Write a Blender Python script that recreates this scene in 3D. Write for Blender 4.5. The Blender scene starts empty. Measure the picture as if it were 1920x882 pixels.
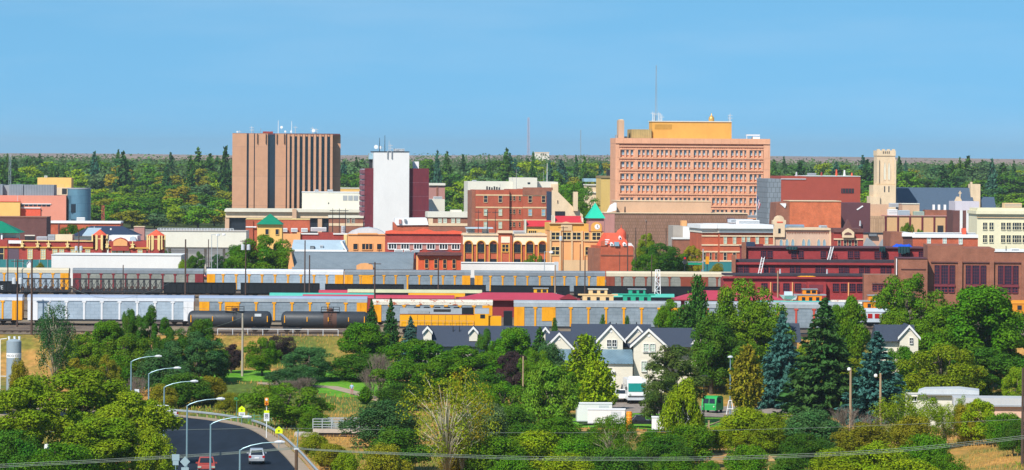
import bpy, bmesh, math, random
import numpy as np
from mathutils import Vector, Matrix
R = math.radians
sc = bpy.context.scene
# ------------------------------------------------------------------ camera, sky, sun, exposure
F, CH, RHO, HY = 8000.0, 29.5, 0.006, 296.0      # focal length in photo pixels, eye height, roll, horizon row
cam_d = bpy.data.cameras.new('camera'); cam = bpy.data.objects.new('camera', cam_d)
sc.collection.objects.link(cam); sc.camera = cam
cam.location = (0, 0, CH); cam.rotation_mode = 'QUATERNION'
cam.rotation_quaternion = (Matrix.Rotation(R(90), 3, 'X') @ Matrix.Rotation(RHO, 3, 'Z')).to_quaternion()
cam_d.sensor_width = 36; cam_d.lens = 36 * F / 1920
cam_d.shift_y = -(441 - HY) / 1920
cam_d.clip_start = 1; cam_d.clip_end = 90000
SUN_AZ, SUN_EL = R(-30), R(44)                    # sun behind the viewer, to the left
sd = Vector((math.sin(SUN_AZ) * math.cos(SUN_EL), -math.cos(SUN_AZ) * math.cos(SUN_EL), math.sin(SUN_EL)))
w = bpy.data.worlds.new('World'); sc.world = w; w.use_nodes = True
nt = w.node_tree; bg = nt.nodes['Background']
sky = nt.nodes.new('ShaderNodeTexSky'); sky.sky_type = 'NISHITA'; sky.sun_disc = False
sky.sun_elevation = SUN_EL; sky.sun_rotation = math.atan2(sd.x, sd.y)
sky.air_density = 1.0; sky.dust_density = 0.3; sky.ozone_density = 2.0; sky.altitude = 1800
tc = nt.nodes.new('ShaderNodeTexCoord'); mp = nt.nodes.new('ShaderNodeVectorMath'); mp.operation = 'ADD'
mp.inputs[1].default_value = (0, 0, 0.22)
nt.links.new(tc.outputs['Generated'], mp.inputs[0]); nt.links.new(mp.outputs[0], sky.inputs['Vector'])
tint = nt.nodes.new('ShaderNodeVectorMath'); tint.operation = 'MULTIPLY'; tint.inputs[1].default_value = (.64, 1.04, 1.0)
nt.links.new(sky.outputs[0], tint.inputs[0])
cmap = nt.nodes.new('ShaderNodeMapping'); cmap.inputs['Scale'].default_value = (9, 9, 60); nt.links.new(tc.outputs['Generated'], cmap.inputs['Vector'])
cir = nt.nodes.new('ShaderNodeTexNoise'); cir.inputs['Scale'].default_value = 1.6; cir.inputs['Detail'].default_value = 5; nt.links.new(cmap.outputs[0], cir.inputs['Vector'])
cr = nt.nodes.new('ShaderNodeMapRange'); nt.links.new(cir.outputs['Fac'], cr.inputs['Value']); cr.inputs['From Min'].default_value = .42; cr.inputs['From Max'].default_value = .75; cr.inputs['To Max'].default_value = .10
thin = nt.nodes.new('ShaderNodeMix'); thin.data_type = 'RGBA'; thin.inputs['B'].default_value = (5.0, 5.4, 5.8, 1)   # faint high cirrus
nt.links.new(cr.outputs[0], thin.inputs['Factor']); nt.links.new(tint.outputs[0], thin.inputs['A'])
nt.links.new(thin.outputs['Result'], bg.inputs['Color'])
bg.inputs['Strength'].default_value = 0.127
sl = bpy.data.lights.new('sun', 'SUN'); sl.energy = 4.4; sl.angle = R(0.5); sl.color = (1.0, .95, .87)
so = bpy.data.objects.new('sun', sl); sc.collection.objects.link(so)
so.rotation_mode = 'QUATERNION'; so.rotation_quaternion = sd.to_track_quat('Z', 'Y')
vs = sc.view_settings; vs.view_transform = 'Standard'; vs.look = 'None'; vs.exposure = 0.42; vs.gamma = 1
sc.cycles.max_bounces = 6; sc.cycles.transparent_max_bounces = 4; sc.cycles.volume_bounces = 0
sc.cycles.use_denoising = True

rnd = random.Random(7); rng = np.random.default_rng(7)
# ------------------------------------------------------------------ photo measurement -> metres
def uv(px, py): return (px - 960) + RHO * (py - HY), (py - HY) - RHO * (px - 960)
def at(px, py, Y):
    u, v = uv(px, py); return Vector((u * Y / F, Y, CH - v * Y / F))
def topx(X, Y, Z):
    u, v = X * F / Y, (CH - Z) * F / Y; return 960 + u - RHO * v, HY + v + RHO * u
def sm(a, b, x):
    t = min(1, max(0, (x - a) / (b - a))); return t * t * (3 - 2 * t)
def ridge(X, Y):
    return (2.8 * math.sin(X / 900 + 1) + 2.0 * math.sin(X / 370 + Y / 2100) + 1.0 * math.sin(X / 150 + 2 + Y / 900))
def ground(X, Y):
    z = -7.2 + 1.6 * sm(622, 658, Y) + 1.0 * sm(650, 678, Y) + 4.6 * sm(676, 701, Y)
    z += 14.5 * sm(1720, 3000, Y) + 7 * sm(2900, 6000, Y) + 10.4 * sm(6000, 14000, Y) + ridge(X, Y) * sm(4500, 12000, Y)
    if Y < 690: z += (0.25 * math.sin(X / 7 + Y / 11) + 0.2 * math.sin(X / 3.1 - Y / 17)) * sm(14, 26, abs(X + 38))
    z += 1.8 * sm(52, 66, X) * (1 - sm(480, 560, Y))
    return z
# ------------------------------------------------------------------ materials
def lin(h):
    if isinstance(h, tuple): return h
    c = [int(h[i:i + 2], 16) / 255 for i in (0, 2, 4)]
    return tuple(x / 12.92 if x <= .04045 else ((x + .055) / 1.055) ** 2.4 for x in c)
def nd(t, kind, **k):
    n = t.nodes.new(kind)
    for a, b in k.items(): setattr(n, a, b)
    return n
_m = {}
def mat(name, col, rough=.75, var=.24, scale=.35, metal=0, spec=.3, streak=.45, bump=0):
    """plain surface with uneven wear: large soft blotches and fine grain"""
    if name in _m: return _m[name]
    m = bpy.data.materials.new(name); m.use_nodes = True; t = m.node_tree; L = t.links.new
    p = t.nodes['Principled BSDF']; c = lin(col)
    p.inputs['Roughness'].default_value = rough; p.inputs['Metallic'].default_value = metal
    p.inputs['Specular IOR Level'].default_value = spec
    co = nd(t, 'ShaderNodeTexCoord'); mpp = nd(t, 'ShaderNodeMapping'); mpp.inputs['Scale'].default_value = (1, 1, streak)
    L(co.outputs['Object'], mpp.inputs['Vector'])
    n1 = nd(t, 'ShaderNodeTexNoise'); n1.inputs['Scale'].default_value = scale; n1.inputs['Detail'].default_value = 6; n1.inputs['Roughness'].default_value = .65
    L(mpp.outputs[0], n1.inputs['Vector'])
    n2 = nd(t, 'ShaderNodeTexNoise'); n2.inputs['Scale'].default_value = scale * 9; n2.inputs['Detail'].default_value = 3
    L(mpp.outputs[0], n2.inputs['Vector'])
    ad = nd(t, 'ShaderNodeMath', operation='ADD'); L(n1.outputs['Fac'], ad.inputs[0])
    mu = nd(t, 'ShaderNodeMath', operation='MULTIPLY'); L(n2.outputs['Fac'], mu.inputs[0]); mu.inputs[1].default_value = .5
    L(mu.outputs[0], ad.inputs[1])
    mr = nd(t, 'ShaderNodeMapRange'); L(ad.outputs[0], mr.inputs['Value'])
    mr.inputs['From Min'].default_value = .45; mr.inputs['From Max'].default_value = 1.05
    mr.inputs['To Min'].default_value = 1 - var; mr.inputs['To Max'].default_value = 1 + var
    mx = nd(t, 'ShaderNodeVectorMath', operation='SCALE'); mx.inputs[0].default_value = c; L(mr.outputs[0], mx.inputs['Scale'])
    L(mx.outputs[0], p.inputs['Base Color'])
    if bump:
        b = nd(t, 'ShaderNodeBump'); b.inputs['Strength'].default_value = bump; L(n2.outputs['Fac'], b.inputs['Height']); L(b.outputs[0], p.inputs['Normal'])
    _m[name] = m; return m
def bricks(name, c1, c2, mort, bw, bh, mw=.02, rough=.8, metal=0, var=.2):
    """courses of brick, block or panel with joints"""
    if name in _m: return _m[name]
    m = bpy.data.materials.new(name); m.use_nodes = True; t = m.node_tree; L = t.links.new
    p = t.nodes['Principled BSDF']; p.inputs['Roughness'].default_value = rough; p.inputs['Metallic'].default_value = metal
    p.inputs['Specular IOR Level'].default_value = .3
    co = nd(t, 'ShaderNodeTexCoord'); sp = nd(t, 'ShaderNodeSeparateXYZ'); L(co.outputs['Object'], sp.inputs[0])
    a = nd(t, 'ShaderNodeMath', operation='ADD'); L(sp.outputs[0], a.inputs[0]); L(sp.outputs[1], a.inputs[1])
    cb = nd(t, 'ShaderNodeCombineXYZ'); L(a.outputs[0], cb.inputs[0]); L(sp.outputs[2], cb.inputs[1])
    b = nd(t, 'ShaderNodeTexBrick'); L(cb.outputs[0], b.inputs['Vector'])
    b.inputs['Color1'].default_value = (*lin(c1), 1); b.inputs['Color2'].default_value = (*lin(c2), 1); b.inputs['Mortar'].default_value = (*lin(mort), 1)
    b.inputs['Scale'].default_value = 1; b.inputs['Brick Width'].default_value = bw; b.inputs['Row Height'].default_value = bh; b.inputs['Mortar Size'].default_value = mw
    n = nd(t, 'ShaderNodeTexNoise'); n.inputs['Scale'].default_value = .4; n.inputs['Detail'].default_value = 7; n.inputs['Roughness'].default_value = .7
    L(co.outputs['Object'], n.inputs['Vector'])
    mr = nd(t, 'ShaderNodeMapRange'); L(n.outputs['Fac'], mr.inputs['Value'])
    mr.inputs['From Min'].default_value = .3; mr.inputs['From Max'].default_value = .7; mr.inputs['To Min'].default_value = 1 - var; mr.inputs['To Max'].default_value = 1 + var
    mx = nd(t, 'ShaderNodeVectorMath', operation='SCALE'); L(b.outputs['Color'], mx.inputs[0]); L(mr.outputs[0], mx.inputs['Scale'])
    L(mx.outputs[0], p.inputs['Base Color']); _m[name] = m; return m
def two_tone(name, c1, c2, scale, lo=.45, hi=.58, rough=.85, detail=8, c3=None, scale3=.02, stretch=(1, 1, 1)):
    """ground cover: patches of two (or three) colours"""
    if name in _m: return _m[name]
    m = bpy.data.materials.new(name); m.use_nodes = True; t = m.node_tree; L = t.links.new
    p = t.nodes['Principled BSDF']; p.inputs['Roughness'].default_value = rough; p.inputs['Specular IOR Level'].default_value = .15
    co = nd(t, 'ShaderNodeTexCoord'); mpp = nd(t, 'ShaderNodeMapping'); mpp.inputs['Scale'].default_value = stretch; L(co.outputs['Object'], mpp.inputs['Vector'])
    n = nd(t, 'ShaderNodeTexNoise'); n.inputs['Scale'].default_value = scale; n.inputs['Detail'].default_value = detail; n.inputs['Roughness'].default_value = .7
    L(mpp.outputs[0], n.inputs['Vector'])
    r = nd(t, 'ShaderNodeMapRange'); L(n.outputs['Fac'], r.inputs['Value']); r.inputs['From Min'].default_value = lo; r.inputs['From Max'].default_value = hi
    mx = nd(t, 'ShaderNodeMix', data_type='RGBA'); L(r.outputs[0], mx.inputs['Factor']); mx.inputs['A'].default_value = (*lin(c1), 1); mx.inputs['B'].default_value = (*lin(c2), 1)
    out = mx.outputs['Result']
    if c3:
        n3 = nd(t, 'ShaderNodeTexNoise'); n3.inputs['Scale'].default_value = scale3; n3.inputs['Detail'].default_value = 6; L(mpp.outputs[0], n3.inputs['Vector'])
        r3 = nd(t, 'ShaderNodeMapRange'); L(n3.outputs['Fac'], r3.inputs['Value']); r3.inputs['From Min'].default_value = .48; r3.inputs['From Max'].default_value = .58
        m3 = nd(t, 'ShaderNodeMix', data_type='RGBA'); L(r3.outputs[0], m3.inputs['Factor']); L(out, m3.inputs['A']); m3.inputs['B'].default_value = (*lin(c3), 1); out = m3.outputs['Result']
    g = nd(t, 'ShaderNodeTexNoise'); g.inputs['Scale'].default_value = scale * 12; L(mpp.outputs[0], g.inputs['Vector'])
    mr = nd(t, 'ShaderNodeMapRange'); L(g.outputs['Fac'], mr.inputs['Value']); mr.inputs['From Min'].default_value = .3; mr.inputs['From Max'].default_value = .7; mr.inputs['To Min'].default_value = .75; mr.inputs['To Max'].default_value = 1.25
    sx = nd(t, 'ShaderNodeVectorMath', operation='SCALE'); L(out, sx.inputs[0]); L(mr.outputs[0], sx.inputs['Scale']); L(sx.outputs[0], p.inputs['Base Color'])
    _m[name] = m; return m
def leaf_mat(ns=5.0, spread=0.0):
    """leaf: tint from the object's own colour, each leaf a little different, autumn leaves where the alpha asks for them"""
    m = bpy.data.materials.new('leaf'); m.use_nodes = True; t = m.node_tree; L = t.links.new
    p = t.nodes['Principled BSDF']; p.inputs['Roughness'].default_value = .6; p.inputs['Specular IOR Level'].default_value = .05
    oi = nd(t, 'ShaderNodeObjectInfo'); ge = nd(t, 'ShaderNodeNewGeometry'); co = nd(t, 'ShaderNodeTexCoord')
    n = nd(t, 'ShaderNodeTexNoise'); n.inputs['Scale'].default_value = ns; n.inputs['Detail'].default_value = 3
    off = nd(t, 'ShaderNodeVectorMath', operation='ADD'); L(co.outputs['Object'], off.inputs[0]); L(oi.outputs['Location'], off.inputs[1]); L(off.outputs[0], n.inputs['Vector'])
    mr = nd(t, 'ShaderNodeMapRange'); L(ge.outputs['Random Per Island'], mr.inputs['Value']); mr.inputs['To Min'].default_value = .66; mr.inputs['To Max'].default_value = 1.38
    hs = nd(t, 'ShaderNodeHueSaturation'); L(oi.outputs['Color'], hs.inputs['Color']); L(mr.outputs[0], hs.inputs['Value'])
    hr = nd(t, 'ShaderNodeMapRange'); L(n.outputs['Fac'], hr.inputs['Value']); hr.inputs['From Min'].default_value = .3; hr.inputs['From Max'].default_value = .7; hr.inputs['To Min'].default_value = .475; hr.inputs['To Max'].default_value = .515
    L(hr.outputs[0], hs.inputs['Hue'])
    if spread:
        vr = nd(t, 'ShaderNodeMapRange'); L(n.outputs['Fac'], vr.inputs['Value']); vr.inputs['From Min'].default_value = .35; vr.inputs['From Max'].default_value = .65; vr.inputs['To Min'].default_value = 1 - spread; vr.inputs['To Max'].default_value = 1 + spread
        vm = nd(t, 'ShaderNodeMath', operation='MULTIPLY'); L(mr.outputs[0], vm.inputs[0]); L(vr.outputs[0], vm.inputs[1]); L(vm.outputs[0], hs.inputs['Value'])
    # autumn leaves
    th = nd(t, 'ShaderNodeMath', operation='ADD'); L(n.outputs['Fac'], th.inputs[0]); L(oi.outputs['Alpha'], th.inputs[1])
    st = nd(t, 'ShaderNodeMapRange'); L(th.outputs[0], st.inputs['Value']); st.inputs['From Min'].default_value = .98; st.inputs['From Max'].default_value = 1.06
    mx = nd(t, 'ShaderNodeMix', data_type='RGBA'); L(st.outputs[0], mx.inputs['Factor']); L(hs.outputs[0], mx.inputs['A']); mx.inputs['B'].default_value = (.42, .26, .012, 1)
    L(mx.outputs['Result'], p.inputs['Base Color'])
    tr = nd(t, 'ShaderNodeBsdfTranslucent'); L(mx.outputs['Result'], tr.inputs['Color'])
    ms = nd(t, 'ShaderNodeMixShader'); ms.inputs[0].default_value = .2
    L(p.outputs[0], ms.inputs[1]); L(tr.outputs[0], ms.inputs[2]); L(ms.outputs[0], t.nodes['Material Output'].inputs['Surface'])
    return m
LEAF = leaf_mat(); LEAFW = leaf_mat(.035, .55)
BARK = mat('bark', (.11, .085, .06), .9, .3, 3); PALEBARK = mat('pale_bark', (.42, .38, .26), .85, .2, 3); TWIG = mat('dead_twig', (.20, .15, .12), .9, .25, 3)
GLASS = mat('window_glass', (.018, .024, .034), .08, .2, .2, spec=.6)
SKYGLASS = mat('sky_tinted_glass', (.25, .39, .47), .25, .35, .25, spec=.6)  # pale blue sky reflection is put into the pane colour
PALEGLASS = mat('pale_window_blind', (.42, .50, .42), .4, .25, .8)
WHITE = mat('white_paint', (.78, .78, .77), .55, .06, .3); CREAM = mat('cream_paint', (.66, .62, .50), .7, .1, .3)
GREY = mat('grey_metal', (.30, .32, .34), .5, .15, .8); LGREY = mat('light_grey_metal', (.52, .55, .58), .45, .12, .8)
DARK = mat('dark_metal', (.025, .027, .032), .6, .3, 1); STEEL = mat('galvanised_steel', (.42, .47, .50), .4, .12, 2, metal=.3)
BROWNPOLE = mat('creosote_wood', (.085, .052, .042), .9, .25, 2); TANPOLE = mat('weathered_wood', (.36, .25, .15), .9, .2, 2)
TIRE = mat('tyre_rubber', (.02, .02, .022), .8, .2, 4); CONC = mat('concrete', (.44, .40, .36), .85, .15, .4)
RUBYLENS = mat('tail_lamp_lens', (.35, .01, .01), .3, .1, 2)
# ------------------------------------------------------------------ mesh builder
def link(o): sc.collection.objects.link(o); return o
def thing(name, label, cat, loc=(0, 0, 0), rot=0, group=None):
    o = link(bpy.data.objects.new(name, None)); o.location = loc; o.rotation_euler = (0, 0, rot); o.empty_display_size = 1
    return tag(o, label, cat, group)
def tag(o, label, cat, group=None):
    o['label'] = label; o['category'] = cat
    if group: o['group'] = group
    return o
class MB:
    def __init__(s): s.v = []; s.f = []; s.m = []
    def add(s, vs, fs, m=0):
        b = len(s.v); s.v += [tuple(x) for x in vs]; s.f += [[b + i for i in f] for f in fs]; s.m += [m] * len(fs); return s
    def box(s, x0, x1, y0, y1, z0, z1, m=0):
        return s.add([(x0, y0, z0), (x1, y0, z0), (x1, y1, z0), (x0, y1, z0), (x0, y0, z1), (x1, y0, z1), (x1, y1, z1), (x0, y1, z1)],
                     [(0, 3, 2, 1), (4, 5, 6, 7), (0, 1, 5, 4), (1, 2, 6, 5), (2, 3, 7, 6), (3, 0, 4, 7)], m)
    def prism(s, pts, y0, y1, m=0):                 # outline in x,z pushed along y
        n = len(pts)
        return s.add([(x, y0, z) for x, z in pts] + [(x, y1, z) for x, z in pts],
                     [tuple(range(n)), tuple(range(2 * n - 1, n - 1, -1))] + [(i, i + n, (i + 1) % n + n, (i + 1) % n) for i in range(n)], m)
    def prismx(s, pts, x0, x1, m=0):                # outline in y,z pushed along x
        n = len(pts)
        return s.add([(x0, y, z) for y, z in pts] + [(x1, y, z) for y, z in pts],
                     [tuple(range(n)), tuple(range(2 * n - 1, n - 1, -1))] + [(i, i + n, (i + 1) % n + n, (i + 1) % n) for i in range(n)], m)
    def prismz(s, pts, z0, z1, m=0):
        n = len(pts)
        return s.add([(x, y, z0) for x, y in pts] + [(x, y, z1) for x, y in pts],
                     [tuple(range(n - 1, -1, -1)), tuple(range(n, 2 * n))] + [(i, (i + 1) % n, (i + 1) % n + n, i + n) for i in range(n)], m)
    def tube(s, p0, p1, r0, r1=None, n=6, m=0):
        r1 = r0 if r1 is None else r1
        p0, p1 = Vector(p0), Vector(p1); d = (p1 - p0).normalized(); a = d.orthogonal().normalized(); b = d.cross(a)
        vs = []
        for p, r in ((p0, r0), (p1, r1)):
            vs += [p + (a * math.cos(2 * math.pi * i / n) + b * math.sin(2 * math.pi * i / n)) * r for i in range(n)]
        return s.add(vs, [tuple(range(n - 1, -1, -1)), tuple(range(n, 2 * n))] + [(i, (i + 1) % n, (i + 1) % n + n, i + n) for i in range(n)], m)
    def path(s, ps, r, n=5, m=0):
        ps = [Vector(p) for p in ps]; vs = []
        for i, p in enumerate(ps):
            d = (ps[min(i + 1, len(ps) - 1)] - ps[max(i - 1, 0)]).normalized()
            a = d.cross(Vector((0, 0, 1))); a = a.normalized() if a.length > 1e-4 else Vector((1, 0, 0)); b = d.cross(a)
            rr = r[i] if isinstance(r, (list, tuple)) else r
            vs += [p + (a * math.cos(2 * math.pi * k / n) + b * math.sin(2 * math.pi * k / n)) * rr for k in range(n)]
        fs = [(i * n + k, i * n + (k + 1) % n, (i + 1) * n + (k + 1) % n, (i + 1) * n + k) for i in range(len(ps) - 1) for k in range(n)]
        return s.add(vs, fs + [tuple(range(n - 1, -1, -1)), tuple(range((len(ps) - 1) * n, len(ps) * n))], m)
    def lathe(s, c, prof, n=16, axis='z', m=0):     # prof: (radius, height)
        vs = []
        for r, h in prof:
            for k in range(n):
                a = 2 * math.pi * k / n; x, y = r * math.cos(a), r * math.sin(a)
                vs.append((c[0] + x, c[1] + y, c[2] + h) if axis == 'z' else (c[0] + h, c[1] + x, c[2] + y) if axis == 'x' else (c[0] + x, c[1] + h, c[2] + y))
        fs = [(i * n + k, i * n + (k + 1) % n, (i + 1) * n + (k + 1) % n, (i + 1) * n + k) for i in range(len(prof) - 1) for k in range(n)]
        return s.add(vs, fs + [tuple(range(n - 1, -1, -1)), tuple(range((len(prof) - 1) * n, len(prof) * n))], m)
    def hip(s, x0, x1, y0, y1, z0, z1, rx, m=0):    # hipped roof, ridge along x inset by rx at each end
        ym = (y0 + y1) / 2
        return s.add([(x0, y0, z0), (x1, y0, z0), (x1, y1, z0), (x0, y1, z0), (x0 + rx, ym, z1), (x1 - rx, ym, z1)],
                     [(0, 1, 5, 4), (1, 2, 5), (2, 3, 4, 5), (3, 0, 4), (3, 2, 1, 0)], m)
    def pyr(s, x0, x1, y0, y1, z0, z1, m=0):
        return s.add([(x0, y0, z0), (x1, y0, z0), (x1, y1, z0), (x0, y1, z0), ((x0 + x1) / 2, (y0 + y1) / 2, z1)], [(0, 1, 4), (1, 2, 4), (2, 3, 4), (3, 0, 4), (3, 2, 1, 0)], m)
    def build(s, name, mats, parent=None, smooth=False, kind=None, loc=None):
        me = bpy.data.meshes.new(name); me.from_pydata(s.v, [], s.f)
        for mm in (mats if isinstance(mats, (list, tuple)) else [mats]): me.materials.append(mm)
        me.polygons.foreach_set('material_index', s.m)
        bm = bmesh.new(); bm.from_mesh(me); bmesh.ops.recalc_face_normals(bm, faces=bm.faces); bm.to_mesh(me); bm.free()
        if smooth: me.polygons.foreach_set('use_smooth', [True] * len(me.polygons)); me.set_sharp_from_angle(angle=R(40))
        o = link(bpy.data.objects.new(name, me)); o.parent = parent
        if kind: o['kind'] = kind
        if loc is not None: o.location = loc
        return o
def bx(name, m, parent, *a): return MB().box(*a).build(name, m, parent)
def put(src, parent, loc=(0, 0, 0), rot=0, scale=None):
    o = link(src.copy()); o.parent = parent; o.location = loc; o.rotation_euler = (0, 0, rot)
    if scale: o.scale = scale
    return o
def copy_tree(o, parent=None):
    c = link(o.copy()); c.parent = parent
    for ch in list(o.children): copy_tree(ch, c)
    return c
# ------------------------------------------------------------------ ground sheets
def sheet(name, m, xs, ys, off=0.0, kind='structure', inside=None):
    V = [(x if not callable(x) else 0, y, 0) for y in ys for x in xs]
    V = [(x, y, ground(x, y) + off) for x, y, _ in V]; nx = len(xs)
    Fc = [(j * nx + i, j * nx + i + 1, (j + 1) * nx + i + 1, (j + 1) * nx + i) for j in range(len(ys) - 1) for i in range(nx - 1)]
    if inside: Fc = [f for f in Fc if inside(sum(V[i][0] for i in f) / 4, sum(V[i][1] for i in f) / 4)]
    return MB().add(V, Fc).build(name, m, kind=kind, smooth=True)
def fr(a, b, st):
    n = max(1, int(round((b - a) / st))); return [a + (b - a) * i / n for i in range(n + 1)]
# ------------------------------------------------------------------ ground, roads, yard, sky-line hills
XS = sorted(set(fr(-6000, -600, 300) + fr(-600, -110, 35) + fr(-110, 110, 3.4) + fr(110, 600, 35) + fr(600, 6000, 300)))
YS = fr(40, 380, 20) + fr(380, 710, 3.3)[1:] + fr(710, 1800, 60)[1:] + fr(1800, 4500, 130)[1:] + fr(4500, 16000, 380)[1:] + fr(16000, 40000, 3000)[1:]
G_DRY = two_tone('dry_prairie_grass', 'b8884a', '7e7632', .09, .40, .58, c3='586a2c', scale3=.035, stretch=(1, .6, 1))
sheet('ground', G_DRY, XS, YS)
G_FAR = two_tone('hazy_far_prairie', '94786a', '7c6660', .0012, .42, .6, c3='9e8a76', scale3=.0009, stretch=(1, 3, 1))  # pinkish distance haze is mixed into these hill colours
sheet('hills', G_FAR, sorted(set(fr(-6000, 6000, 150))), fr(5200, 15900, 160), 2.4)
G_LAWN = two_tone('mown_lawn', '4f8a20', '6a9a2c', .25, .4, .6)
G_WOODS = two_tone('dark_town_ground', '35461a', '4a4c22', .05, .4, .6)  # dark green and olive patches under the suburb trees
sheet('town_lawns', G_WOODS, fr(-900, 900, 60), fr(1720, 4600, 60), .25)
BALLAST = two_tone('track_ballast', '7a6a5c', '5c5048', .3, .4, .6, c3='8c7c66', scale3=.03)
sheet('rail_yard', BALLAST, fr(-420, 420, 20), fr(700.5, 1010, 5), .05)
PAVE = two_tone('city_pavement', '87827c', '6a6765', .05, .42, .6, c3='9a948a', scale3=.012)
sheet('street_grid', PAVE, fr(-620, 620, 40), fr(1010, 1720, 20), .05)
DIRT = two_tone('bare_dirt', 'b88f5a', '9c7848', .15, .4, .6, c3='c9a46a', scale3=.05)
def blob(name, m, cx, cy, rx, ry, off, step=1.5, seed=0):
    def ins(x, y):
        a = math.atan2((y - cy) / ry, (x - cx) / rx); k = 1 + .12 * math.sin(3 * a + seed) + .07 * math.sin(7 * a + 2 * seed)
        return ((x - cx) / rx) ** 2 + ((y - cy) / ry) ** 2 < k * k
    return sheet(name, m, fr(cx - rx * 1.3, cx + rx * 1.3, step), fr(cy - ry * 1.3, cy + ry * 1.3, step), off, inside=ins)
blob('lawn', G_LAWN, -21, 660, 13, 19, .03, 1.5, 1)
blob('lawn', G_LAWN, -41, 668, 8, 10, .03, 1.5, 2)
blob('lawn', G_LAWN, 20, 594, 26, 13, .03, 1.5, 3)
blob('dirt_lot', DIRT, 24, 527, 9, 13, .04, 1.2, 4)
blob('dirt_lot', DIRT, 13, 566, 9, 9, .04, 1.2, 5)
blob('dirt_lot', DIRT, 50, 566, 10, 18, .04, 1.2, 7)
ASPH = two_tone('dark_asphalt', '1b222d', '222a36', .05, .35, .65, rough=.8, stretch=(1, .12, 1))
ASPH_OLD = two_tone('worn_asphalt', '827770', '958a80', .12, .35, .65)
def strip(name, m, left, right, off, z=None, kind='structure', nsub=4):
    V, Fc = [], []
    def res(ps):
        out = []
        for a, b in zip(ps[:-1], ps[1:]):
            out += [(a[0] + (b[0] - a[0]) * i / nsub, a[1] + (b[1] - a[1]) * i / nsub) for i in range(nsub)]
        return out + [ps[-1]]
    l, r = res(left), res(right); k = 8
    for a, b in zip(l, r):
        for i in range(k + 1):
            x, y = a[0] + (b[0] - a[0]) * i / k, a[1] + (b[1] - a[1]) * i / k; V.append((x, y, (ground(x, y) if z is None else z) + off))
    Fc = [(j * (k + 1) + i, j * (k + 1) + i + 1, (j + 1) * (k + 1) + i + 1, (j + 1) * (k + 1) + i) for j in range(len(l) - 1) for i in range(k)]
    return MB().add(V, Fc).build(name, m, kind=kind, smooth=True)
def crm(ps, n=6):                                   # smooth curve through points
    out = []
    P = [Vector((2 * ps[0][0] - ps[1][0], 2 * ps[0][1] - ps[1][1]))] + [Vector(p[:2]) for p in ps] + [Vector((2 * ps[-1][0] - ps[-2][0], 2 * ps[-1][1] - ps[-2][1]))]
    for i in range(1, len(P) - 2):
        for k in range(n):
            t = k / n; a, b, c, d = P[i - 1], P[i], P[i + 1], P[i + 2]
            q = .5 * (2 * b + (c - a) * t + (2 * a - 5 * b + 4 * c - d) * t * t + (3 * b - a - 3 * c + d) * t ** 3); out.append((q.x, q.y))
    return out + [tuple(P[-2])]
RZ = -6.78                                          # road surface height
REDGE = crm([(-14, 392), (-19, 442), (-24.7, 493), (-28, 521.5), (-32.7, 556), (-37.6, 577), (-47.2, 594), (-64, 607), (-90, 620)], 6)
def offset(ps, d):
    out = []
    for i, p in enumerate(ps):
        a, b = ps[max(i - 1, 0)], ps[min(i + 1, len(ps) - 1)]; t = Vector((b[0] - a[0], b[1] - a[1])).normalized()
        out.append((p[0] - t.y * d, p[1] + t.x * d))
    return out
LEDGE = offset(REDGE, 14.6)
strip('road', ASPH, LEDGE, REDGE, 0, RZ, nsub=1)
KERB = mat('kerb_concrete', '9c8b78', .9, .2, .8)
def band(name, m, a, b, z0, z1, kind='structure'):  # a raised strip with faces down to the ground
    V, Fc = [], []
    for p, q in zip(a, b): V += [(p[0], p[1], z0), (p[0], p[1], z1), (q[0], q[1], z1), (q[0], q[1], z0)]
    for i in range(len(a) - 1):
        for k in range(3): Fc.append((4 * i + k, 4 * i + k + 1, 4 * i + 4 + k + 1, 4 * i + 4 + k))
    return MB().add(V, Fc).build(name, m, kind=kind)
band('kerb', KERB, REDGE, offset(REDGE, -1.5), RZ - .8, RZ + .14)
band('kerb', KERB, offset(LEDGE, .9), LEDGE, RZ - .8, RZ + .14)
LINE = mat('road_line_paint', (.5, .36, .06), .7, .3, 1)
strip('path', mat('path_gravel', 'a0907c', .95, .15, .6), [(-39, 655), (-28, 650), (-20, 634), (-15, 620)], [(-39, 658), (-26.5, 652.5), (-18, 635), (-13, 620)], .07)
strip('path', DIRT, [(-24, 668), (-19, 664), (-15, 655), (-13, 648)], [(-20, 669), (-15, 666), (-11, 657), (-10, 648)], .07)
strip('street', ASPH_OLD, [(11, 607), (11, 632)], [(42, 607), (42, 632)], .09, nsub=8)
strip('driveway', mat('driveway_concrete', '8d8278', .9, .15, .5), [(14, 632.2), (13, 645)], [(23, 632.2), (22, 645)], .1, nsub=6)
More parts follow.
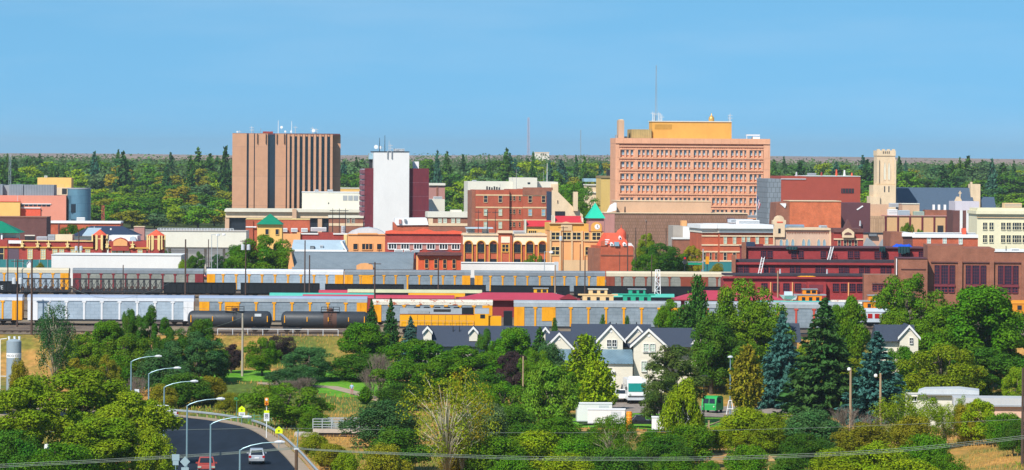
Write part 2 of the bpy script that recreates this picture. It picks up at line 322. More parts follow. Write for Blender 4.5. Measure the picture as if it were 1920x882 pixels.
# ------------------------------------------------------------------ buildings
ALLB = []
class Bld:
    """a building laid out by its outline in the photo (pixel columns and rows) at a chosen distance; local x runs along its front, y goes back"""
    def __init__(s, name, label, pxc, Y, rot=4, cat='building', group=None):
        s.Y = Y; s.u0 = pxc - 960; s.th = R(rot)
        s.X0 = s.u0 * Y / F; s.g = ground(s.X0, Y)
        for _ in range(2): s.X0 = (pxc - 960 + RHO * ((CH - 12) * F / Y)) * Y / F
        s.pxc = pxc; s.root = thing(name, label, cat, (s.X0, Y, s.g), s.th, group); s.wins = {}
    def x(s, px, y=0, py=None):
        k = (px - 960 + RHO * ((py or 380) - HY)) / F; c, n = math.cos(s.th), math.sin(s.th)
        return (k * (s.Y + y * c) - s.X0 - 0 + y * n) / (c - k * n)
    def z(s, py, y=0, px=None):
        if py is None: return -.6
        v = (py - HY) - RHO * ((px or s.pxc) - 960); return CH - v * (s.Y + y) / F - s.g
    def box(s, name, m, px0, px1, t, b=None, y0=0, y1=12, parent=None):
        return bx(name, m, parent or s.root, s.x(px0, y0), s.x(px1, y0), y0, y1, s.z(b, y0), s.z(t, y0))
    def poly(s, name, m, pts, y0, y1, parent=None):
        return MB().prism([(s.x(a, y0), s.z(b, y0)) for a, b in pts], y0, y1).build(name, m, parent or s.root)
    def mb(s): return MB()
    def win(s, pxs, t, b, wpx, y=0, glass=None, frame=None, mull=1, rail=1, name='window', arch=False, fw=.14):
        glass = glass or GLASS; frame = frame or WHITE
        hz = s.z(t, y) - s.z(b, y); wz = wpx * (s.Y + y) / F; key = (round(hz, 2), round(wz, 2), glass.name, frame.name, mull, rail, arch)
        for px in pxs:
            loc = (s.x(px, y), y, s.z(b, y))
            if key not in s.wins:
                q = MB(); f = min(fw, wz * .1); h = wz / 2
                if arch:
                    pts = [(-h, 0), (h, 0), (h, hz * .62), (h * .62, hz * .86), (0, hz), (-h * .62, hz * .86), (-h, hz * .62)]
                    q.prism(pts, -.02, .3, 1)
                    for a, b2 in zip(pts, pts[1:] + pts[:1]): q.tube((a[0], -.05, a[1]), (b2[0], -.05, b2[1]), f, n=4)
                else:
                    q.box(-h, h, -.02, .3, 0, hz, 1)
                    q.box(-h - f, -h, -.16, .3, -f, hz + f).box(h, h + f, -.16, .3, -f, hz + f)
                    q.box(-h, h, -.16, .3, hz, hz + f).box(-h, h, -.22, .3, -f * 1.5, 0)
                    for i in range(mull): xx = -h + wz * (i + 1) / (mull + 1); q.box(xx - f / 2, xx + f / 2, -.1, -.021, 0, hz)
                    for i in range(rail): zz = hz * (i + 1) / (rail + 1); q.box(-h, h, -.08, -.022, zz - f / 2, zz + f / 2)
                s.wins[key] = q.build(name, [frame, glass], s.root, loc=loc)
            else: put(s.wins[key], s.root, loc)
    def gableroof(s, m, px0, px1, ridge, eave, y0, y1, over=.4, name='roof'):  # ridge along x
        ze, zr, ym = s.z(eave, y0), s.z(ridge, (y0 + y1) / 2), (y0 + y1) / 2
        return MB().prismx([(y0 - over, ze), (ym, zr), (y1 + over, ze), (y1 + over, ze - .25), (ym, zr - .3), (y0 - over, ze - .25)], s.x(px0, y0), s.x(px1, y0)).build(name, m, s.root)
    def unit(s, px0, px1, t, b, y0=4, d=3, m=None, name='roof_unit'):
        o = s.box(name, m or LGREY, px0, px1, t, b, y0, y0 + d)
        q = MB(); x0, x1, z1, z0 = s.x(px0, y0), s.x(px1, y0), s.z(t, y0), s.z(b, y0)
        for i in range(1, 4): zz = z0 + (z1 - z0) * i / 4; q.box(x0 + .1, x1 - .1, y0 - .06, y0 - .01, zz - .06, zz + .06)
        q.build('louvre', GREY, o); return o
    def mast(s, px, t, b, y=5, r=.09, m=None, name='antenna', arms=0):
        q = MB(); x0 = s.x(px, y); q.tube((x0, y, s.z(b, y)), (x0, y, s.z(t, y)), r, r * .6, 5)
        for i in range(arms):
            zz = s.z(t, y) - .6 - i * .9; q.box(x0 - .8, x0 + .8, y - .06, y + .06, zz - .08, zz + .08)
        return q.build(name, m or GREY, s.root)
    def dish(s, px, py, rp, y=5, name='satellite_dish'):
        r = rp * s.Y / F; c = Vector((s.x(px, y), y, s.z(py, y))); q = MB()
        q.lathe((c.x, c.y, c.z), [(r * .1, .5 * r), (r * .6, .35 * r), (r, 0)], 12, 'y'); q.tube(c + Vector((0, .4 * r, 0)), (c.x, c.y + .5 * r, c.z - r * 1.6), .09)
        return q.build(name, WHITE, s.root)
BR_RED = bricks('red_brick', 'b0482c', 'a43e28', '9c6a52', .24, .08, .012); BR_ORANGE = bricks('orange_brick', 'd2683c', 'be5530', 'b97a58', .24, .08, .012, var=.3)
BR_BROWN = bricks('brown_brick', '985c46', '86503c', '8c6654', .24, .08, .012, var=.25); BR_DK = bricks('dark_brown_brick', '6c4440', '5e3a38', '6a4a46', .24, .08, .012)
BR_DEPOT = bricks('depot_brick', 'a83c34', '9a352e', '8c4a42', .24, .08, .012); TERRA = bricks('terracotta_brick', 'c0583a', 'b04c32', 'a8684c', .24, .08, .012, var=.25)
TAN = bricks('tan_precast_panel', 'be9072', 'ba8c6e', 'a8826a', 60, 11, .08, var=.08); TANTRIM = mat('tan_stone', 'cdae86', .8, .12, .5)
PINKTAN = bricks('salmon_precast', 'dea482', 'd89e7c', 'c48e70', 3, 3.7, .06, var=.08); BEIGE = mat('beige_stucco', 'c4a184', .85, .1, .3); OCHRE = mat('ochre_stucco', 'd9a24e', .8, .1, .3)
PEACH = mat('peach_stucco', 'dda068', .8, .1, .3); YEL = mat('yellow_stucco', 'e0b468', .8, .1, .3); SAND = mat('sandstone', 'd8bf9e', .85, .16, .6, bump=.2)
MAROON = bricks('maroon_cladding', '6c2630', '662430', '5a2630', 1.2, 3.3, .06, var=.1); WH = mat('whitewashed_wall', 'd9d7d4', .7, .06, .2); OFFWH = mat('off_white_stucco', 'd4d0c2', .8, .08, .3)
SLATE = mat('blue_slate', '44566a', .7, .18, 1.2, streak=4); SHINGLE = mat('charcoal_shingle', '3b4352', .85, .2, 2.5, streak=5, bump=.3); GREENROOF = mat('green_metal_roof', '0f7a5c', .5, .08, .3); AQUAROOF = mat('turquoise_metal_roof', '27b896', .45, .08, .4)
REDROOF = mat('red_metal_roof', 'c8343a', .55, .1, .4); CORAL = mat('coral_tile', 'd85a40', .75, .14, 1.5); PINK = mat('pinkish_concrete', 'ae7c74', .85, .12, .4); GRAVELROOF = mat('roof_gravel', '8c8884', .95, .2, .6)
WHROOF = mat('white_membrane', 'd8d8d6', .7, .08, .3); CORR = bricks('corrugated_grey', '8c979e', '86929a', '6c767e', .5, 8, .1, metal=.2, rough=.5, var=.12); TEALMETAL = bricks('blue_grey_cladding', '5c8294', '587c90', '4a6c80', 3, 2.4, .05, rough=.45, metal=.2, var=.12)
BLUEROOF = mat('pale_blue_roof', 'a9bcc8', .6, .12, .4); PURPLE = mat('plum_metal', '5e3a40', .7, .1, .4); MAROONPAINT = bricks('maroon_painted_brick', 'a63c3c', '983436', '803034', .3, .1, .014, var=.2); TEALFENCE = mat('teal_fence_paint', '2f7678', .7, .15, .6)
NAVY = mat('navy_roof', '2c3a52', .75, .12, 1)
def parapet(b, m, px0, px1, t, hpx, y0=0, y1=12, proud=.35, name='cornice'):
    return bx(name, m, b.root, b.x(px0) - proud, b.x(px1) + proud, y0 - proud, y0 + .9, b.z(t + hpx), b.z(t) + .05)

# --- tan office tower on the left
b = Bld('office_tower', 'tall tan office tower with one broad dark glass strip and deep vertical fins', 537, 1600, 3)
b.box('glass_core', GLASS, 437, 623, 253, None, 1.2, 36)
for a, c, y0 in ((435, 462, 0), (466, 475.6, 0), (477.4, 501.5, 0), (515.5, 535.5, 0)): b.box('wall_panel', TAN, a, c, 251, None, y0, 1.19)
b.box('wall_panel', TAN, 620.5, 638, 253, None, 4, 36); b.box('side_wall', TAN, 435, 437, 251.2, None, 1.2, 36)
for i, a in enumerate((538, 546.6, 556.6, 566.8, 577, 587.4, 597.4, 608, 618.5)):
    f = b.box('fin', TAN, a, a + 4.6, 252, None, -1.6, 1.19)
    if i < 8: b.box('spandrel', TAN, a + 4.7, a + 9.2, 252.5, 256, .4, 1.19)
b.box('roof_cap', PURPLE, 435.5, 637, 250.5, 253.2, 1.3, 35.5)
b.box('penthouse', BR_DEPOT, 492, 511, 247, 251, 8, 16)
for px, t, n in ((448, 245, 1), (471, 237, 2), (521, 226, 0), (546, 227, 0), (553, 236, 1), (585, 238, 2), (592, 240, 2)): b.mast(px, t, 251, 6, .14, LGREY if n else WHITE, arms=n)
for px, py, r in ((527, 239, 2.6), (587, 245, 3.2), (534, 247, 2), (545, 247, 2), (444, 248, 1.6)): b.dish(px, py, r)
for px in (482, 498, 518.5, 532.5): b.box('wall_antenna', BROWNPOLE, px - .7, px + .7, 251.5, 270, -.5, -.01)
for px in (474, 488): b.mast(px, 241, 251, 9, .1)
b = Bld('office_podium', 'long cream roofed podium with dark glass below at the foot of the tan tower', 550, 1500, 3)
b.box('glass_wall', GLASS, 424, 680, 406, None, 1.5, 40); b.box('roof_slab', CREAM, 421, 680, 394, 398, -1.2, 42); b.box('fascia', SAND, 423, 680, 398.1, 409, 0, 41.5)
for px in (426, 552, 600, 660): b.box('pier', BEIGE, px - 4, px + 4, 409.1, None, .3, 1.49)
b.box('chimney', BEIGE, 548, 556, 392, 411, -2.2, -1.25)
b = Bld('brick_building', 'low brick building with two paired windows at the right end of the cream podium', 649, 1450, 3)
b.box('wall', BR_BROWN, 617, 681, 409, None, 0, 14); b.box('cornice', CREAM, 616, 682, 405, 409, -.4, 14); b.box('string_course', SAND, 617, 681, 419, 424, -.15, -.01)
b.win([653, 662.5], 411, 418, 5, -.02, frame=CREAM)
b = Bld('cream_building', 'windowless cream box with a row of grey vents in front of the tan tower', 620, 1530, 3)
b.box('wall', OFFWH, 566.5, 676, 361.5, None, 0, 26); b.box('roof_edge', WHITE, 566, 676.5, 360.6, 361.4, -.2, 26)
for i in range(3): b.box('vent', GREY, 643 + i * 10, 651 + i * 10, 367, 376, -.12, -.01)
b.unit(590, 597, 356, 361, 5); b.unit(614, 624, 356, 361, 5); b.box('door', DARK, 615, 617, 380, 383, -.06, -.005)
b = Bld('ochre_building', 'low ochre rooftop showing between tan tower and white tower', 657, 1690, 3)
b.box('wall', YEL, 632, 684, 354, None, 0, 20); b.box('parapet', OFFWH, 631, 685, 352.8, 354, -.2, 20)
# --- white and maroon tower
b = Bld('apartment_tower', 'slim white tower with maroon wings and rooftop antennas', 729, 1450, 5)
b.box('stair_core', WH, 700.5, 767, 285.5, None, -2, 16); b.box('wing', MAROON, 767.2, 804, 316, None, 0, 15); b.box('wing', MAROON, 684, 700.4, 316, None, 0, 15)
q = MB(); x0, x1 = b.x(677.5), b.x(684)
for i in range(10): zt = b.z(318 + i * 10); q.box(x0, x1 - .01, 1.2, 14, zt - 1.45, zt - .15)
q.build('balcony_bay', bricks('mauve_panel', '8a5a64', '80525e', '6a444e', 1.4, 3, .1), b.root); b.box('balcony_glass', GREY, 678, 683.8, 317, None, 1.6, 13.5)
b.box('roof_rail', DARK, 699.5, 767.5, 284, 285.3, -2.2, 16.2); b.box('tank_room', SKYGLASS, 691, 699, 288, 299, 4, 8); b.box('tank_leg', DARK, 692, 699, 299.1, 316, 5, 7)
for px, t, n in ((711, 259, 0), (721, 254, 0), (732, 270, 2), (729, 264, 0), (741, 278, 1), (752, 279, 1)): b.mast(px, t, 285, 4, .13, DARK if t < 262 else LGREY, arms=n)
b.dish(704.5, 276, 4); b.dish(713, 277, 3); b.unit(738, 758, 279, 284.5, 5)
for px in (726, 734): b.box('wall_antenna', GREY, px - .8, px + .8, 283, 297, -2.5, -2.02)
b.box('roof_unit', WHITE, 774, 785, 303, 316, 5, 8)
for i in range(1, 4): b.box('panel_joint', bricks('mauve_panel', '8a5a64', '80525e', '6a444e', 1.4, 3, .1), 767.3, 803.9, 316 + i * 26, 316.7 + i * 26, -.05, -.004)
b = Bld('cream_building', 'small plain cream block just right of the maroon and white tower', 819, 1480, 4)
b.box('wall', OFFWH, 800, 834, 374, None, 0, 14); b.unit(813, 829, 369, 373.5, 4); b.unit(803, 812, 392, 403, -1.2, 1, WHITE)
b = Bld('brick_building', 'low two storey brick building with cream cornice left of the red brick block', 845, 1400, 4)
b.box('wall', BR_BROWN, 803, 886, 408, None, 0, 16); b.box('cornice', OFFWH, 802, 887, 398, 408, -.5, 16); b.box('roof_house', OFFWH, 846, 866, 394, 398, 2, 9); b.box('string_course', SAND, 803, 886, 419, 424, -.2, -.01)
b.win([825, 834.5, 849.5, 859.5], 410.5, 418, 6, -.02, PALEGLASS, CREAM); b.unit(870, 883, 400, 402.5, 1); b.box('end_bay', SAND, 803.2, 812, 410, 419, -.15, -.02)
b = Bld('flat_building', 'pale flat roofed building among trees just right of the white tower', 820, 1760, 4)
b.box('wall', PINK, 804, 834, 348, None, 0, 14); b.box('roof_slab', OFFWH, 803, 835, 344, 348, -.8, 14); b.box('pier', BR_BROWN, 818, 821, 349, 372, -.3, -.01)
# --- red brick block
b = Bld('brick_block', 'red brick four storey block with pale stone bands and dark sash windows', 965, 1330, 5)
b.box('wall', BR_RED, 892, 955, 357, None, 0, 22); b.box('wall', BR_RED, 955.2, 980, 355.5, None, 1.3, 22); b.box('wall', BR_RED, 980.2, 1036, 355, None, 0, 22); b.box('parapet', BR_BROWN, 980, 1036.5, 351.5, 366, -.3, -.01); b.box('side_wing', BR_BROWN, 884.5, 891.8, 358, None, 3, 20)  # side_wing: shade of the left face put into its darker brick colour
for y in (365, 388, 411.5): b.box('stone_band', TANTRIM, 892, 955, y, y + 2.6, -.12, -.004); b.box('stone_band', TANTRIM, 980.3, 1036, y, y + 2.6, -.12, -.004); b.box('stone_band', TANTRIM, 955.3, 979.9, y + .5, y + 3, 1.2, 1.296)
for i, y in enumerate((367.5, 392.5, 416.5)):
    b.win([910.5, 938], y, y + 12, 6.4, -.02, GLASS if i == 0 else PALEGLASS, TANTRIM, 0, 1); b.win([994, 1019], y, y + 12, 6.4, -.02, GLASS if i == 0 else SKYGLASS, TANTRIM, 0, 1)
    b.win([957.8, 964], y + .5, y + 8.5, 3.6, 1.28, GLASS, TANTRIM, 0, 1); b.win([974.6], y + .5, y + 8.5, 3, 1.28, GLASS, TANTRIM, 0, 1)
for i in range(6): b.box('roof_vent', DARK, 912 + i * 4.6, 914.6 + i * 4.6, 350 + (i % 3), 356.5, 4, 5)
b.mast(937.5, 345, 356, 4); b.mast(968, 318, 355, 9, .08)
b = Bld('white_building', 'long off white flat building with a raised block behind the red brick block', 955, 1560, 4)
b.box('wall', OFFWH, 877, 1046, 341, None, 0, 24); b.box('raised_block', OFFWH, 962, 1007, 333.5, None, -3, 20); b.box('window', GLASS, 989, 994, 342, 345.5, -3.06, -3.01); b.box('wall_end', SAND, 1033, 1046.5, 345, None, -.4, -.01)
b.mast(1025.5, 306, 341, 8, .12, WHITE); b.mast(1019, 318, 341, 8, .07); b.unit(886, 893, 338.5, 341, 5)
b = Bld('church', 'sandstone church with a steep stepped gable and square chimney behind the red roofs', 1070, 1260, 5)
b.poly('gable_wall', SAND, [(1035, 440), (1035, 357), (1042, 361), (1047, 361), (1075, 389), (1086, 393), (1088, 399), (1093, 403), (1093, 440)], 0, 1.2)
b.poly('roof', NAVY, [(1036, 440), (1036, 360), (1042, 363), (1046, 363), (1092, 406), (1092, 440)], 1.25, 20)
b.box('chimney', SAND, 1075.5, 1083.5, 360, 396, -1.2, 1); b.win([1050], 397.5, 406.5, 17, -.02, GLASS, DARK, 3, 1); b.win([1045.5], 376, 381, 1.6, -.02, GLASS, SAND, 0, 0)
# --- federal building
b = Bld('office_block', 'wide salmon eight storey block with ochre penthouse and rows of small windows', 1300, 1430, 5)
b.box('wall', PINKTAN, 1160.5, 1431, 269, None, .9, 14.5); b.box('parapet', PINKTAN, 1153.5, 1443.5, 260, 270, -.35, 16)
b.box('end_pier', PINKTAN, 1153.5, 1160.3, 270.1, None, 0, 16); b.box('end_pier', PINKTAN, 1431.2, 1443.5, 270.1, None, 0, 16)
SLOT = mat('brown_slot', 'a86a52', .85, .15, 1)
wx = []
for k in range(8):
    x0 = 1164.5 + k * 35.0 + (0 if k else 0); wx += [x0 + d for d in ((3.5, 11.5, 20) if k == 0 else (-1.5, 6.5, 15, 23.5))]
wx = [x for x in wx if x < 1428]
for r in range(7):
    y = 275 + r * 22.35
    sp = MB(); x0, x1 = b.x(1160.6), b.x(1430.9); zt, zb = b.z(y - 1.5), b.z(y + 6.5)
    sp.box(x0, x1, .25, .88, zb, zt); sp.box(x0, x1, -.1, .24, zt - .5, zt - .05); sp.box(x0, x1, 0, .24, zb + .0, zb + .35)
    s_ = sp.build('spandrel', PINKTAN, b.root); q = MB()
    for i in range(75):
        xx = x0 + (x1 - x0) * (i + .5) / 75
        if i % 8: q.box(xx - .17, xx + .17, .12, .24, zb + .55, zt - .65)
    q.build('vent_slot', SLOT, s_)
    fl = MB(); zc, zd = b.z(y + 6.6), b.z(y + 20.8)
    for i, xx in enumerate(wx):
        X_ = b.x(xx + 4.2); fl.box(X_ - .3, X_ + .3, .2, .88, zd, zc)
    for k in range(9): X_ = b.x(1157.6 + k * 34.9 - (.0 if k else -2)); fl.box(X_ - .55, X_ + .55, -.05, .88, zd, zc)
    fl.box(x0, x1, .6, .88, zd, zd + .12); fl.build('pier_row', PINKTAN, b.root)
WB = []
cnt = 0
for r in range(6):
    y = 281.6 + r * 22.35
    if r < 3: b.win(wx, y, y + 10.2, 5.6, .85, SKYGLASS, PINKTAN, 0, 0, fw=.06)
q = MB()
for r in range(3, 6):
    for xx in wx:
        y = 281.6 + r * 22.35; q.box(b.x(xx - 2.8), b.x(xx + 2.8), .8, .88, b.z(y + 10.2), b.z(y))
o = q.build('lower_windows', SKYGLASS, b.root); o['kind'] = 'stuff'
q = MB()
for r in range(6):
    for i, xx in enumerate(wx):
        h = (i * 7 + r * 13) % 5; y = 281.6 + r * 22.35
        q.box(b.x(xx - 2.8 + .5 * (h == 3)), b.x(xx + 2.8 - .4 * (h == 1)), .76, .8, b.z(y + 10.2), b.z(y + 10.2 - (0, 1.2, 2.2, 3.4, 1.8)[h] - .6))
o = q.build('window_blinds', mat('pale_blind', 'b8bcc0', .7, .15, 2), b.root); o['kind'] = 'stuff'
b.box('penthouse', OCHRE, 1222, 1371, 229, 260, 5, 14); b.box('penthouse_coping', OFFWH, 1221, 1371.5, 227.4, 229, 4.7, 14.3); b.box('louvre_panel', mat('ochre_vent', 'b98a3c', .7, .2, 2), 1227, 1259, 234, 243, 4.94, 4.99)
b.box('plant_screen', bricks('tan_screen', 'b09a66', 'a89260', '8c7a50', .6, 6, .06), 1183, 1221, 243.5, 259.9, 4, 16); b.box('stack', BEIGE, 1159, 1169.5, 227, 259.9, 3, 8); b.lathe = None
b.box('stack_cap', SAND, 1160.5, 1168, 225, 226.9, 3.6, 7.4)
q = MB(); xm, zt = b.x(1229, 9), b.z(140, 9); zb = b.z(228, 9)
for dx, dy in ((-.35, -.3), (.35, -.3), (0, .4)): q.tube((xm + dx, 9 + dy, zb), (xm + dx * .35, 9 + dy * .35, zt + 3), .07, .05, 4)
for i in range(14): z_ = zb + (zt - zb - 3) * i / 14; q.tube((xm - .33, 8.7, z_), (xm + .33, 8.7, z_ + .9), .04, n=4)
q.tube((xm, 9, zt + 2), (xm, 9, zt), .06, .04, 4); q.build('radio_mast', GREY, b.root)
for px, t in ((1223, 210), (1226, 212), (1234, 211), (1237, 213), (1240, 217)): b.mast(px, t, 228, 8, .2, LGREY, 'panel_antenna', 1)
q = MB(); q.lathe((b.x(1333, 8), 8, b.z(229, 8)), [(.95, 0), (.95, .6), (1.0, .8), (.95, 1.4), (.6, 1.9), (.2, 2.3), (.05, 3.1)], 14); q.build('gilded_dome', mat('gilded_metal', 'd8a860', .35, .1, 1, metal=.4), b.root, True)
b.mast(1368, 213, 228, 7, .2, LGREY, 'panel_antenna', 2); b.mast(1365, 217, 228, 8, .1, GREY); b.mast(1375.5, 20, 21, 8)
b.box('roof_unit', WHITE, 1400, 1424, 252, 254, 6, 9); b.box('roof_unit', WHITE, 1411, 1424, 256, 260, 6, 9); b.mast(1399.5, 252, 260, 6, .12, WHITE); b.box('roof_unit', GREY, 1154, 1157, 254, 260, 5, 7); b.box('roof_unit', GREY, 1171, 1176, 257, 260, 5, 7)
b = Bld('yellow_building', 'narrow yellow concrete block left of the wide salmon office block', 1134, 1500, 5)
b.box('wall', mat('straw_concrete', 'cdae68', .8, .1, .4), 1126.5, 1146, 332, None, 0, 16); b.box('cornice', mat('dark_straw', '8c7a58', .8, .2, 1), 1126, 1146.3, 330, 334, -.4, 16); b.box('roof_house', DARK, 1138, 1144, 318, 330, 4, 7)
b = Bld('stepped_building', 'pale tan building with stepped ledges glimpsed behind the turquoise clock tower', 1112, 1540, 4)
b.box('wall', SAND, 1100, 1128, 348, None, 0, 12); b.box('glass_front', SKYGLASS, 1095, 1127, 335, 341, 6, 14); b.box('ledge', OFFWH, 1099, 1128, 346, 348, -.6, 12); b.box('ledge', OFFWH, 1099, 1128, 360, 362, -.6, -.01); b.win([1121], 365, 374, 5, -.02, GLASS, SAND, 0, 0, arch=True)
b = Bld('theatre', 'long windowless beige and brown ribbed building below the salmon office block', 1240, 1200, 5)
b.box('lower_wall', bricks('brown_ribbed_block', '94705e', '86644f', '6e5444', .5, .9, .06, var=.1), 1153, 1402, 401, None, 0, 20); b.box('corner_wall', PINK, 1134.5, 1152.8, 400.5, None, -.1, 20); b.box('roof_ledge', SAND, 1134, 1403, 399.4, 400.7, -.3, 20)
b.box('upper_wall', BEIGE, 1157, 1333, 378, 399.3, 6, 20); b.box('upper_coping', SAND, 1156.5, 1333.5, 376.6, 378, 5.8, 20)
b.poly('white_awning', WHITE, [(1141, 399), (1147, 386), (1156, 381), (1156, 395)], 1, 5.9); b.mast(1172, 388, 399, 2, .25, DARK, 'vent_pipe'); b.unit(1368, 1420, 403, 408, 21, 2, GREY)
b.mast(1211.5, 412, 416, -.3)
o = b = Bld('white_building', 'small white building with tall dark windows in front of the brown ribbed theatre', 1290, 1120, 4)
b.box('wall', WH, 1281, 1316, 425, None, 0, 12); b.box('side_wall', mat('grey_stucco', 'a39a90', .8, .1, .4), 1262, 1280.8, 424, None, .6, 12); b.win([1300, 1306], 427, 444, 4.4, -.02, GLASS, WHITE, 0, 2); b.win([1311], 427, 436, 3, -.02, GLASS, WHITE, 0, 1); b.box('chimney', PEACH, 1278, 1288, 414, 424, 3, 6); b.unit(1289, 1297, 420, 424.5, 3)
b.box('lower_wall', BR_BROWN, 1263, 1316, 449, None, -4, -.3); b.box('flat_roof', WHROOF, 1262, 1317, 446, 448.9, -4.3, -.3)
# --- red blocks right of the federal building
b = Bld('red_hall', 'big windowless red hall with one dark louvre and a grey clad left side', 1539, 1320, 3)
b.box('wall', bricks('brick_red_panel', 'a24a3c', '9c4638', '944436', .3, .1, .01, var=.08), 1464.5, 1613, 331, None, 0, 30); b.box('low_parapet', WHROOF, 1511, 1613.5, 330, 331, -.2, 30); b.box('step_parapet', LGREY, 1464, 1511, 335.5, 337, -.25, -.01); b.box('side_wall', bricks('grey_ribbed_panel', '7f8890', '788088', '60686e', 1.2, 1.6, .1, var=.12), 1438.5, 1464.3, 336, None, .3, 30)
lv = b.box('louvre', DARK, 1577, 1601, 353.5, 362.5, -.08, -.005); 
for i in range(4): b.box('slat', MAROON, 1579 + i * 5.6, 1580.4 + i * 5.6, 353.6, 362.4, -.2, -.09, parent=lv)
for px, t, m in ((1540, 323, BR_DEPOT), (1568, 318, CORAL), (1583, 319, WHITE), (1597, 324, CORAL), (1493, 323, LGREY)): b.mast(px, t, 331, 5, .35, m, 'flue')
b.unit(1515, 1530, 325, 330, 10, 3, GREY); b.unit(1485, 1500, 332, 336, 10, 3)
b = Bld('brick_hall', 'bare orange brick wall with darker brick flank behind the pale gothic facade', 1530, 1220, 3)
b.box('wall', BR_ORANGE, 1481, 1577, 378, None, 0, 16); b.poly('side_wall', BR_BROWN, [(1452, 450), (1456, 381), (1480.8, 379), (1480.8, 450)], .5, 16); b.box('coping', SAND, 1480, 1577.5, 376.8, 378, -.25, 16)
b.poly('parapet', WHITE, [(1462, 382), (1472, 391), (1474, 386), (1474, 382)], .2, .49)
b = Bld('plum_shed', 'plain plum coloured shed between orange brick wall and church tower', 1604, 1240, 3)
b.box('wall', PURPLE, 1577.5, 1632, 381, None, 0, 16); b.poly('skylight', WHITE, [(1606, 393), (1617, 385.5), (1619, 387), (1608, 394.5)], -.2, -.01); b.mast(1613, 414, 424, -1, .3, LGREY, 'vent_pipe')
# --- church with square tower
b = Bld('church', 'stone church with tall square belfry tower and long blue slate roof', 1740, 1640, 4)
b.box('tower_body', SAND, 1644, 1678, 292, None, 0, 8); b.box('tower_crown', SAND, 1643.5, 1679, 283, 293, -.3, 8.3)
for i in range(4): b.box('merlon', SAND, 1644 + i * 9.4, 1649.5 + i * 9.4, 280.5, 282.9, -.3, .6)
b.box('buttress', SAND, 1641.5, 1645, 345, None, -.8, 3); b.box('buttress', SAND, 1676, 1680, 300, None, -.8, 3); b.box('tower_base', SAND, 1637, 1679.5, 348, None, -1.5, 8.5); b.box('tower_base', SAND, 1631.5, 1650, 369, None, -2.5, 6); b.box('buttress', SAND, 1644.2, 1648, 299, None, -.8, 2)
b.win([1658.5, 1666.5], 303, 338, 4.6, -.02, CREAM, SAND, 0, 0, arch=True, name='belfry_louvre')
for px in (1658.5, 1666.5): b.box('slit_window', GLASS, px - 1, px + 1, 350, 361, -1.56, -1.51)
b.box('stone_band', TANTRIM, 1643.3, 1679.2, 345.5, 347.5, -1.6, -1.51)
for i in range(4): b.box('crown_slot', DARK, 1655 + i * 3.6, 1656.5 + i * 3.6, 284.5, 289, -.36, -.31)
MB().prismx([(12, b.z(410, 12)), (12, b.z(405, 12)), (21, b.z(352, 21)), (30, b.z(405, 12)), (30, b.z(410, 12))], b.x(1681, 20), b.x(1822, 20)).build('nave_roof', SLATE, b.root)
b.box('nave_wall', SAND, 1682, 1838, 400, None, 12.5, 29); b.box('gable_tower', SAND, 1820, 1838, 345, None, 18, 24); b.box('pinnacle', SAND, 1820, 1823, 341, 345, 18, 20)
MB().prismx([(13, b.z(405, 13)), (20, b.z(369, 20)), (28, b.z(405, 13))], b.x(1838.5, 20), b.x(1864, 20)).build('chapel_roof', SLATE, b.root)
b.poly('transept_gable', SAND, [(1780, 412), (1800, 369), (1820, 412)], 4, 12); b.box('cross', SAND, 1799.2, 1800.8, 358, 369.5, 4, 4.6); b.box('cross', SAND, 1797.2, 1802.8, 361, 363, 4.05, 4.55)
# --- right hand downtown
b = Bld('flat_building', 'tan building with a light ribbed left end below the square belfry tower', 1740, 1270, 3)
b.box('ribbed_wall', bricks('ribbed_tan', 'bc9a7a', 'b29070', '9a7a60', .5, 12, .07), 1622.5, 1659, 406, None, -.4, 14); b.box('wall', BEIGE, 1628, 1666, 384, None, 8, 14); b.box('wall', mat('tan_stucco', 'cda476', .8, .08, .3), 1659.2, 1790, 406, None, 0, 14)
for px in (1661, 1684, 1706.5, 1729.5, 1752, 1774.5): b.box('maroon_pilaster', MAROON, px - 1.4, px + 1.4, 406, None, -.3, -.01)
b.box('coping', PINK, 1659, 1790.3, 404.6, 406, -.35, 14); b.box('doorway', DARK, 1758, 1769, 423, 437, -.1, -.01); b.box('stair_house', BEIGE, 1692, 1724, 382.5, 404.5, 5, 13); b.box('roof_slab', OFFWH, 1691.5, 1724.5, 382, 383.4, 4.8, 13.2)
b.unit(1666, 1683, 393, 404.5, 2, 3, WHITE); b.unit(1684, 1706, 395, 404.5, 2, 3, BLUEROOF); b.unit(1714, 1733, 397, 404.5, 2, 3, mat('pale_green_metal', '9fb8a4', .6, .1, 1)); b.box('brick_wing', BR_BROWN, 1735, 1790, 394, 404.4, 9, 14)
b.unit(1668, 1690, 381.5, 389, 14.5, 2, LGREY)
for px in (1751, 1761, 1772): b.box('roof_hood', WHITE, px - 2, px + 2, 384, 393.9, 9.5, 10.5)
b = Bld('stage_tower', 'dark red building with two white vertical stripes and a white cap', 1811, 1230, 3)
b.box('wall', BR_DK, 1787, 1832, 395, None, 0, 12); b.box('white_cap', mat('lilac_white', 'c6bfc6', .8, .06, .3), 1791, 1836, 378, 394.9, .3, 12); b.box('white_stripe', WH, 1800, 1805, 394.8, None, -.3, -.01); b.box('white_stripe', WH, 1812, 1820, 394.8, None, -.3, -.01); b.box('chimney', CORAL, 1804, 1811, 429, 444, -1.6, -.4)
b.poly('gable_cap', SAND, [(1786, 393), (1800, 376), (1808, 390), (1808, 393)], 12.1, 13)
b = Bld('cream_building', 'cream three storey building with dark paired windows at the right edge', 1900, 1150, 2)
CB = mat('cream_masonry', 'dcd4b4', .8, .08, .3)
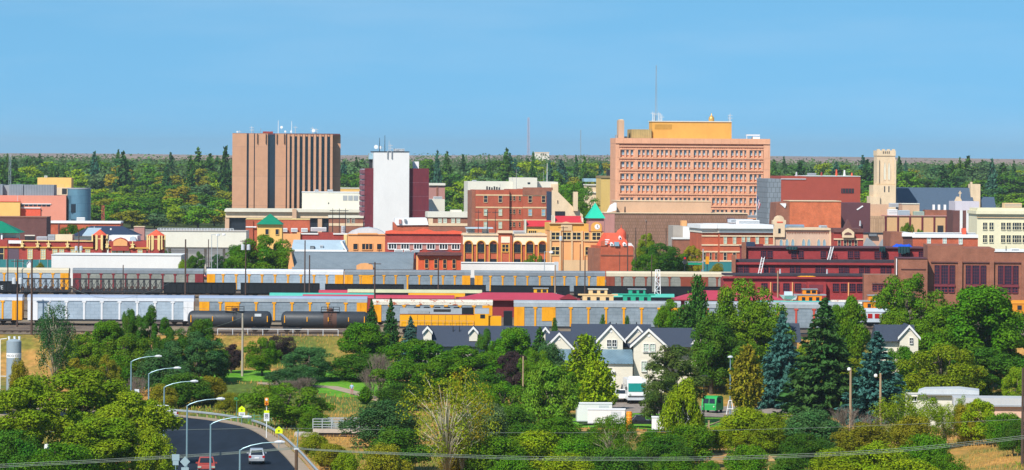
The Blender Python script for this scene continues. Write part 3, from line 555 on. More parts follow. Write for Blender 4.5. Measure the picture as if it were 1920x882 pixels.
b.box('wall', CB, 1832, 1990, 402, None, 0, 16); b.box('cornice', CB, 1830.5, 1992, 396, 402, -1.1, 16); b.box('attic', CB, 1833, 1990, 391, 395.9, -.2, 15); b.box('string_course', TANTRIM, 1832, 1990, 407, 409, -.4, -.01); b.unit(1883, 1916, 381, 391, 6, 4, TANTRIM)
for g in (1853, 1890, 1920, 1946):
    for dx in ((-6, 6) if g in (1853,) else (-9, 1.5, 12.5)):
        b.win([g + dx], 418, 431, 7.6, -.02, GLASS, CB, 1, 1); b.win([g + dx], 441.5, 455, 7.6, -.02, GLASS, CB, 1, 1)
b = Bld('brick_building', 'orange brick building with three white windows and white roof edge', 1770, 1080, 3)
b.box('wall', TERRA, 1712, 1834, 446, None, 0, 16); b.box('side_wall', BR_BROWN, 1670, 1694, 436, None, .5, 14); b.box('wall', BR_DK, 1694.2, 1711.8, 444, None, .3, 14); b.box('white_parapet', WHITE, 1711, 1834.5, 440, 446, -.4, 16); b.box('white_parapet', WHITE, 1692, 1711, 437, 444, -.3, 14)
b.win([1742, 1771.5, 1801.5], 446.5, 457.5, 6, -.02, PALEGLASS, WHITE, 1, 1); b.box('chimney', CORAL, 1806, 1812, 428, 440, 2, 4)
b.unit(1715, 1830, 436.5, 440, 5, 3, WHITE)
# --- gothic facade, red gabled facade, hotel
b = Bld('gothic_building', 'pale stone facade with pointed arch windows and a shaped gable turret', 1507, 1100, 3)
PGS = mat('pale_grey_stone', 'c9aa94', .85, .14, .6, bump=.2)
b.box('wall', PGS, 1450, 1560, 431, None, 0, 14); b.box('cornice', SAND, 1473, 1562, 428, 431.5, -.5, 14); b.box('corner_pier', SAND, 1556, 1562.5, 430, None, -.4, -.01); b.box('corner_pier', SAND, 1448.5, 1453, 430, None, -.4, -.01)
tr = b.poly('turret', SAND, [(1452, 445), (1452, 422), (1449.5, 421), (1449.5, 414), (1452.5, 413.5), (1455, 408), (1460, 405), (1465, 405), (1469, 408), (1471, 413), (1474, 413.5), (1474, 420), (1472, 422), (1472, 445)], -.6, 2.5)
b.box('turret_window', GLASS, 1459.5, 1464, 429, 438, -.66, -.61, parent=tr); b.box('turret_band', CORAL, 1457, 1468, 416, 418.5, -.68, -.61, parent=tr)
b.win([1465, 1476, 1487, 1507, 1517, 1535.5, 1546], 447.5, 465, 6.6, -.02, SKYGLASS, SAND, 0, 0, arch=True)
q = MB()
for i in range(25): xx = b.x(1476 + i * 3.2); q.prism([(xx - .2, b.z(435)), (xx + .2, b.z(435)), (xx, b.z(438.5 + (i % 2)))], -.15, -.01)
q.build('frieze', BR_BROWN, b.root); b.unit(1474, 1508, 422, 428, 6, 4, mat('blue_tank_paint', '5f9ac0', .5, .1, 1)); b.unit(1538, 1551, 423, 428, 6, 3, BLUEROOF)
b = Bld('gabled_building', 'narrow dark red stone facade with a pointed pediment and lunette', 1592, 1095, 3)
b.box('wall', BR_DEPOT, 1563.5, 1619, 436, None, 0, 12); b.box('cornice', BR_DK, 1563, 1619.5, 429, 436, -.4, 12); b.poly('pediment', BR_DK, [(1578, 440), (1590.5, 412), (1603.5, 440)], -1, 2); ped = b.poly('pediment_face', SAND, [(1579.5, 446), (1579.5, 436), (1585, 431), (1590.5, 428), (1596, 431), (1602, 436), (1602, 446)], -1.2, -1.01); b.poly('lunette', BR_DK, [(1583, 441), (1585, 437.5), (1590.5, 435.5), (1596, 437.5), (1598, 441)], -1.26, -1.21, parent=ped)
b.win([1574, 1585, 1594, 1605], 451, 465, 5, -.02, GLASS, SAND, 0, 1); b.box('string_course', SAND, 1563.5, 1619, 447.5, 450, -.3, -.01)
b = Bld('flat_building', 'low plaster building with dark roof vents between gabled facade and brick building', 1646, 1120, 3)
b.box('wall', mat('pinkish_plaster', 'c8a088', .85, .12, .4), 1618, 1672, 439, None, 0, 10); b.unit(1629, 1645, 438, 444, -1, .9, DARK); b.box('window', GLASS, 1658.5, 1664, 443, 447, -.08, -.01); b.poly('shed_roof', GREY, [(1620, 462), (1627, 446), (1634, 451), (1646, 462)], -3, -1.1); b.poly('shed_roof', GREY, [(1648, 462), (1656, 449), (1664, 453), (1670, 462)], -3, -1.1); b.box('coping', DARK, 1617, 1672, 437.6, 439, -.2, 10)
b = Bld('hotel', 'orange brick corner hotel with heavy white cornice and stone banding', 1382, 1070, 8)
b.box('wall', TERRA, 1350, 1450, 437, None, 0, 20); b.box('cornice', WHITE, 1347, 1450.5, 421.5, 429, -1.3, 20); b.box('frieze', OFFWH, 1349, 1450, 429.1, 437, -.5, 20); b.box('dentil_band', GREY, 1349, 1450, 434.5, 436.5, -.75, -.51)
b.poly('corner_wall', TERRA, [(1316, None or 520), (1316, 437), (1349.8, 437), (1349.8, 520)], 2.5, 19); b.box('cornice', WHITE, 1313.5, 1348, 421.5, 429, 1.2, 19); b.box('frieze', OFFWH, 1315.5, 1349, 429.1, 437, 2, 19)
for y in (441.5, 458.5, 471, 488.5): b.box('stone_band', SAND, 1350, 1450, y, y + 2.6, -.25, -.01); b.box('stone_band', SAND, 1316, 1349.8, y, y + 2.6, 2.3, 2.49)
b.win([1360, 1377.5, 1394, 1403.5, 1420, 1437.5], 444, 457, 5.6, -.02, PALEGLASS, SAND, 0, 1); b.win([1360, 1377.5, 1394, 1403.5, 1420, 1437.5], 474, 488, 5.6, -.02, GLASS, SAND, 0, 1); b.win([1322, 1333, 1343], 474, 487, 3.5, 2.48, GLASS, SAND, 0, 1)
b.box('shopfront', TEALFENCE, 1316, 1380, 492, None, -.4, -.02)
b.unit(1370, 1412, 411.5, 418, 8, 4, LGREY); b.unit(1385, 1424, 413, 421, 5, 3, WHITE); b.unit(1367, 1378, 409, 417, 12, 3, PURPLE)
# ------------------------------------------------------------------ left downtown
b = Bld('civic_building', 'salmon building with a strip of windows and blue grey plant screens at the left edge', 60, 1330, 2)
SAL = mat('salmon_stucco_wall', 'd48a74', .85, .08, .3)
b.box('wall', SAL, -60, 124, 367, None, 0, 24); b.box('plant_screen', CORR, -40, 5, 346.5, 366.5, 5, 18); b.box('plant_screen', CORR, 17, 43, 346.5, 366.9, 5, 18); b.box('plant_screen', CORR, 43.8, 101, 347, 366.9, 5.4, 18); b.box('screen_gap', GREY, 5.2, 16.8, 348, 366.9, 7, 18)
for i in range(7): b.box('window', GLASS, 38 + i * 8.2, 44.8 + i * 8.2, 383.5, 387.3, -.08, -.01)
b.box('window_ledge', WHITE, 37, 96, 382, 383.3, -.3, -.01); b.box('lower_wall', CORAL, 38, 76, 391, None, -.5, -.01); b.box('white_ledge', WHITE, 38, 76, 389.5, 391, -.8, -.01)
b.box('ochre_wing', YEL, -60, 37.5, 379, None, -3, -.6); b.box('wing_coping', CORAL, -60, 38, 378, 379, -3.2, -.5); b.mast(33, 367, 379, -1, .08, LGREY)
b = Bld('round_building', 'blue grey metal clad cylinder with one window beside the salmon building', 146, 1330, 0)
q = MB(); rr = 22 * 1330 / F; q.lathe((0, rr, 0), [(rr, -.5), (rr, b.z(354))], 40); q.build('drum', TEALMETAL, b.root, True)
MB().lathe((0, rr, b.z(354)), [(rr + .1, -.15), (rr + .1, .2)], 40).build('rim', GREY, b.root, True)
b.box('window', GLASS, 133, 142, 383, 399, .02, .8); b.box('window', GLASS, 133, 142, 412, 416, .02, .8)
b.box('side_wall', DARK, 116, 124, 354, 365, 3, 5); b.unit(144, 159, 408, 417, -3, 2.5, WHITE)
b = Bld('ochre_building', 'ochre box with small brick annex rising behind the blue grey cylinder', 103, 1500, 2)
b.box('wall', YEL, 70, 133.5, 333.5, None, 4, 16); b.box('annex', SAND, 102, 133, 352, None, 0, 3.9); b.box('panel', mat('pale_ochre', 'd0b070', .8, .1, .4), 109, 120, 345, 352, 3.9, 3.99); b.unit(83, 88, 330, 333.5, 6, 2, WHITE)
b = Bld('brick_building', 'plain grey brown brick block beside the green hipped roof', 40, 1180, 2)
b.box('wall', BR_DK, -60, 87.5, 408, None, 0, 16); b.box('coping', BR_BROWN, -60, 88, 407, 408, -.2, 16)
b = Bld('brick_building', 'low orange brick building with white roof edge in front of the blue grey cylinder', 156, 1240, 2)
b.box('wall', TERRA, 88.5, 226, 419, None, 0, 14); b.box('white_edge', WHITE, 88, 226.5, 415.5, 419, -.4, 14); b.box('drain_pipe', BR_DK, 109, 111, 420, None, -.3, -.01); b.unit(88, 94, 408, 415.5, 3)
b = Bld('pavilion', 'green hipped metal roof on pale walls at the left edge of the depot', 8, 1060, 0)
MB().hip(b.x(-45, 0), b.x(38, 0), -1, 12, b.z(437), b.z(415.5), 5.2).build('roof', GREENROOF, b.root); b.box('wall', OFFWH, -35, 30, 437.2, None, .8, 10); b.box('brick_base', BR_DEPOT, -38, 36, 446, None, .2, .79); b.box('column', WHITE, 2, 5, 437.2, 455, -.5, -.01)
# --- railway depot
b = Bld('railway_depot', 'long red brick depot with cream finials and two coral roofed turrets', 155, 1020, 0)
CRM = mat('cream_terracotta', 'e0c486', .8, .1, .6)
b.box('wall', BR_DEPOT, -60, 176, 452.5, None, 0, 16); b.box('wall', BR_DEPOT, 204, 275, 452.5, None, 0, 16); b.box('coping', CRM, 40, 176, 451.5, 453.2, -.35, .5); b.box('string_course', mat('gold_stone', 'c89a4a', .8, .12, .6), -60, 310, 463.5, 466, -.3, -.01)
b.box('stone_door', mat('plum_door', '5a4a56', .7, .1, .5), 15, 36, 467, None, -.08, -.01); b.box('white_sign_board', WHITE, 16, 40, 452, 457.6, -.6, -.36)
for px in (42.5, 71.5, 92, 127.5, 201.5, 249.5):
    q = MB(); X_ = b.x(px); z0, z1 = b.z(468), b.z(452.5)
    q.box(X_ - .12, X_ + .12, -.7, -.36, z0 + .4, z1 + .1); q.box(X_ - .5, X_ + .5, -.75, -.36, z0 + 1.15, z0 + 1.4); q.prism([(X_ - .4, z0 + .45), (X_ + .4, z0 + .45), (X_ + .22, z0 + 1.1), (X_ - .22, z0 + 1.1)], -.72, -.36); q.build('finial', CRM, b.root)
def turret(px, half, apex, facets):
    zt, zb, ze = b.z(apex), b.z(505), b.z(441.5); X_ = b.x(px); r = half * b.Y / F
    pts = [(X_ + r * math.cos(a) * 1.0, 1 + r * math.sin(a)) for a in [R(22.5 + 45 * i) for i in range(8)]]
    t = MB().prismz(pts, -.5, ze).build('turret', BR_DEPOT, b.root)
    q = MB(); n = len(pts); q.add([(X_ + (x - X_) * 1.08, 1 + (y - 1) * 1.08, ze) for x, y in pts] + [(X_, 1, zt)], [(i, (i + 1) % n, n) for i in range(n)] + [tuple(range(n))]); q.build('turret_roof', CORAL, t)
    q = MB()
    for x, y in pts:
        if y < 1.8:
            dx, dy = (x - X_) / r, (y - 1) / r; q.box(x + dx * .1 - .16, x + dx * .1 + .16, y + dy * .1 - .16, y + dy * .1 + .16, b.z(469), b.z(440)); 
            q.box(x * .55 + .45 * X_ - .16 + dx * .4, x * .55 + .45 * X_ + .16 + dx * .4, 1 - r * .97 - .12, 1 - r * .9, b.z(467), b.z(441))
    q.prismz([(X_ + (x - X_) * 1.04, 1 + (y - 1) * 1.04) for x, y in pts], b.z(448.5), b.z(447)); q.build('buttress_trim', CRM, t)
turret(187, 14, 430, 8); turret(293, 17, 430, 8)
pd = b.poly('pediment', BR_DEPOT, [(209, 470), (212, 452), (218, 447.5), (226, 445.3), (234, 447.5), (240, 452), (243, 470)], -.6, 1); b.poly('pediment_panel', PEACH, [(213, 461), (213, 453), (219, 449), (226, 447), (233, 449), (239, 453), (239, 461)], -.72, -.61, parent=pd)
b.win([57, 81.5, 103.5, 116, 138, 149, 165, 214, 226, 239, 263], 468.5, 486, 8, -.02, PALEGLASS, CRM, 1, 3); b.win([3], 466, 488, 9, -.02, GLASS, CRM, 0, 1)
MB().prismx([(6, b.z(442)), (6, b.z(444)), (20, b.z(444)), (20, b.z(430))], b.x(150), b.x(176)).build('roof_slope', BLUEROOF, b.root)
b.box('white_roof', WHITE, 205, 258, 441.5, 452, 3, 12); b.poly('arched_hood', BLUEROOF, [(243, 452), (244, 445), (249, 443), (254, 445), (256, 452)], 1.5, 2.9)
b.box('roof_house', mat('cream_roof_house', 'd8ccaa', .8, .1, .4), 104, 136, 440.5, 451.4, 3, 8); b.unit(90, 103, 440.5, 451.4, 3, 3, STEEL); b.box('rooftop_frame', DARK, 47, 65, 443.5, 451.4, 4, 5); b.box('frame_top', OFFWH, 46.5, 65.5, 441.5, 443.4, 3.9, 5.1); b.unit(69, 88, 444.5, 451.4, 4, 3, LGREY)
b = Bld('charcoal_roofed_building', 'building with a wide charcoal hipped roof behind the depot turrets', 195, 1100, 0)
MB().hip(b.x(132), b.x(258), 0, 16, b.z(443), b.z(425), 4.5).build('roof', NAVY, b.root); b.box('wall', OFFWH, 138, 252, 443.2, None, 1, 15); b.mast(177, 425, 433, 2, .1, WHITE)
for px in (208, 208.6): b.mast(px, 428, 434, 5, .25, WHITE, 'vent_pipe')
b = Bld('brick_tower', 'small pinkish brick block standing between charcoal roof and right depot turret', 261, 1130, 2); b.box('wall', PINK, 251.5, 271, 426, None, 0, 5); b.box('coping', SAND, 251, 271.4, 424.8, 426, -.15, 5)
# --- viaduct and its railing
b = Bld('viaduct', 'long pale concrete viaduct with a grey railing right of the depot', 375, 1110, 0, 'bridge')
b.box('parapet_wall', OFFWH, 296, 462, 434, 464, 0, 12); b.box('recessed_beam', CONC, 296, 462, 464, 467, .5, 11); b.box('coping', CONC, 296, 462, 432.8, 434, -.2, 12)  # concrete beam set back below the parapet wall
for px in (318, 350, 385, 420, 452): b.box('column', CONC, px - 2, px + 2, 467.1, None, 4, 6)
q = MB(); x0, x1, z0, z1 = b.x(296), b.x(438), b.z(432.8), b.z(429)
for i in range(27): xx = x0 + (x1 - x0) * i / 26; q.box(xx - .07, xx + .07, .1, .22, z0, z1)
q.box(x0, x1, .1, .2, z1, z1 + .12).box(x0, x1, .12, .2, (z0 + z1) / 2, (z0 + z1) / 2 + .08).build('railing', LGREY, b.root)
# --- between tower and arcade
b = Bld('brick_building', 'red brick shop with white roof boxes behind the small green pyramid roof', 520, 1240, 2)
b.box('wall', TERRA, 461, 581, 412, None, 0, 14); b.box('white_coping', CRM, 461, 581, 411, 412, -.2, 14); b.box('side_bay', BR_RED, 461, 475, 414, None, -.5, -.01); b.box('white_band', WHITE, 461, 481, 425, 427, -.7, -.51)
for px in (533, 552, 571): b.unit(px - 6, px + 6, 428, 435, -2, 1.5, WHITE)
b = Bld('kiosk_tower', 'peach square tower under a small green pyramid roof', 506, 1080, 0)
MB().pyr(b.x(480.5), b.x(531), -.8, 6, b.z(421), b.z(401)).build('roof', GREENROOF, b.root); b.box('wall', YEL, 482.5, 529, 421.2, None, 0, 5.4); b.win([501, 520], 430, 440, 6, -.02, GLASS, YEL, 0, 0)
b = Bld('shop', 'row of low brick shops with a stepped parapet left of the arcade', 605, 1130, 2)
b.box('wall', BR_DEPOT, 564, 652, 440, None, 0, 14); b.box('step_parapet', BR_DEPOT, 597, 625, 436, 439.9, 0, 1); b.box('step_coping', WH, 563, 597, 437.5, 440, -.3, 1.2); b.box('step_coping', WH, 625, 652, 437.5, 440, -.3, 1.2); b.box('peach_end', PEACH, 529, 563.8, 440, None, -.4, 10); b.box('pilaster', PEACH, 557, 563.5, 436, None, -.8, -.41); b.box('pilaster', CRM, 645, 651, 440.2, None, -.5, -.01)
b.unit(583, 612, 427, 434, 8, 4, WHITE); b.unit(640, 648, 424, 437, 8, 4, LGREY)
for px in (624, 636.5, 648): b.mast(px, 391, 437, 6, .12, DARK, 'flag_pole', 1)
b = Bld('shop', 'peach stucco shop with an arched grey vault roof and three dark windows', 688, 1085, 2)
b.box('wall', PEACH, 652, 723, 440, None, 0, 14); b.poly('vault_roof', LGREY, [(652, 440), (660, 434), (674, 429), (692, 427), (708, 430), (718, 435), (723, 440)], 2, 14); b.box('vault_panel', PEACH, 671, 708, 437.5, 440, -.25, 1.9); b.box('coping', PEACH, 652, 723, 438.8, 440, -.4, -.26)
b.win([667, 711.5], 457.5, 468, 8, -.02, GLASS, PEACH, 0, 0); b.win([689], 457.5, 468, 19, -.02, GLASS, PEACH, 2, 0)
b = Bld('shop', 'brown brick shop with white framed windows and curved coral parapet', 795, 1070, 2)
b.box('wall', BR_DEPOT, 723, 868, 439, None, 0, 16)
b.poly('parapet', CORAL, [(723, 439), (723, 434), (735, 432), (750, 434), (775, 434), (788, 430), (795, 429), (803, 430), (815, 434), (836, 434), (850, 432), (866, 434), (868, 439)], -.5, .4)
b.box('white_lintel', WHITE, 727, 865, 456, 457.5, -.4, -.01); b.win([736.5, 760, 784, 808.5, 832, 855], 458, 467, 14, -.02, GLASS, WHITE, 2, 0)
MB().box(b.x(726), b.x(864), -.02, -.005, b.z(468), b.z(456)).build('window_band', PINK, b.root)
b.unit(740, 756, 468.5, 475, -4, 2, WHITE); b.unit(758, 770, 469, 475, -4, 2, WHITE); b.unit(772, 786, 470, 475, -4, 2, LGREY)
b = Bld('annex_building', 'white roofed red brick annex at the foot of the white tower', 775, 1260, 3)
b.box('wall', TERRA, 738, 804, 418, None, 0, 12); b.poly('white_roof', WHITE, [(740, 418), (741, 410), (800, 409), (804, 422), (744, 423)], -.5, 12); b.box('chimney', PINK, 748, 753, 412, 420, -1, -.51); b.unit(758, 762, 411, 416, -1.2, .6, GREY)
b = Bld('arcade_building', 'orange and cream arcaded facade with seven arched bays and a tall middle bay', 947, 1060, 3)
b.box('wall', TERRA, 868, 1032, 441.5, None, 0, 18); b.box('cornice', SAND, 868, 1036, 439.5, 442, -.7, 18)
for x0, x1 in ((868.5, 934.5), (961.5, 1027)):
    q = MB(); arcs = [878.6, 902.2, 925.5] if x0 < 900 else [970.5, 994, 1017.5]; half = 7.6
    outl = [(x0, 442.2), (x1, 442.2), (x1, 459)]
    for cx in reversed(arcs):
        outl += [(cx + half, 459)] + [(cx + half * math.cos(R(a)), 459 - 7.2 * math.sin(R(a))) for a in range(20, 180, 20)] + [(cx - half, 459)]
    outl += [(x0, 459)]
    b.poly('arch_spandrel', mat('pale_cream_stucco', 'ead6bc', .8, .06, .3), outl, -.35, -.01)
AR = [878.6, 902.2, 925.5, 970.5, 994, 1017.5]
for cx in AR:
    q = MB(); pts = [(cx - 7.6, 492), (cx - 7.6, 459)] + [(cx + 7.6 * math.cos(R(a)), 459 - 7.2 * math.sin(R(a))) for a in range(160, 0, -20)] + [(cx + 7.6, 459), (cx + 7.6, 492)]
    q.path([(b.x(p), -.42, b.z(y)) for p, y in pts], .15, 4); q.build('arch_trim', OCHRE, b.root)
    b.box('sill_band', CRM, cx - 7, cx + 7, 473, 474.6, -.2, -.01)
b.win(AR, 459, 472.5, 13.4, -.02, GLASS, DARK, 1, 1); b.win(AR, 487, 494, 13, -.02, GLASS, DARK, 1, 0)
mb_ = b.box('middle_bay', TERRA, 935, 961, 437.5, None, -.8, 3); b.box('bay_cornice', SAND, 934, 962, 433, 437.4, -1.3, 3); b.box('cream_panel', mat('pale_cream_stucco', 'ead6bc', .8, .06, .3), 940, 956.5, 444, 455.5, -.95, -.81, parent=mb_); b.win([948], 459, 472, 11.5, -.82, GLASS, OCHRE, 1, 1); b.box('bay_trim', OCHRE, 940, 941.4, 456, 492, -1, -.81, parent=mb_); b.box('bay_trim', OCHRE, 955, 956.4, 456, 492, -1, -.81, parent=mb_)
b.unit(876, 890, 429, 437, 9, 5, LGREY); b.box('roof_canopy', BLUEROOF, 874, 925, 427, 429.5, 6, 12); b.unit(905, 917, 430, 438, 8, 3, WHITE); b.unit(963, 985, 433, 439, 6, 4, LGREY)
for px in (897, 914, 929): b.mast(px, 394, 439, 6, .1, DARK, 'flag_pole', 1)
b = Bld('shop', 'ochre low building with red metal roof left of the clock tower building', 1010, 1110, 3)
b.box('wall', YEL, 986, 1036, 424, None, 0, 10); MB().prismx([(-.6, b.z(425)), (4, b.z(414)), (9, b.z(425))], b.x(987), b.x(1036)).build('roof', REDROOF, b.root); b.box('end_coping', CREAM, 985, 987, 412, 445, -.6, 5); b.win([998.5], 433, 439, 14, -.02, GLASS, YEL, 3, 0); b.box('letter_panel', TANTRIM, 1008, 1016, 435.5, 437, -.1, -.01)
b = Bld('clock_building', 'ochre two storey building with a turquoise pyramid roofed clock tower', 1080, 1050, 4)
b.box('wall', PEACH, 1032, 1095, 433, None, 0, 16); b.box('upper_wall', OCHRE, 1031, 1095, 419, 432.9, 0, 16); b.box('tower', PEACH, 1095.3, 1132, 434, None, -.6, 6); b.box('tower_upper', PINK, 1104, 1132.5, 409.5, 433.9, -.8, 6); b.box('upper_wall', OCHRE, 1095.3, 1103.8, 420, 433.9, -.6, 6)
MB().pyr(b.x(1100), b.x(1134.5), -1.4, 5.6, b.z(409.3), b.z(380)).build('tower_roof', AQUAROOF, b.root)
ck = b.poly('clock_arch', OCHRE, [(1108.5, 434), (1108.5, 425)] + [(1118.5 + 10 * math.cos(R(a)), 425 - 8.5 * math.sin(R(a))) for a in range(160, 0, -20)] + [(1128.5, 425), (1128.5, 434)], -.95, -.81)
q = MB(); q.lathe((b.x(1119.5), -1.0, b.z(425.2)), [(.66, 0), (.66, .1)], 20, 'y'); fc = q.build('clock_face', WHITE, ck); q = MB(); X_, Z_ = b.x(1119.5), b.z(425.2)
q.tube((X_, -1.06, Z_), (X_ + .1, -1.06, Z_ + .55), .06, .04, 4); q.tube((X_, -1.06, Z_), (X_ + .28, -1.06, Z_ - .3), .07, .05, 4); q.build('clock_hand', DARK, ck)
b.box('string_course', TANTRIM, 1031, 1095, 450, 452, -.3, -.01); b.box('string_course', TANTRIM, 1095.3, 1132, 451, 453, -.9, -.61); b.box('cornice', TANTRIM, 1030, 1095, 418, 420, -.5, .5)
b.poly('parapet_arch', TANTRIM, [(1052, 433), (1052, 421), (1056, 417.5), (1062, 416), (1068, 417.5), (1073, 421), (1073, 433)], -.25, .6)
for px in (1033, 1051, 1073, 1092): b.box('pilaster', TANTRIM, px - 1.5, px + 1.5, 433, None, -.3, -.01)
b.win([1042, 1063, 1081.5], 436.5, 449.5, 15, -.02, GLASS, CRM, 1, 1); b.win([1100.5], 436.5, 449.5, 8, -.62, GLASS, CRM, 0, 1); b.win([1118.5], 436.5, 450, 15, -.62, GLASS, CRM, 1, 1); b.win([1041.5], 463.5, 478, 15, -.02, GLASS, CRM, 1, 1); b.win([1101.5], 463.5, 478, 7, -.62, GLASS, CRM, 0, 1)
MB().prismx([(2, b.z(419)), (2, b.z(418.8)), (8, b.z(406)), (14, b.z(419))], b.x(1041, 5), b.x(1091, 5)).build('red_roof', REDROOF, b.root); b.box('roof_gable', CREAM, 1039, 1041, 405, 419, 3, 12); b.box('roof_gable', CREAM, 1091, 1094, 409, 419, 3, 12); b.box('stone_base', TANTRIM, 1058, 1115, 488, None, -2, -.95)
b = Bld('domed_building', 'old coral brick building with steep red roof dormers and a small dome', 1155, 1035, 9)
b.box('wall', TERRA, 1127, 1188, 462, None, 0, 14); b.box('side_wing', BR_BROWN, 1114, 1126.8, 466, None, .5, 9); b.box('band', BR_BROWN, 1127, 1188, 478, 479.5, -.2, -.01)
MB().add([(b.x(1136), 0, b.z(462.2)), (b.x(1186), 0, b.z(462.2)), (b.x(1186), 13, b.z(462.2)), (b.x(1136), 13, b.z(462.2)), (b.x(1144), 5, b.z(438)), (b.x(1168), 5, b.z(438)), (b.x(1168), 9, b.z(438)), (b.x(1144), 9, b.z(438))], [(0, 1, 5, 4), (1, 2, 6, 5), (2, 3, 7, 6), (3, 0, 4, 7), (4, 5, 6, 7), (3, 2, 1, 0)]).build('roof', CORAL, b.root)
dm = MB().lathe((b.x(1165, 7), 7, b.z(441)), [(1.35, -1.2), (1.3, 0), (1.05, .8), (.55, 1.3), (.1, 1.55), (.05, 2.4)], 14).build('dome', CORAL, b.root, True)
for px, y, s_ in ((1148, 459, 3), (1172, 459, 3), (1163.5, 447, 2.4)):
    dr = b.poly('dormer', WHITE, [(px - s_, y + 2.5), (px - s_, y - 1), (px, y - 4.5), (px + s_, y - 1), (px + s_, y + 2.5)], -.3 + (2.6 if y < 450 else 0), 4); b.box('dormer_window', GLASS, px - 1.3, px + 1.3, y - 1, y + 1.5, -.36 + (2.6 if y < 450 else 0), -.31 + (2.6 if y < 450 else 0), parent=dr)
b.box('skylight', SKYGLASS, 1153, 1161.5, 454, 461.8, -.5, .6); b.poly('step_gable', WHITE, [(1178, 462), (1178, 456), (1184, 456), (1190, 464)], .2, 1); b.poly('step_gable', TERRA, [(1127, 462), (1127, 453), (1136, 451), (1140, 462)], -.15, -.01)
for i in range(3): b.box('corbel', WHITE, 1135, 1143 - i * 2, 449 + i * 4, 451 + i * 4, -.4, -.16)
# --- sheds behind the back track
b = Bld('shed', 'long low white flat shed behind the maroon railcar', 220, 960, 0); b.box('wall', WH, 97, 340, 478.8, None, 0, 16); b.box('roof_edge', WHITE, 96.6, 340.4, 477.8, 478.7, -.2, 16)
b = Bld('fence', 'teal board fence left of the long white shed', 30, 950, 0, 'fence'); b.box('board_panel', TEALFENCE, -60, 97, 487, None, 0, .15)
for i in range(10): b.box('post', GREY, -50 + i * 15.5, -49 + i * 15.5, 486, None, -.15, -.005)
b = Bld('shed', 'tiny white gabled shed in front of the teal fence', 55, 944, 0); b.poly('wall', WHITE, [(51, 515), (51, 494.5), (55, 490), (58.5, 494.5), (58.5, 515)], 0, 2.5); b.poly('roof', LGREY, [(50.5, 495.2), (55, 489.5), (59, 495.2), (59, 494), (55, 488.4), (50.5, 494)], -.2, 2.7)
b = Bld('warehouse', 'long grey pitched warehouse roof with an orange end gable', 664, 950, 0)
MB().prismx([(0, b.z(505)), (9, b.z(474)), (18, b.z(505))], b.x(550, 5), b.x(776, 5)).build('roof', CORR, b.root); b.box('wall', BEIGE, 551, 775, 504, None, .4, 17); b.poly('gable_wall', PEACH, [(541, 520), (541, 500), (546, 473), (552, 500), (552, 520)], 1, 17)
b.poly('entrance_gable', PEACH, [(669, 508), (669, 498), (676, 494.5), (685, 493.5), (694, 494.5), (700, 498), (700, 508)], -1, .39)
MB().prismx([(9.5, b.z(474.5)), (12, b.z(470)), (18, b.z(505))], b.x(778, 5), b.x(786, 5)).build('end_roof', GREY, b.root)
b = Bld('shed', 'white and pale blue sloped roof behind the grey warehouse', 598, 1010, 0)
MB().prismx([(0, b.z(471)), (12, b.z(452)), (22, b.z(471))], b.x(546), b.x(644)).build('roof', BLUEROOF, b.root); b.box('eave', WHITE, 548, 651, 468.5, 472, -.6, -.05); b.box('wall', PEACH, 549, 648, 472.1, None, .2, 20); b.unit(582, 590, 462, 468, 2, 2, DARK); b.unit(600, 606, 460, 466, 3, 2, LGREY)
b.poly('end_slope', WHITE, [(638, 453), (642, 453), (651, 470), (648, 470)], 1, 12)
b = Bld('brick_shop', 'small bright orange brick building with brown hipped eaves and narrow windows', 824, 950, 2)
b.box('wall', bricks('vivid_orange_brick', 'd8562c', 'c84a24', 'b0583a', .24, .08, .012), 785, 865, 479, None, 0, 10); MB().hip(b.x(782), b.x(868), -1, 11, b.z(479), b.z(470), 5).build('roof', PURPLE, b.root); b.box('eave_band', BR_DK, 784, 866, 473.5, 480.2, -.6, -.02); b.win([800.5, 818, 834.5, 852], 487, 503, 6, -.02, GLASS, PEACH, 0, 1)
b.poly('buttress', PEACH, [(781, 512), (781, 480), (786, 478), (789, 512)], 1, 2)
b = Bld('retaining_wall', 'pale low wall with grey shutters below the arcaded facade', 955, 960, 0, 'wall'); b.box('wall', WH, 865, 1046, 494, None, 6, 6.6); b.box('coping', WHITE, 865, 1046, 492, 494, 5.8, 6.8); b.box('end_pier', LGREY, 1040, 1048, 491, None, 5.4, 7.2)
# --- maroon three tier warehouse and brick roundhouse
b = Bld('warehouse', 'maroon painted warehouse stepping up in three tiers with dark flat roofs', 1530, 880, 2)
DKROOF = mat('tar_roof', '3c3840', .9, .2, .6)
b.box('lower_tier', MAROONPAINT, 1358, 1626, 523, None, -8, 0); b.box('lower_cornice', MAROONPAINT, 1356, 1627, 519.5, 523, -8.6, -6); b.box('lower_roof', DKROOF, 1360, 1626, 514.5, 518, -7.5, 1)
b.box('middle_tier', MAROONPAINT, 1380, 1686, 497, None, 1.1, 8); b.box('middle_cornice', MAROONPAINT, 1378, 1687, 493, 497, .5, 3); b.box('middle_roof', DKROOF, 1381, 1686, 488, 492.5, 1.5, 9)
b.box('upper_tier', MAROONPAINT, 1398, 1740, 466, None, 9.1, 22); b.box('upper_cornice', PURPLE, 1397, 1741, 463.5, 465.5, 8.5, 22)
WMR = mat('maroon_frame', '74303a', .7, .12, 1); DUSK = mat('dusky_window', '26263a', .2, .3, 1.5)
up = [(1432, 1444), (1489, 1502), (1544, 1557), (1595, 1607), (1645, 1657), (1690, 1702), (1728, 1738)]
for a, c in up: b.win([a, c], 471, 483, 9.5, 9.08, DUSK, WMR, 2, 2, fw=.06)
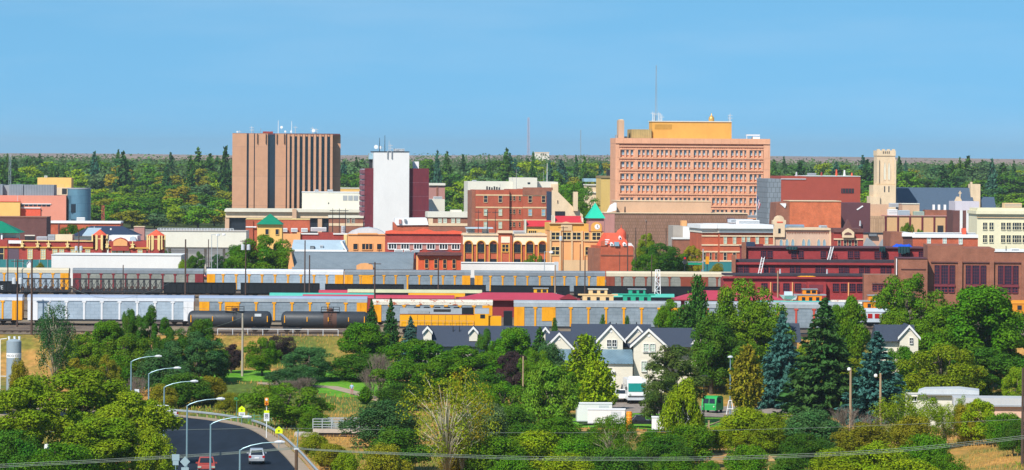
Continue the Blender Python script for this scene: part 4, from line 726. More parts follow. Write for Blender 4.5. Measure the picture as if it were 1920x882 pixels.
for a, c in [(1389, 1400), (1437, 1449), (1486, 1497), (1534, 1544), (1578, 1588), (1616, 1627), (1656, 1667)]: b.win([a, c], 500, 513, 8.5, 1.08, DUSK, WMR, 2, 2, fw=.06)
b.win([1434, 1456, 1475, 1497, 1568, 1583, 1599, 1613], 532, 546, 11, -8.02, DUSK, WMR, 2, 2, fw=.06); b.box('door', WMR, 1506, 1512, 533, None, -8.1, -8.01); b.box('loading_bay', MAROONPAINT, 1515, 1550, 529, None, -9.5, -8.02); b.box('bay_door', WMR, 1518, 1544, 534, 548, -9.6, -9.51)
for px in (1446, 1487, 1592): b.box('downpipe', PEACH, px - 1, px + 1, 530, None, -8.3, -8.01)
b.box('chimney', BR_BROWN, 1391.5, 1399.5, 455, 486, 8.2, 9.05); b.box('chimney', BR_BROWN, 1373, 1380, 479, 512, .2, 1.05)
for px, t, bb, y in ((1463.5, 505, 517, -4), (1551.5, 505, 517, -4)): b.mast(px, t, bb, y, .2, LGREY, 'vent_pipe')
for x0, x1, t, bb, y, m in ((1399, 1416, 455, 463, 12, NAVY), (1417, 1432, 459, 463, 12, MAROON)): b.box('roof_box', m, x0, x1, t, bb, y, y + 3)
b = Bld('roundhouse', 'stepped brown brick roundhouse with tall maroon framed window bays', 1800, 850, -3)
b.box('wall', BR_BROWN, 1740, 1806, 461, None, 0, 20); b.box('wall', BR_BROWN, 1806.2, 1866, 466, None, 0, 20); b.box('wall', BR_BROWN, 1866.2, 2040, 472, None, 0, 20); b.box('step_wall', BR_BROWN, 1681, 1739.8, 486, None, -3, 8); b.box('low_wall', BR_BROWN, 1621, 1680.8, 517, None, -6, 4)
b.box('white_coping', WHITE, 1865, 2040, 470.5, 472, -.2, 20); b.box('coping', PURPLE, 1681, 1740, 485, 486, -3.2, 8); b.box('downpipe', WHITE, 1680.9, 1682.5, 486, 517, -3.4, -3.01)
for cx, w_ in ((1772, 40), (1830.5, 40), (1891, 40)):
    b.box('lintel', BR_DK, cx - w_ * .65, cx + w_ * .65, 491, 493, -.3, -.01)
    b.win([cx - w_ * .36, cx + w_ * .36], 498, 533, w_ * .22, -.02, DUSK, WMR, 2, 5, fw=.05); b.win([cx], 498, 533, w_ * .3, -.02, DUSK, WMR, 2, 5, fw=.05); b.box('mullion', WMR, cx - w_ * .22, cx - w_ * .17, 497.5, 533, -.3, -.03); b.box('mullion', WMR, cx + w_ * .17, cx + w_ * .22, 497.5, 533, -.3, -.03); b.box('sill', WMR, cx - w_ * .5, cx + w_ * .5, 534, 538, -.3, -.01); b.win([cx - 13, cx, cx + 13], 539, 548, 10, -.02, DUSK, WMR, 1, 1)
for cx in (1801, 1860.5, 1920): b.box('pilaster', BR_BROWN, cx - 4, cx + 4, 490, None, -.6, -.02)
b.win([1641, 1652, 1664, 1674], 537, 545, 8, -6.02, DUSK, WMR, 1, 1); b.box('lintel', BR_DK, 1636, 1680, 532, 534, -6.3, -6.01)
b.box('recess_band', BR_DK, 1690, 1736, 505, 506.2, -3.2, -3.01)
b.mast(1887, 461, 472, 3, .12, DARK); b.unit(1896, 1912, 466, 471, 4, 3, WHITE, 'roof_unit')
# --- far towers and masts on the skyline
def lattice(name, label, px, top, Y, wb, wt, m, cat='mast', n=16, r=.12, base=None):
    p = at(px, top, Y); g = ground(p.x, Y) if base is None else base; h = p.z - g; t = thing(name, label, cat, (p.x, Y, g)); q = MB()
    for sx, sy in ((-1, -1), (1, -1), (0, 1)): q.tube((sx * wb / 2, sy * wb / 2, 0), (sx * wt / 2, sy * wt / 2, h), r, r, 4)
    q.build('leg_frame', m, t); q = MB()
    for i in range(n):
        a, c = i / n, (i + 1) / n; wa, wc = wb + (wt - wb) * a, wb + (wt - wb) * c; k = 1 if i % 2 else -1
        q.tube((-k * wa / 2, -wa / 2, h * a), (k * wc / 2, -wc / 2, h * c), r * .7, n=4); q.tube((-wc / 2, -wc / 2, h * c), (wc / 2, -wc / 2, h * c), r * .7, n=4)
    q.build('bracing', m, t); return t, h
RW = mat('red_white_mast', 'b89aa0', .6, .2, .05)
lattice('radio_tower', 'tall pale red and white lattice tower on the far skyline', 991, 221, 4200, 2.6, 1.6, RW, n=20, r=.22)
lattice('radio_tower', 'thin faint lattice mast on the skyline left of the salmon office block', 1089, 244, 4600, .9, .6, GREY, n=16, r=.14)
lattice('radio_tower', 'slender pale lattice mast among the trees at far left', 19, 290, 1900, 1.2, .8, STEEL, n=14, r=.08)
lattice('signal_tower', 'small red and white lattice mast behind the low orange brick building', 193.5, 386, 1400, .9, .7, mat('signal_red', 'b84a50', .6, .2, .2), n=10, r=.1)
lattice('signal_tower', 'white lattice floodlight tower standing between the yard tracks', 1233, 506, 800, 1.3, .8, WHITE, n=9, r=.09)
b = Bld('hilltop_building', 'pale building with small dark windows alone on the far skyline', 1016, 5400, 0)
b.box('wall', OFFWH, 1002, 1029, 287, None, 0, 10); b.box('roof', SAND, 1001.5, 1029.5, 285.6, 287, -.5, 10); b.win([1014, 1018, 1022], 289, 291.5, 2, -.02, GLASS, BEIGE, 0, 0)
# flag on its pole
p = at(1419, 365, 1300); t = thing('flag_pole', 'flag pole carrying a furled striped flag beside the salmon office block', 'flag pole', (p.x, 1300, 0)); MB().tube((0, 0, 0), (0, 0, p.z), .1, .06).build('pole', WHITE, t)
q = MB(); h0 = p.z - .3
for i in range(7):
    q.add([(.08 + .16 * i, -.02 * (i % 2), h0 - .1 - .42 * i + .3), (.24 + .16 * i, .05, h0 - .1 - .42 * i), (.02 + .1 * i, .03, h0 - 2.0 - .42 * i), (-.1 + .1 * i, -.03, h0 - 1.7 - .42 * i)], [(0, 1, 2, 3)], (0, 1)[i % 2] if i > 2 else 2)
f = q.build('flag', [mat('flag_red', 'b02030', .8, .05, 1), WHITE, mat('flag_blue', '2a3a78', .8, .05, 1)], t)
# ------------------------------------------------------------------ railway
RAIL = mat('rail_steel', '4a3c34', .6, .2, 1, metal=.4); TIE = mat('sleeper_wood', '4a3d34', .9, .2, 2)
def track(Y, x0=-170, x1=170, z=0.06):
    t = thing('railway_track', TRL[Y], 'track', (0, Y, z), 0, 'railway tracks across the yard'); q = MB()
    q.box(x0, x1, -.75, -.68, .12, .28).box(x0, x1, .68, .75, .12, .28).build('rail', RAIL, t); q = MB()
    for i in range(int((x1 - x0) / 1.3)): q.box(x0 + i * 1.3, x0 + i * 1.3 + .25, -1.3, 1.3, -.1, .12)
    q.build('sleeper', TIE, t)
TRL = {708: 'front track under the black tank cars', 738: 'second track under the white roofed autoracks', 800: 'track of museum cars behind the pink roofs', 884: 'track under the black gondolas', 906: 'rear track under the row of autoracks'}
for y in TRL: track(y, z=.06 if y != 708 else .05)
PERF = bricks('perforated_panel', '8e99a2', '88949c', '7a8690', 1.45, .62, .035, rough=.5, metal=.25, var=.22); PERFB = bricks('bright_perforated_panel', 'a6b4c0', 'a0aebb', '90a0ae', 1.45, .62, .035, rough=.5, metal=.25, var=.18)
PERFG = bricks('dull_perforated_panel', '8e9088', '888a82', '7a7c76', 1.45, .62, .035, rough=.6, metal=.15, var=.25)
RYEL = mat('railcar_yellow', 'dc960e', .6, .2, .5); RRED = mat('railcar_maroon', '7c2c32', .6, .12, .6); RBRN = mat('railcar_brown', '84402e', .65, .15, .6); RWHT = mat('railcar_white', 'd6d6d8', .5, .06, .3); RSALM = mat('railcar_red', 'b84c3c', .6, .15, .6)
ROOFG = mat('railcar_roof_grey', '9ca3a8', .5, .22, .3); ROOFW = mat('railcar_roof_white', 'cfd3da', .5, .14, .3); ROOFD = mat('railcar_roof_dark', '7c838a', .55, .22, .3); ROOFC = mat('railcar_roof_cream', 'c8bda4', .55, .1, .3)
ROOFRUST = two_tone('rust_spotted_roof', 'cfc9ba', 'a4563a', .8, .55, .60, rough=.6)
BLK = mat('black_car_paint', '14181f', .55, .25, .8); TANKB = mat('tank_black', '33373d', .52, .3, .5, spec=.4); RUST = mat('rust_stain', '5a4038', .8, .2, 1)
def truck(t, xs, w=.46, gauge=.72):
    for x in xs:
        b_ = MB().box(x - 1.5, x + 1.5, -.95, -.86, .42, .82).box(x - 1.5, x + 1.5, .86, .95, .42, .82).box(x - .35, x + .35, -.86, .86, .45, .8).build('bogie', DARK, t)
        for dx in (-.9, .9): MB().lathe((x + dx, -.82, w), [(w, 0), (w, .14), (.15, .2), (.12, 1.44), (w, 1.5), (w, 1.64)], 12, 'y').build('wheel', RAIL, b_)
def autorack(pxl, pxr, Y, label, panel, trim, roof, posts=None, door=True, sill=None, patch=None, zs=.935, cap=None):
    a, c = at(pxl, 500, Y).x, at(pxr, 500, Y).x; L_ = c - a; t = thing('autorack_railcar', label, 'railcar', (a, Y, .34), 0, 'autorack railcars parked in the yard'); t.scale = (1, 1, zs)
    MB().box(.4, L_ - .4, -1.5, 1.5, .95, 4.4).build('body', panel, t)
    MB().box(.06, L_ - .06, -1.62, 1.62, 4.42, 5.05).build('roof_side', roof, t); MB().prismx([(-1.6, 5.06), (-1.6, 5.12), (-1.3, 5.4), (-.6, 5.56), (.6, 5.56), (1.3, 5.4), (1.6, 5.12), (1.6, 5.06)], .05, L_ - .05).build('roof', cap or roof, t)
    MB().box(.3, L_ - .3, -1.45, 1.45, .55, .93).build('underframe', sill or DARK, t)
    for x in ((.12, 1.85), (L_ - 1.85, L_ - .12)):
        d = MB().box(x[0], x[1], -1.6, 1.6, .7, 4.41).build('end_door', trim, t); q = MB()
        xx = (x[0] + x[1]) / 2; q.box(xx - .02, xx + .02, -1.63, -1.605, .9, 4.3).box(xx - .3, xx - .25, -1.66, -1.605, 1.0, 4.2).build('door_bar', trim, d)
    n = posts or 9
    for i in range(n):
        x = 1.9 + (L_ - 3.8) * (i + .6) / (n + .2); MB().box(x - .16, x + .16, -1.6, -1.5, .9, 4.41).box(x - .34, x + .34, -1.63, -1.6, 4.1, 4.4).build('post', trim, t)
    if patch is not None:
        for p_, w_ in patch: MB().box(L_ * p_, L_ * p_ + w_, -1.57, -1.501, 1.9, 4.4).build('side_panel', trim, t)
    MB().box(-.35, .3, -.15, .15, .7, 1.0).box(L_ - .3, L_ + .35, -.15, .15, .7, 1.0).build('coupler', DARK, t)
    truck(t, (2.6, L_ - 2.6)); return t
autorack(-112, 131, 906, 'yellow ended silver autorack at the far left of the rear row', PERFB, RYEL, ROOFC)
autorack(137, 383, 906, 'maroon trimmed autorack with grey roof in the rear row', PERFG, RRED, ROOFD)
autorack(388, 645, 906, 'bright silver autorack with white roof and yellow posts in the rear row', PERFB, RYEL, ROOFW)
autorack(646, 883, 906, 'yellow posted autorack with a square yellow side panel in the rear row', PERF, RYEL, ROOFD, patch=[(.137, 2.2)])
autorack(889, 1135, 906, 'grey roofed yellow posted autorack standing before the arcaded facade', PERF, RYEL, ROOFD)
autorack(1136, 1374, 906, 'white roofed brown autorack at the right of the rear row', PERFG, RBRN, ROOFC, patch=[(.6, 5.5)])
autorack(1380, 1622, 906, 'brown autorack mostly hidden behind the maroon warehouse', PERFG, RBRN, ROOFC)
autorack(-260, 45, 738, 'silver autorack with a yellow end door at far left of the front row', PERFB, RYEL, ROOFW, zs=.905, cap=mat('blue_grey_roof_cap', '8e9bb2', .5, .1, .2))
autorack(53, 366, 738, 'white ended silver autorack in the front row behind the left trees', PERFB, RWHT, ROOFW, 8, zs=.905, cap=mat('blue_grey_roof_cap', '8e9bb2', .5, .1, .2))
autorack(374, 690, 738, 'yellow posted autorack behind the two black tank cars', PERF, RYEL, ROOFG, 8, patch=[(.155, 2.3)], zs=.905, cap=mat('blue_grey_roof_cap', '8e9bb2', .5, .1, .2))
autorack(696, 925, 741, 'autorack with a rust spotted roof behind the yellow locomotive', PERF, RYEL, ROOFRUST, 7, zs=.80)
autorack(963, 1277, 718, 'yellow posted autorack behind the charcoal house roofs', PERF, RYEL, ROOFG, 8, patch=[(.17, 2.3)])
autorack(1284, 1600, 718, 'red posted autorack mostly hidden by tall trees at right', PERF, RSALM, ROOFG, 8)
def gondola(pxl, pxr, Y, label, h=2.85):
    a, c = at(pxl, 540, Y).x, at(pxr, 540, Y).x; L_ = c - a; t = thing('gondola_railcar', label, 'railcar', (a, Y, .34), 0, 'black gondolas in front of the rear autoracks')
    MB().box(0, L_, -1.5, -1.4, .8, h).box(0, L_, 1.4, 1.5, .8, h).box(0, .1, -1.39, 1.39, .8, h).box(L_ - .1, L_, -1.39, 1.39, .8, h).box(.1, L_ - .1, -1.39, 1.39, .75, .9).build('body', BLK, t)
    q = MB(); n = 13
    for i in range(n): x = .2 + (L_ - .4) * i / (n - 1); q.box(x - .08, x + .08, -1.6, -1.505, .8, h)
    q.box(-.03, L_ + .03, -1.63, -1.51, h, h + .12).build('rib', BLK, t); truck(t, (2, L_ - 2))
gondola(308, 442, 884, 'black gondola below the maroon autorack'); gondola(452, 599, 884, 'black gondola before the middle of the white roofed autorack'); gondola(610, 757, 884, 'black gondola below the square yellow side panel', 2.75)
gondola(766, 911, 884, 'black gondola below the small orange building', 2.7); gondola(920, 1068, 884, 'black gondola behind the yellow caboose', 2.65); gondola(1076, 1222, 884, 'black gondola behind the tan and green cabooses', 2.65); gondola(1230, 1375, 884, 'black gondola behind the white floodlight tower', 2.65)
gondola(-95, 36, 884, 'black gondola with pale lettering at far left', 2.9)
tx = bpy.data.curves.new('lettering', 'FONT'); tx.body = 'WE'; tx.size = 1.15; tx.extrude = .01; to = link(bpy.data.objects.new('lettering', tx)); bpy.context.view_layer.update()
me_ = bpy.data.meshes.new_from_object(to); bpy.data.objects.remove(to); me_.materials.clear(); me_.materials.append(LGREY)
gl = [o for o in sc.objects if o.get('label', '').startswith('black gondola with pale')][0]; lo = link(bpy.data.objects.new('lettering', me_)); lo.parent = gl; lo.rotation_euler = (R(90), 0, 0); lo.location = (at(-8, 540, 884).x - gl.location.x, -1.66, 1.3)
def rackcar(pxl, pxr, label):
    a, c = at(pxl, 540, 884).x, at(pxr, 540, 884).x; L_ = c - a; t = thing('frame_flatcar', label, 'railcar', (a, 884, .34), 0, 'flatcars loaded with dark lattice frames')
    MB().box(0, L_, -1.4, 1.4, .8, 1.1).build('deck', DARK, t); q = MB(); n = int(L_ / 1.15)
    for i in range(n + 1):
        x = .1 + (L_ - .2) * i / n; q.box(x - .09, x + .09, -1.4, -1.25, 1.1, 3.4).box(x - .09, x + .09, 1.25, 1.4, 1.1, 3.4)
        if i < n: x2 = .1 + (L_ - .2) * (i + 1) / n; q.tube((x, -1.32, 1.1), (x2, -1.32, 3.3), .06, n=4); q.tube((x2, -1.3, 1.1), (x, -1.3, 3.3), .06, n=4)
    q.box(0, L_, -1.42, -1.22, 3.4, 3.6).box(0, L_, 1.22, 1.42, 3.4, 3.6).build('lattice_frame', DARK, t)
    q = MB(); r2 = random.Random(pxl)
    for i in range(n):
        x = .3 + (L_ - .6) * i / n; q.lathe((x, -.4, 1.3 + r2.random() * .5), [(.42, 0), (.42, .15), (.1, .2), (.1, .8)], 8, 'y')
    q.build('wheel_load', RUST, t); truck(t, (2, L_ - 2))
rackcar(40, 132, 'short dark lattice framed flatcar below the yellow ended autorack'); rackcar(138, 304, 'long dark lattice framed flatcar below the maroon autorack')
def tank_car(pxl, pxr, label, rusty=False):
    a, c = at(pxl, 600, 708).x, at(pxr, 600, 708).x; L_ = c - a; t = thing('tank_car', label, 'railcar', (a, 708, .34), 0, 'black tank cars on the front track'); r = 1.4
    MB().lathe((0, 0, 2.08), [(.3, 0), (.85, .12), (1.2, .35), (r, .75), (r, L_ - .75), (1.2, L_ - .35), (.85, L_ - .12), (.3, L_)], 28, 'x').build('tank', TANKB, t, True)
    q = MB(); m_ = L_ * .56
    for x in (m_ - 1.5, m_ - .5, m_ + .5, m_ + 1.5):
        for y in (-.9, .9): q.tube((x, y, 3.38), (x, y, 4.18), .04, n=4)
    q.box(m_ - 1.55, m_ + 1.55, -.95, .95, 3.35, 3.41)
    for z in (3.78, 4.18): q.tube((m_ - 1.5, -.9, z), (m_ + 1.5, -.9, z), .035, n=4); q.tube((m_ - 1.5, .9, z), (m_ + 1.5, .9, z), .035, n=4)
    p_ = q.build('platform', BLK, t); MB().lathe((m_, 0, 3.43), [(.45, 0), (.45, .5), (.2, .6)], 12).build('hatch', RUST, p_)
    q = MB()
    for x in (m_ - .25, m_ + .25): q.tube((x, -1.44, 1.2), (x, -1.1, 3.38), .035, n=4)
    for i in range(7): q.tube((m_ - .25, -1.45, 1.3 + i * .3), (m_ + .25, -1.45, 1.3 + i * .3), .025, n=4)
    q.build('ladder', BLK, t); MB().box(.3, L_ - .3, -.5, .5, .7, .95).build('underframe', DARK, t)
    for f in ((.045, 1.2), (.3, .8), (.54, .7), (.77, .7), (.95, 1)): x = L_ * f[0]; MB().box(x - .07, x + .07, -1.46, -1.36, 2.2 - f[1] / 2, 2.2 + f[1] / 2).build('reflector', RYEL, t)
    if rusty: MB().lathe((0, 0, 2.08), [(r + .006, m_ - 1.1), (r + .006, m_ + 1.1)], 28, 'x').build('rust_band', RUST, t, True)
    else: MB().box(L_ * .8, L_ * .8 + 1.1, -1.425, -1.3, 2.6, 3.05).build('stencil_plate', LGREY, t)
    truck(t, (1.9, L_ - 1.9))
tank_car(352, 510, 'black tank car with small pale stencil plate left of the rusty one'); tank_car(527, 692, 'black tank car with a rusty band under its platform', True)
# locomotive
a = at(750, 590, 703).x; L_ = at(942, 590, 703).x - a; t = thing('locomotive', 'yellow diesel locomotive with grey roof behind the house roofs', 'locomotive', (a, 703, .3)); S = L_ / 192
LYEL = mat('locomotive_yellow', 'e2a010', .45, .08, .5); LGR = mat('locomotive_grey', '868d94', .5, .12, .6)
X = lambda p: (p - 750) * S
MB().box(X(749), X(944), -1.5, 1.5, 1.0, 1.35).build('underframe', DARK, t); MB().box(X(750), X(889), -1.1, 1.1, 1.35, 3.35).build('hood', LYEL, t); MB().prismx([(-1.1, 3.37), (1.1, 3.37), (.75, 4.35), (-.75, 4.35)], X(750), X(866)).build('hood_top', LGR, t)
MB().box(X(866.2), X(888), -1.0, 1.0, 3.37, 4.45).build('dynamic_brake', BLK, t); MB().box(X(750), X(889), -1.13, -1.105, 3.3, 3.4).build('red_stripe', RRED, t)
cb = MB().box(X(890), X(916), -1.5, 1.5, 1.35, 3.5).build('cab', LYEL, t); MB().prismx([(-1.52, 3.5), (-1.1, 4.35), (1.1, 4.35), (1.52, 3.5)], X(890), X(917)).build('cab_roof', LGR, t); MB().box(X(900.5), X(909.5), -1.53, -1.505, 2.75, 3.4).build('window', GLASS, cb)
MB().box(X(916.2), X(940), -1.0, 1.0, 1.35, 3.1).build('nose', LYEL, t); MB().box(X(765), X(805), -1.16, -1.105, 3.42, 3.95).build('radiator_grille', GREY, t); MB().box(X(813), X(845), -.98, -.7, 3.75, 4.2).build('air_intake', DARK, t)
for x in (782, 800, 820, 838, 856): MB().lathe((X(x), 0, 4.35), [(.5, 0), (.5, .18), (.3, .22)], 12).build('roof_fan', DARK, t)
for i in range(9): MB().box(X(770 + i * 13), X(770.5 + i * 13), -1.12, -1.101, 1.5, 3.2).build('door_seam', RUST, t)
q = MB()
for i in range(13): q.tube((X(752 + i * 11.3), -1.45, 1.35), (X(752 + i * 11.3), -1.45, 2.3), .025, n=4)
q.tube((X(752), -1.45, 2.3), (X(888), -1.45, 2.3), .025, n=4); q.build('handrail', LGR, t); truck(t, (X(772), X(920)), .5); MB().box(X(820), X(870), -1.3, 1.3, .45, 1.0).build('fuel_tank', DARK, t)
# dark car coupled in front
gx = at(944, 590, 706).x
b = Bld('flatcar', 'low dark loaded flatcar between locomotive and yellow ended autorack', 953, 704, 0, 'railcar'); MB().box(b.x(945.5), b.x(962), -1.3, 1.3, .9, 4.2).build('load', BLK, b.root); MB().box(b.x(945), b.x(963), -1.45, 1.45, .6, .88).build('deck', DARK, b.root); truck(b.root, (b.x(954),))
# museum cars and long roofs in the middle of the yard
def coach(pxl, pxr, Y, top, label, roofm, sidem, wins=0, kind='passenger_car'):
    a, c = at(pxl, 550, Y).x, at(pxr, 550, Y).x; L_ = c - a; h = at((pxl + pxr) / 2, top, Y).z - .3; t = thing(kind, label, 'railcar', (a, Y, .3), 0, 'old passenger cars in the middle of the yard')
    MB().box(0, L_, -1.45, 1.45, .9, h - .6).build('body', sidem, t); MB().prismx([(-1.55, h - .62), (-1.45, h - .3), (-.9, h - .06), (0, h), (.9, h - .06), (1.45, h - .3), (1.55, h - .62)], -.2, L_ + .2).build('roof', roofm, t)
    MB().box(.2, L_ - .2, -1.2, 1.2, .6, .88).build('underframe', DARK, t)
    for i in range(wins): x = 1 + (L_ - 2) * (i + .5) / wins; MB().box(x - .4, x + .4, -1.5, -1.455, h - 1.75, h - .95).build('window', GLASS if wins != 6 else RUBYLENS, t)
    truck(t, (2, L_ - 2)); return t
TEALR = mat('teal_car_roof', '4fb0a0', .6, .12, .4); PINKR = mat('faded_red_roof', 'b03c50', .65, .12, .3, streak=.3); CRMR = mat('cream_car_roof', 'b8b896', .7, .14, .5); SILR = mat('silver_car', 'b4bcc4', .45, .1, .5)
coach(508, 702, 800, 549.5, 'teal roofed passenger car behind the front autoracks', TEALR, BLK, 9); coach(570, 850, 785, 553, 'long faded red roofed passenger car behind the rust spotted autorack', PINKR, mat('old_red_car', '8a3034', .7, .1, .5), 12)
coach(600, 690, 840, 544, 'short red roofed passenger car between gondolas and cream roof', PINKR, BLK, 4); coach(654, 902, 830, 543, 'cream roofed passenger car below the black gondolas', CRMR, BLK, 10); coach(768, 870, 815, 550, 'yellow passenger car between cream roof and red shed roof', RYEL, RYEL, 5)
coach(1150, 1262, 800, 551, 'pale teal roofed passenger car under the green caboose', TEALR, BLK, 5); coach(1420, 1560, 770, 564, 'mint roofed passenger car below the orange caboose', TEALR, SILR, 6); coach(1600, 1700, 745, 578, 'silver passenger car with dark red windows among right trees', SILR, SILR, 6)
coach(1560, 1700, 765, 563, 'rust roofed passenger car behind the silver one at right', ROOFRUST, SILR, 8)
coach(1870, 1990, 790, 563, 'orange passenger car at the right edge behind the cottonwood', mat('bright_orange_paint', 'd08420', .6, .15, .5), mat('bright_orange_paint', 'd08420', .6, .15, .5), 5)
def pinkshed(pxl, pxr, label, top, eave, Y, hipr=True):
    b = Bld('shed', label, (pxl + pxr) / 2, Y, 0); q = MB(); z0, z1 = b.z(eave), b.z(top); xl, xr = b.x(pxl), b.x(pxr)
    q.hip(xl, xr, -6, 6, z0, z1, 5).build('roof', PINKR, b.root); MB().box(xl + .6, xr - .6, -5, 5, -.5, z0 - .05).build('wall', mat('old_red_car', '8a3034', .7, .1, .5), b.root)
    MB().prismx([(-6.1, z0), (-6.0, z0 + .15), (6, z0 + .15), (6.1, z0)], xl - .05, xr + .05).build('eave', mat('old_red_car', '8a3034', .7, .1, .5), b.root); return b
pinkshed(856, 1088, 'long faded red hipped shed roof left of the tan caboose', 549, 562, 792); s2 = pinkshed(1262, 1472, 'long faded red shed roof at right of the white floodlight tower', 545, 562, 792)
sb = MB().pyr(s2.x(0), s2.x(1), 0, 1, 0, 1)
b = Bld('shed', 'small dark red hipped roof at the right end of the red shed', 1065, 778, 0); MB().hip(b.x(1050), b.x(1085), -2, 3, b.z(561), b.z(552), 1.6).build('roof', mat('deep_red_roof', '7a2028', .7, .1, .5), b.root); MB().box(b.x(1052), b.x(1083), -1.6, 2.6, -.5, b.z(561)).build('wall', BLK, b.root)
def caboose(px0, px1, top, Y, body, label, cup=.5):
    a, c = at(px0, 550, Y).x, at(px1, 550, Y).x; L_ = c - a; g0 = .3; h = at(px0, top, Y).z - g0; t = thing('caboose', label, 'railcar', (a, Y, g0), 0, 'old cabooses in the middle of the yard')
    MB().box(0, L_, -1.45, 1.45, .8, h - 1.2).build('body', body, t); MB().box(-.8, L_ + .8, -1.55, 1.55, h - 1.2, h - 1.0).build('roof', body if cup < .8 else GREY, t)
    x0 = L_ * .5 - L_ * .3; cu = MB().box(x0, x0 + L_ * .6, -1.3, 1.3, h - 1.0, h - .12).build('cupola', body, t); MB().box(x0 - .15, x0 + L_ * .6 + .15, -1.45, 1.45, h - .12, h).build('cupola_roof', OFFWH if cup < .6 else GREY, cu)
    for f in (.22, .62): MB().box(x0 + L_ * .6 * f, x0 + L_ * .6 * f + .75, -1.35, -1.305, h - .8, h - .3).build('window', GLASS, cu)
    for f in (.15, .45, .75): MB().box(L_ * f, L_ * f + .6, -1.5, -1.455, h - 2.2, h - 1.5).build('window', GLASS, t)
    MB().tube((L_ * .9, 0, h - 1), (L_ * .9, 0, h - .3), .1).build('stove_pipe', DARK, t); truck(t, (1.5, L_ - 1.5)); return t
CABY = mat('caboose_yellow', 'd8a018', .6, .12, .6); CABT = mat('caboose_tan', 'e0bd88', .65, .1, .5); CABG = mat('caboose_green', '27a080', .6, .12, .5); CABO = mat('caboose_orange', 'e88a1c', .55, .1, .5)
caboose(992, 1036, 540, 812, CABY, 'small yellow caboose on the red shed skyline', .9); caboose(1092, 1150, 541.5, 786, CABT, 'tan caboose with flat cupola right of the red shed', .5); caboose(1168, 1220, 541.5, 786, CABG, 'green caboose left of the white floodlight tower', .7); caboose(1496, 1540, 541.5, 780, CABO, 'bright orange caboose before the maroon warehouse', .9); caboose(1618, 1668, 553, 756, CABO, 'orange caboose half hidden by trees below the brick roundhouse', .9)
b = Bld('boat', 'small white tarpaulin covered boat on blocks left of the orange caboose', 1476, 770, 0, 'boat'); q = MB(); x0, x1 = b.x(1462), b.x(1495); zt, zb = b.z(552), b.z(562)
q.add([(x0, 0, zt - .1), (x0 + 1, -1.1, zt - .2), (x1, -1.1, zt - .3), (x1, 1.1, zt - .3), (x0 + 1, 1.1, zt - .2), (x0 + .8, 0, zb), (x1 - .2, -.7, zb), (x1 - .2, .7, zb)], [(0, 1, 2, 3, 4), (0, 5, 6, 2, 1), (2, 6, 7, 3), (3, 7, 5, 0, 4), (5, 7, 6)]).build('hull', WHITE, b.root)
MB().prismx([(-.9, zt - .2), (0, zt + .5), (.9, zt - .2)], x0 + .9, x1 - .8).build('cover', BLUEROOF, b.root); MB().box(x0 + .8, x0 + 1.1, -.5, .5, 0, zb - .02).box(x1 - 1.2, x1 - .9, -.5, .5, 0, zb - .02).build('block', TANPOLE, b.root)
# white railing in front of the tank cars
t = thing('railing', 'low white pipe railing in front of the black tank cars', 'railing', (0, 702, ground(0, 702)))
x0, x1 = at(408, 620, 702).x, at(634, 620, 702).x; n = 9; q = MB()
for i in range(n): x = x0 + (x1 - x0) * i / (n - 1); MB().box(x - .05, x + .05, -.05, .05, -.1, 1.0).build('post', LGREY, t)
MB().box(x0, x1, -.05, .05, 1.0, 1.09).build('rail', WHITE, t)
# ------------------------------------------------------------------ tarps and ladders on the maroon roofs
def tarp(name, label, px0, px1, top, bot, Y, m, seed, d=1.6, cat='tarpaulin'):
    r2 = random.Random(seed); a, c = at(px0, top, Y), at(px1, bot, Y); zb, zt = c.z, a.z; n = 14; V, Fc = [], []
    ys = (-d, -d * .6, 0, d * .6, d); prof = (0, .55, .8, .6, 0)
    for i in range(n + 1):
        f = i / n; e = min(1, 4 * f, 4 * (1 - f)) ** .6
        for y, p in zip(ys, prof): V.append(((c.x - a.x) * f + r2.uniform(-.1, .1), y + r2.uniform(-.1, .1), (zt - zb) * p * 1.25 * e * r2.uniform(.7, 1.05)))
    for i in range(n):
        for k in range(4): Fc.append((i * 5 + k, i * 5 + k + 1, (i + 1) * 5 + k + 1, (i + 1) * 5 + k))
    return tag(MB().add(V, Fc).build(name, m, loc=(a.x, Y, zb)), label, cat)
BLUE = mat('blue_tarp', '1c50c8', .5, .12, 2)
tarp('tarpaulin', 'bright blue tarpaulin heaped on the top tier of the maroon roof', 1671, 1713, 456.5, 466, 896, BLUE, 1, 2); tarp('tarpaulin', 'flat blue tarpaulin along the middle tier roof', 1523, 1578, 489, 492.6, 884.5, BLUE, 2, 1.2); tarp('tarpaulin', 'small blue tarpaulin beside a ladder on the lowest maroon roof', 1433, 1449, 514.5, 518.2, 874.5, BLUE, 3); tarp('tarpaulin', 'blue tarpaulin next to yellow boards on the lowest maroon roof', 1480, 1500, 515.5, 518.4, 874.5, BLUE, 4)

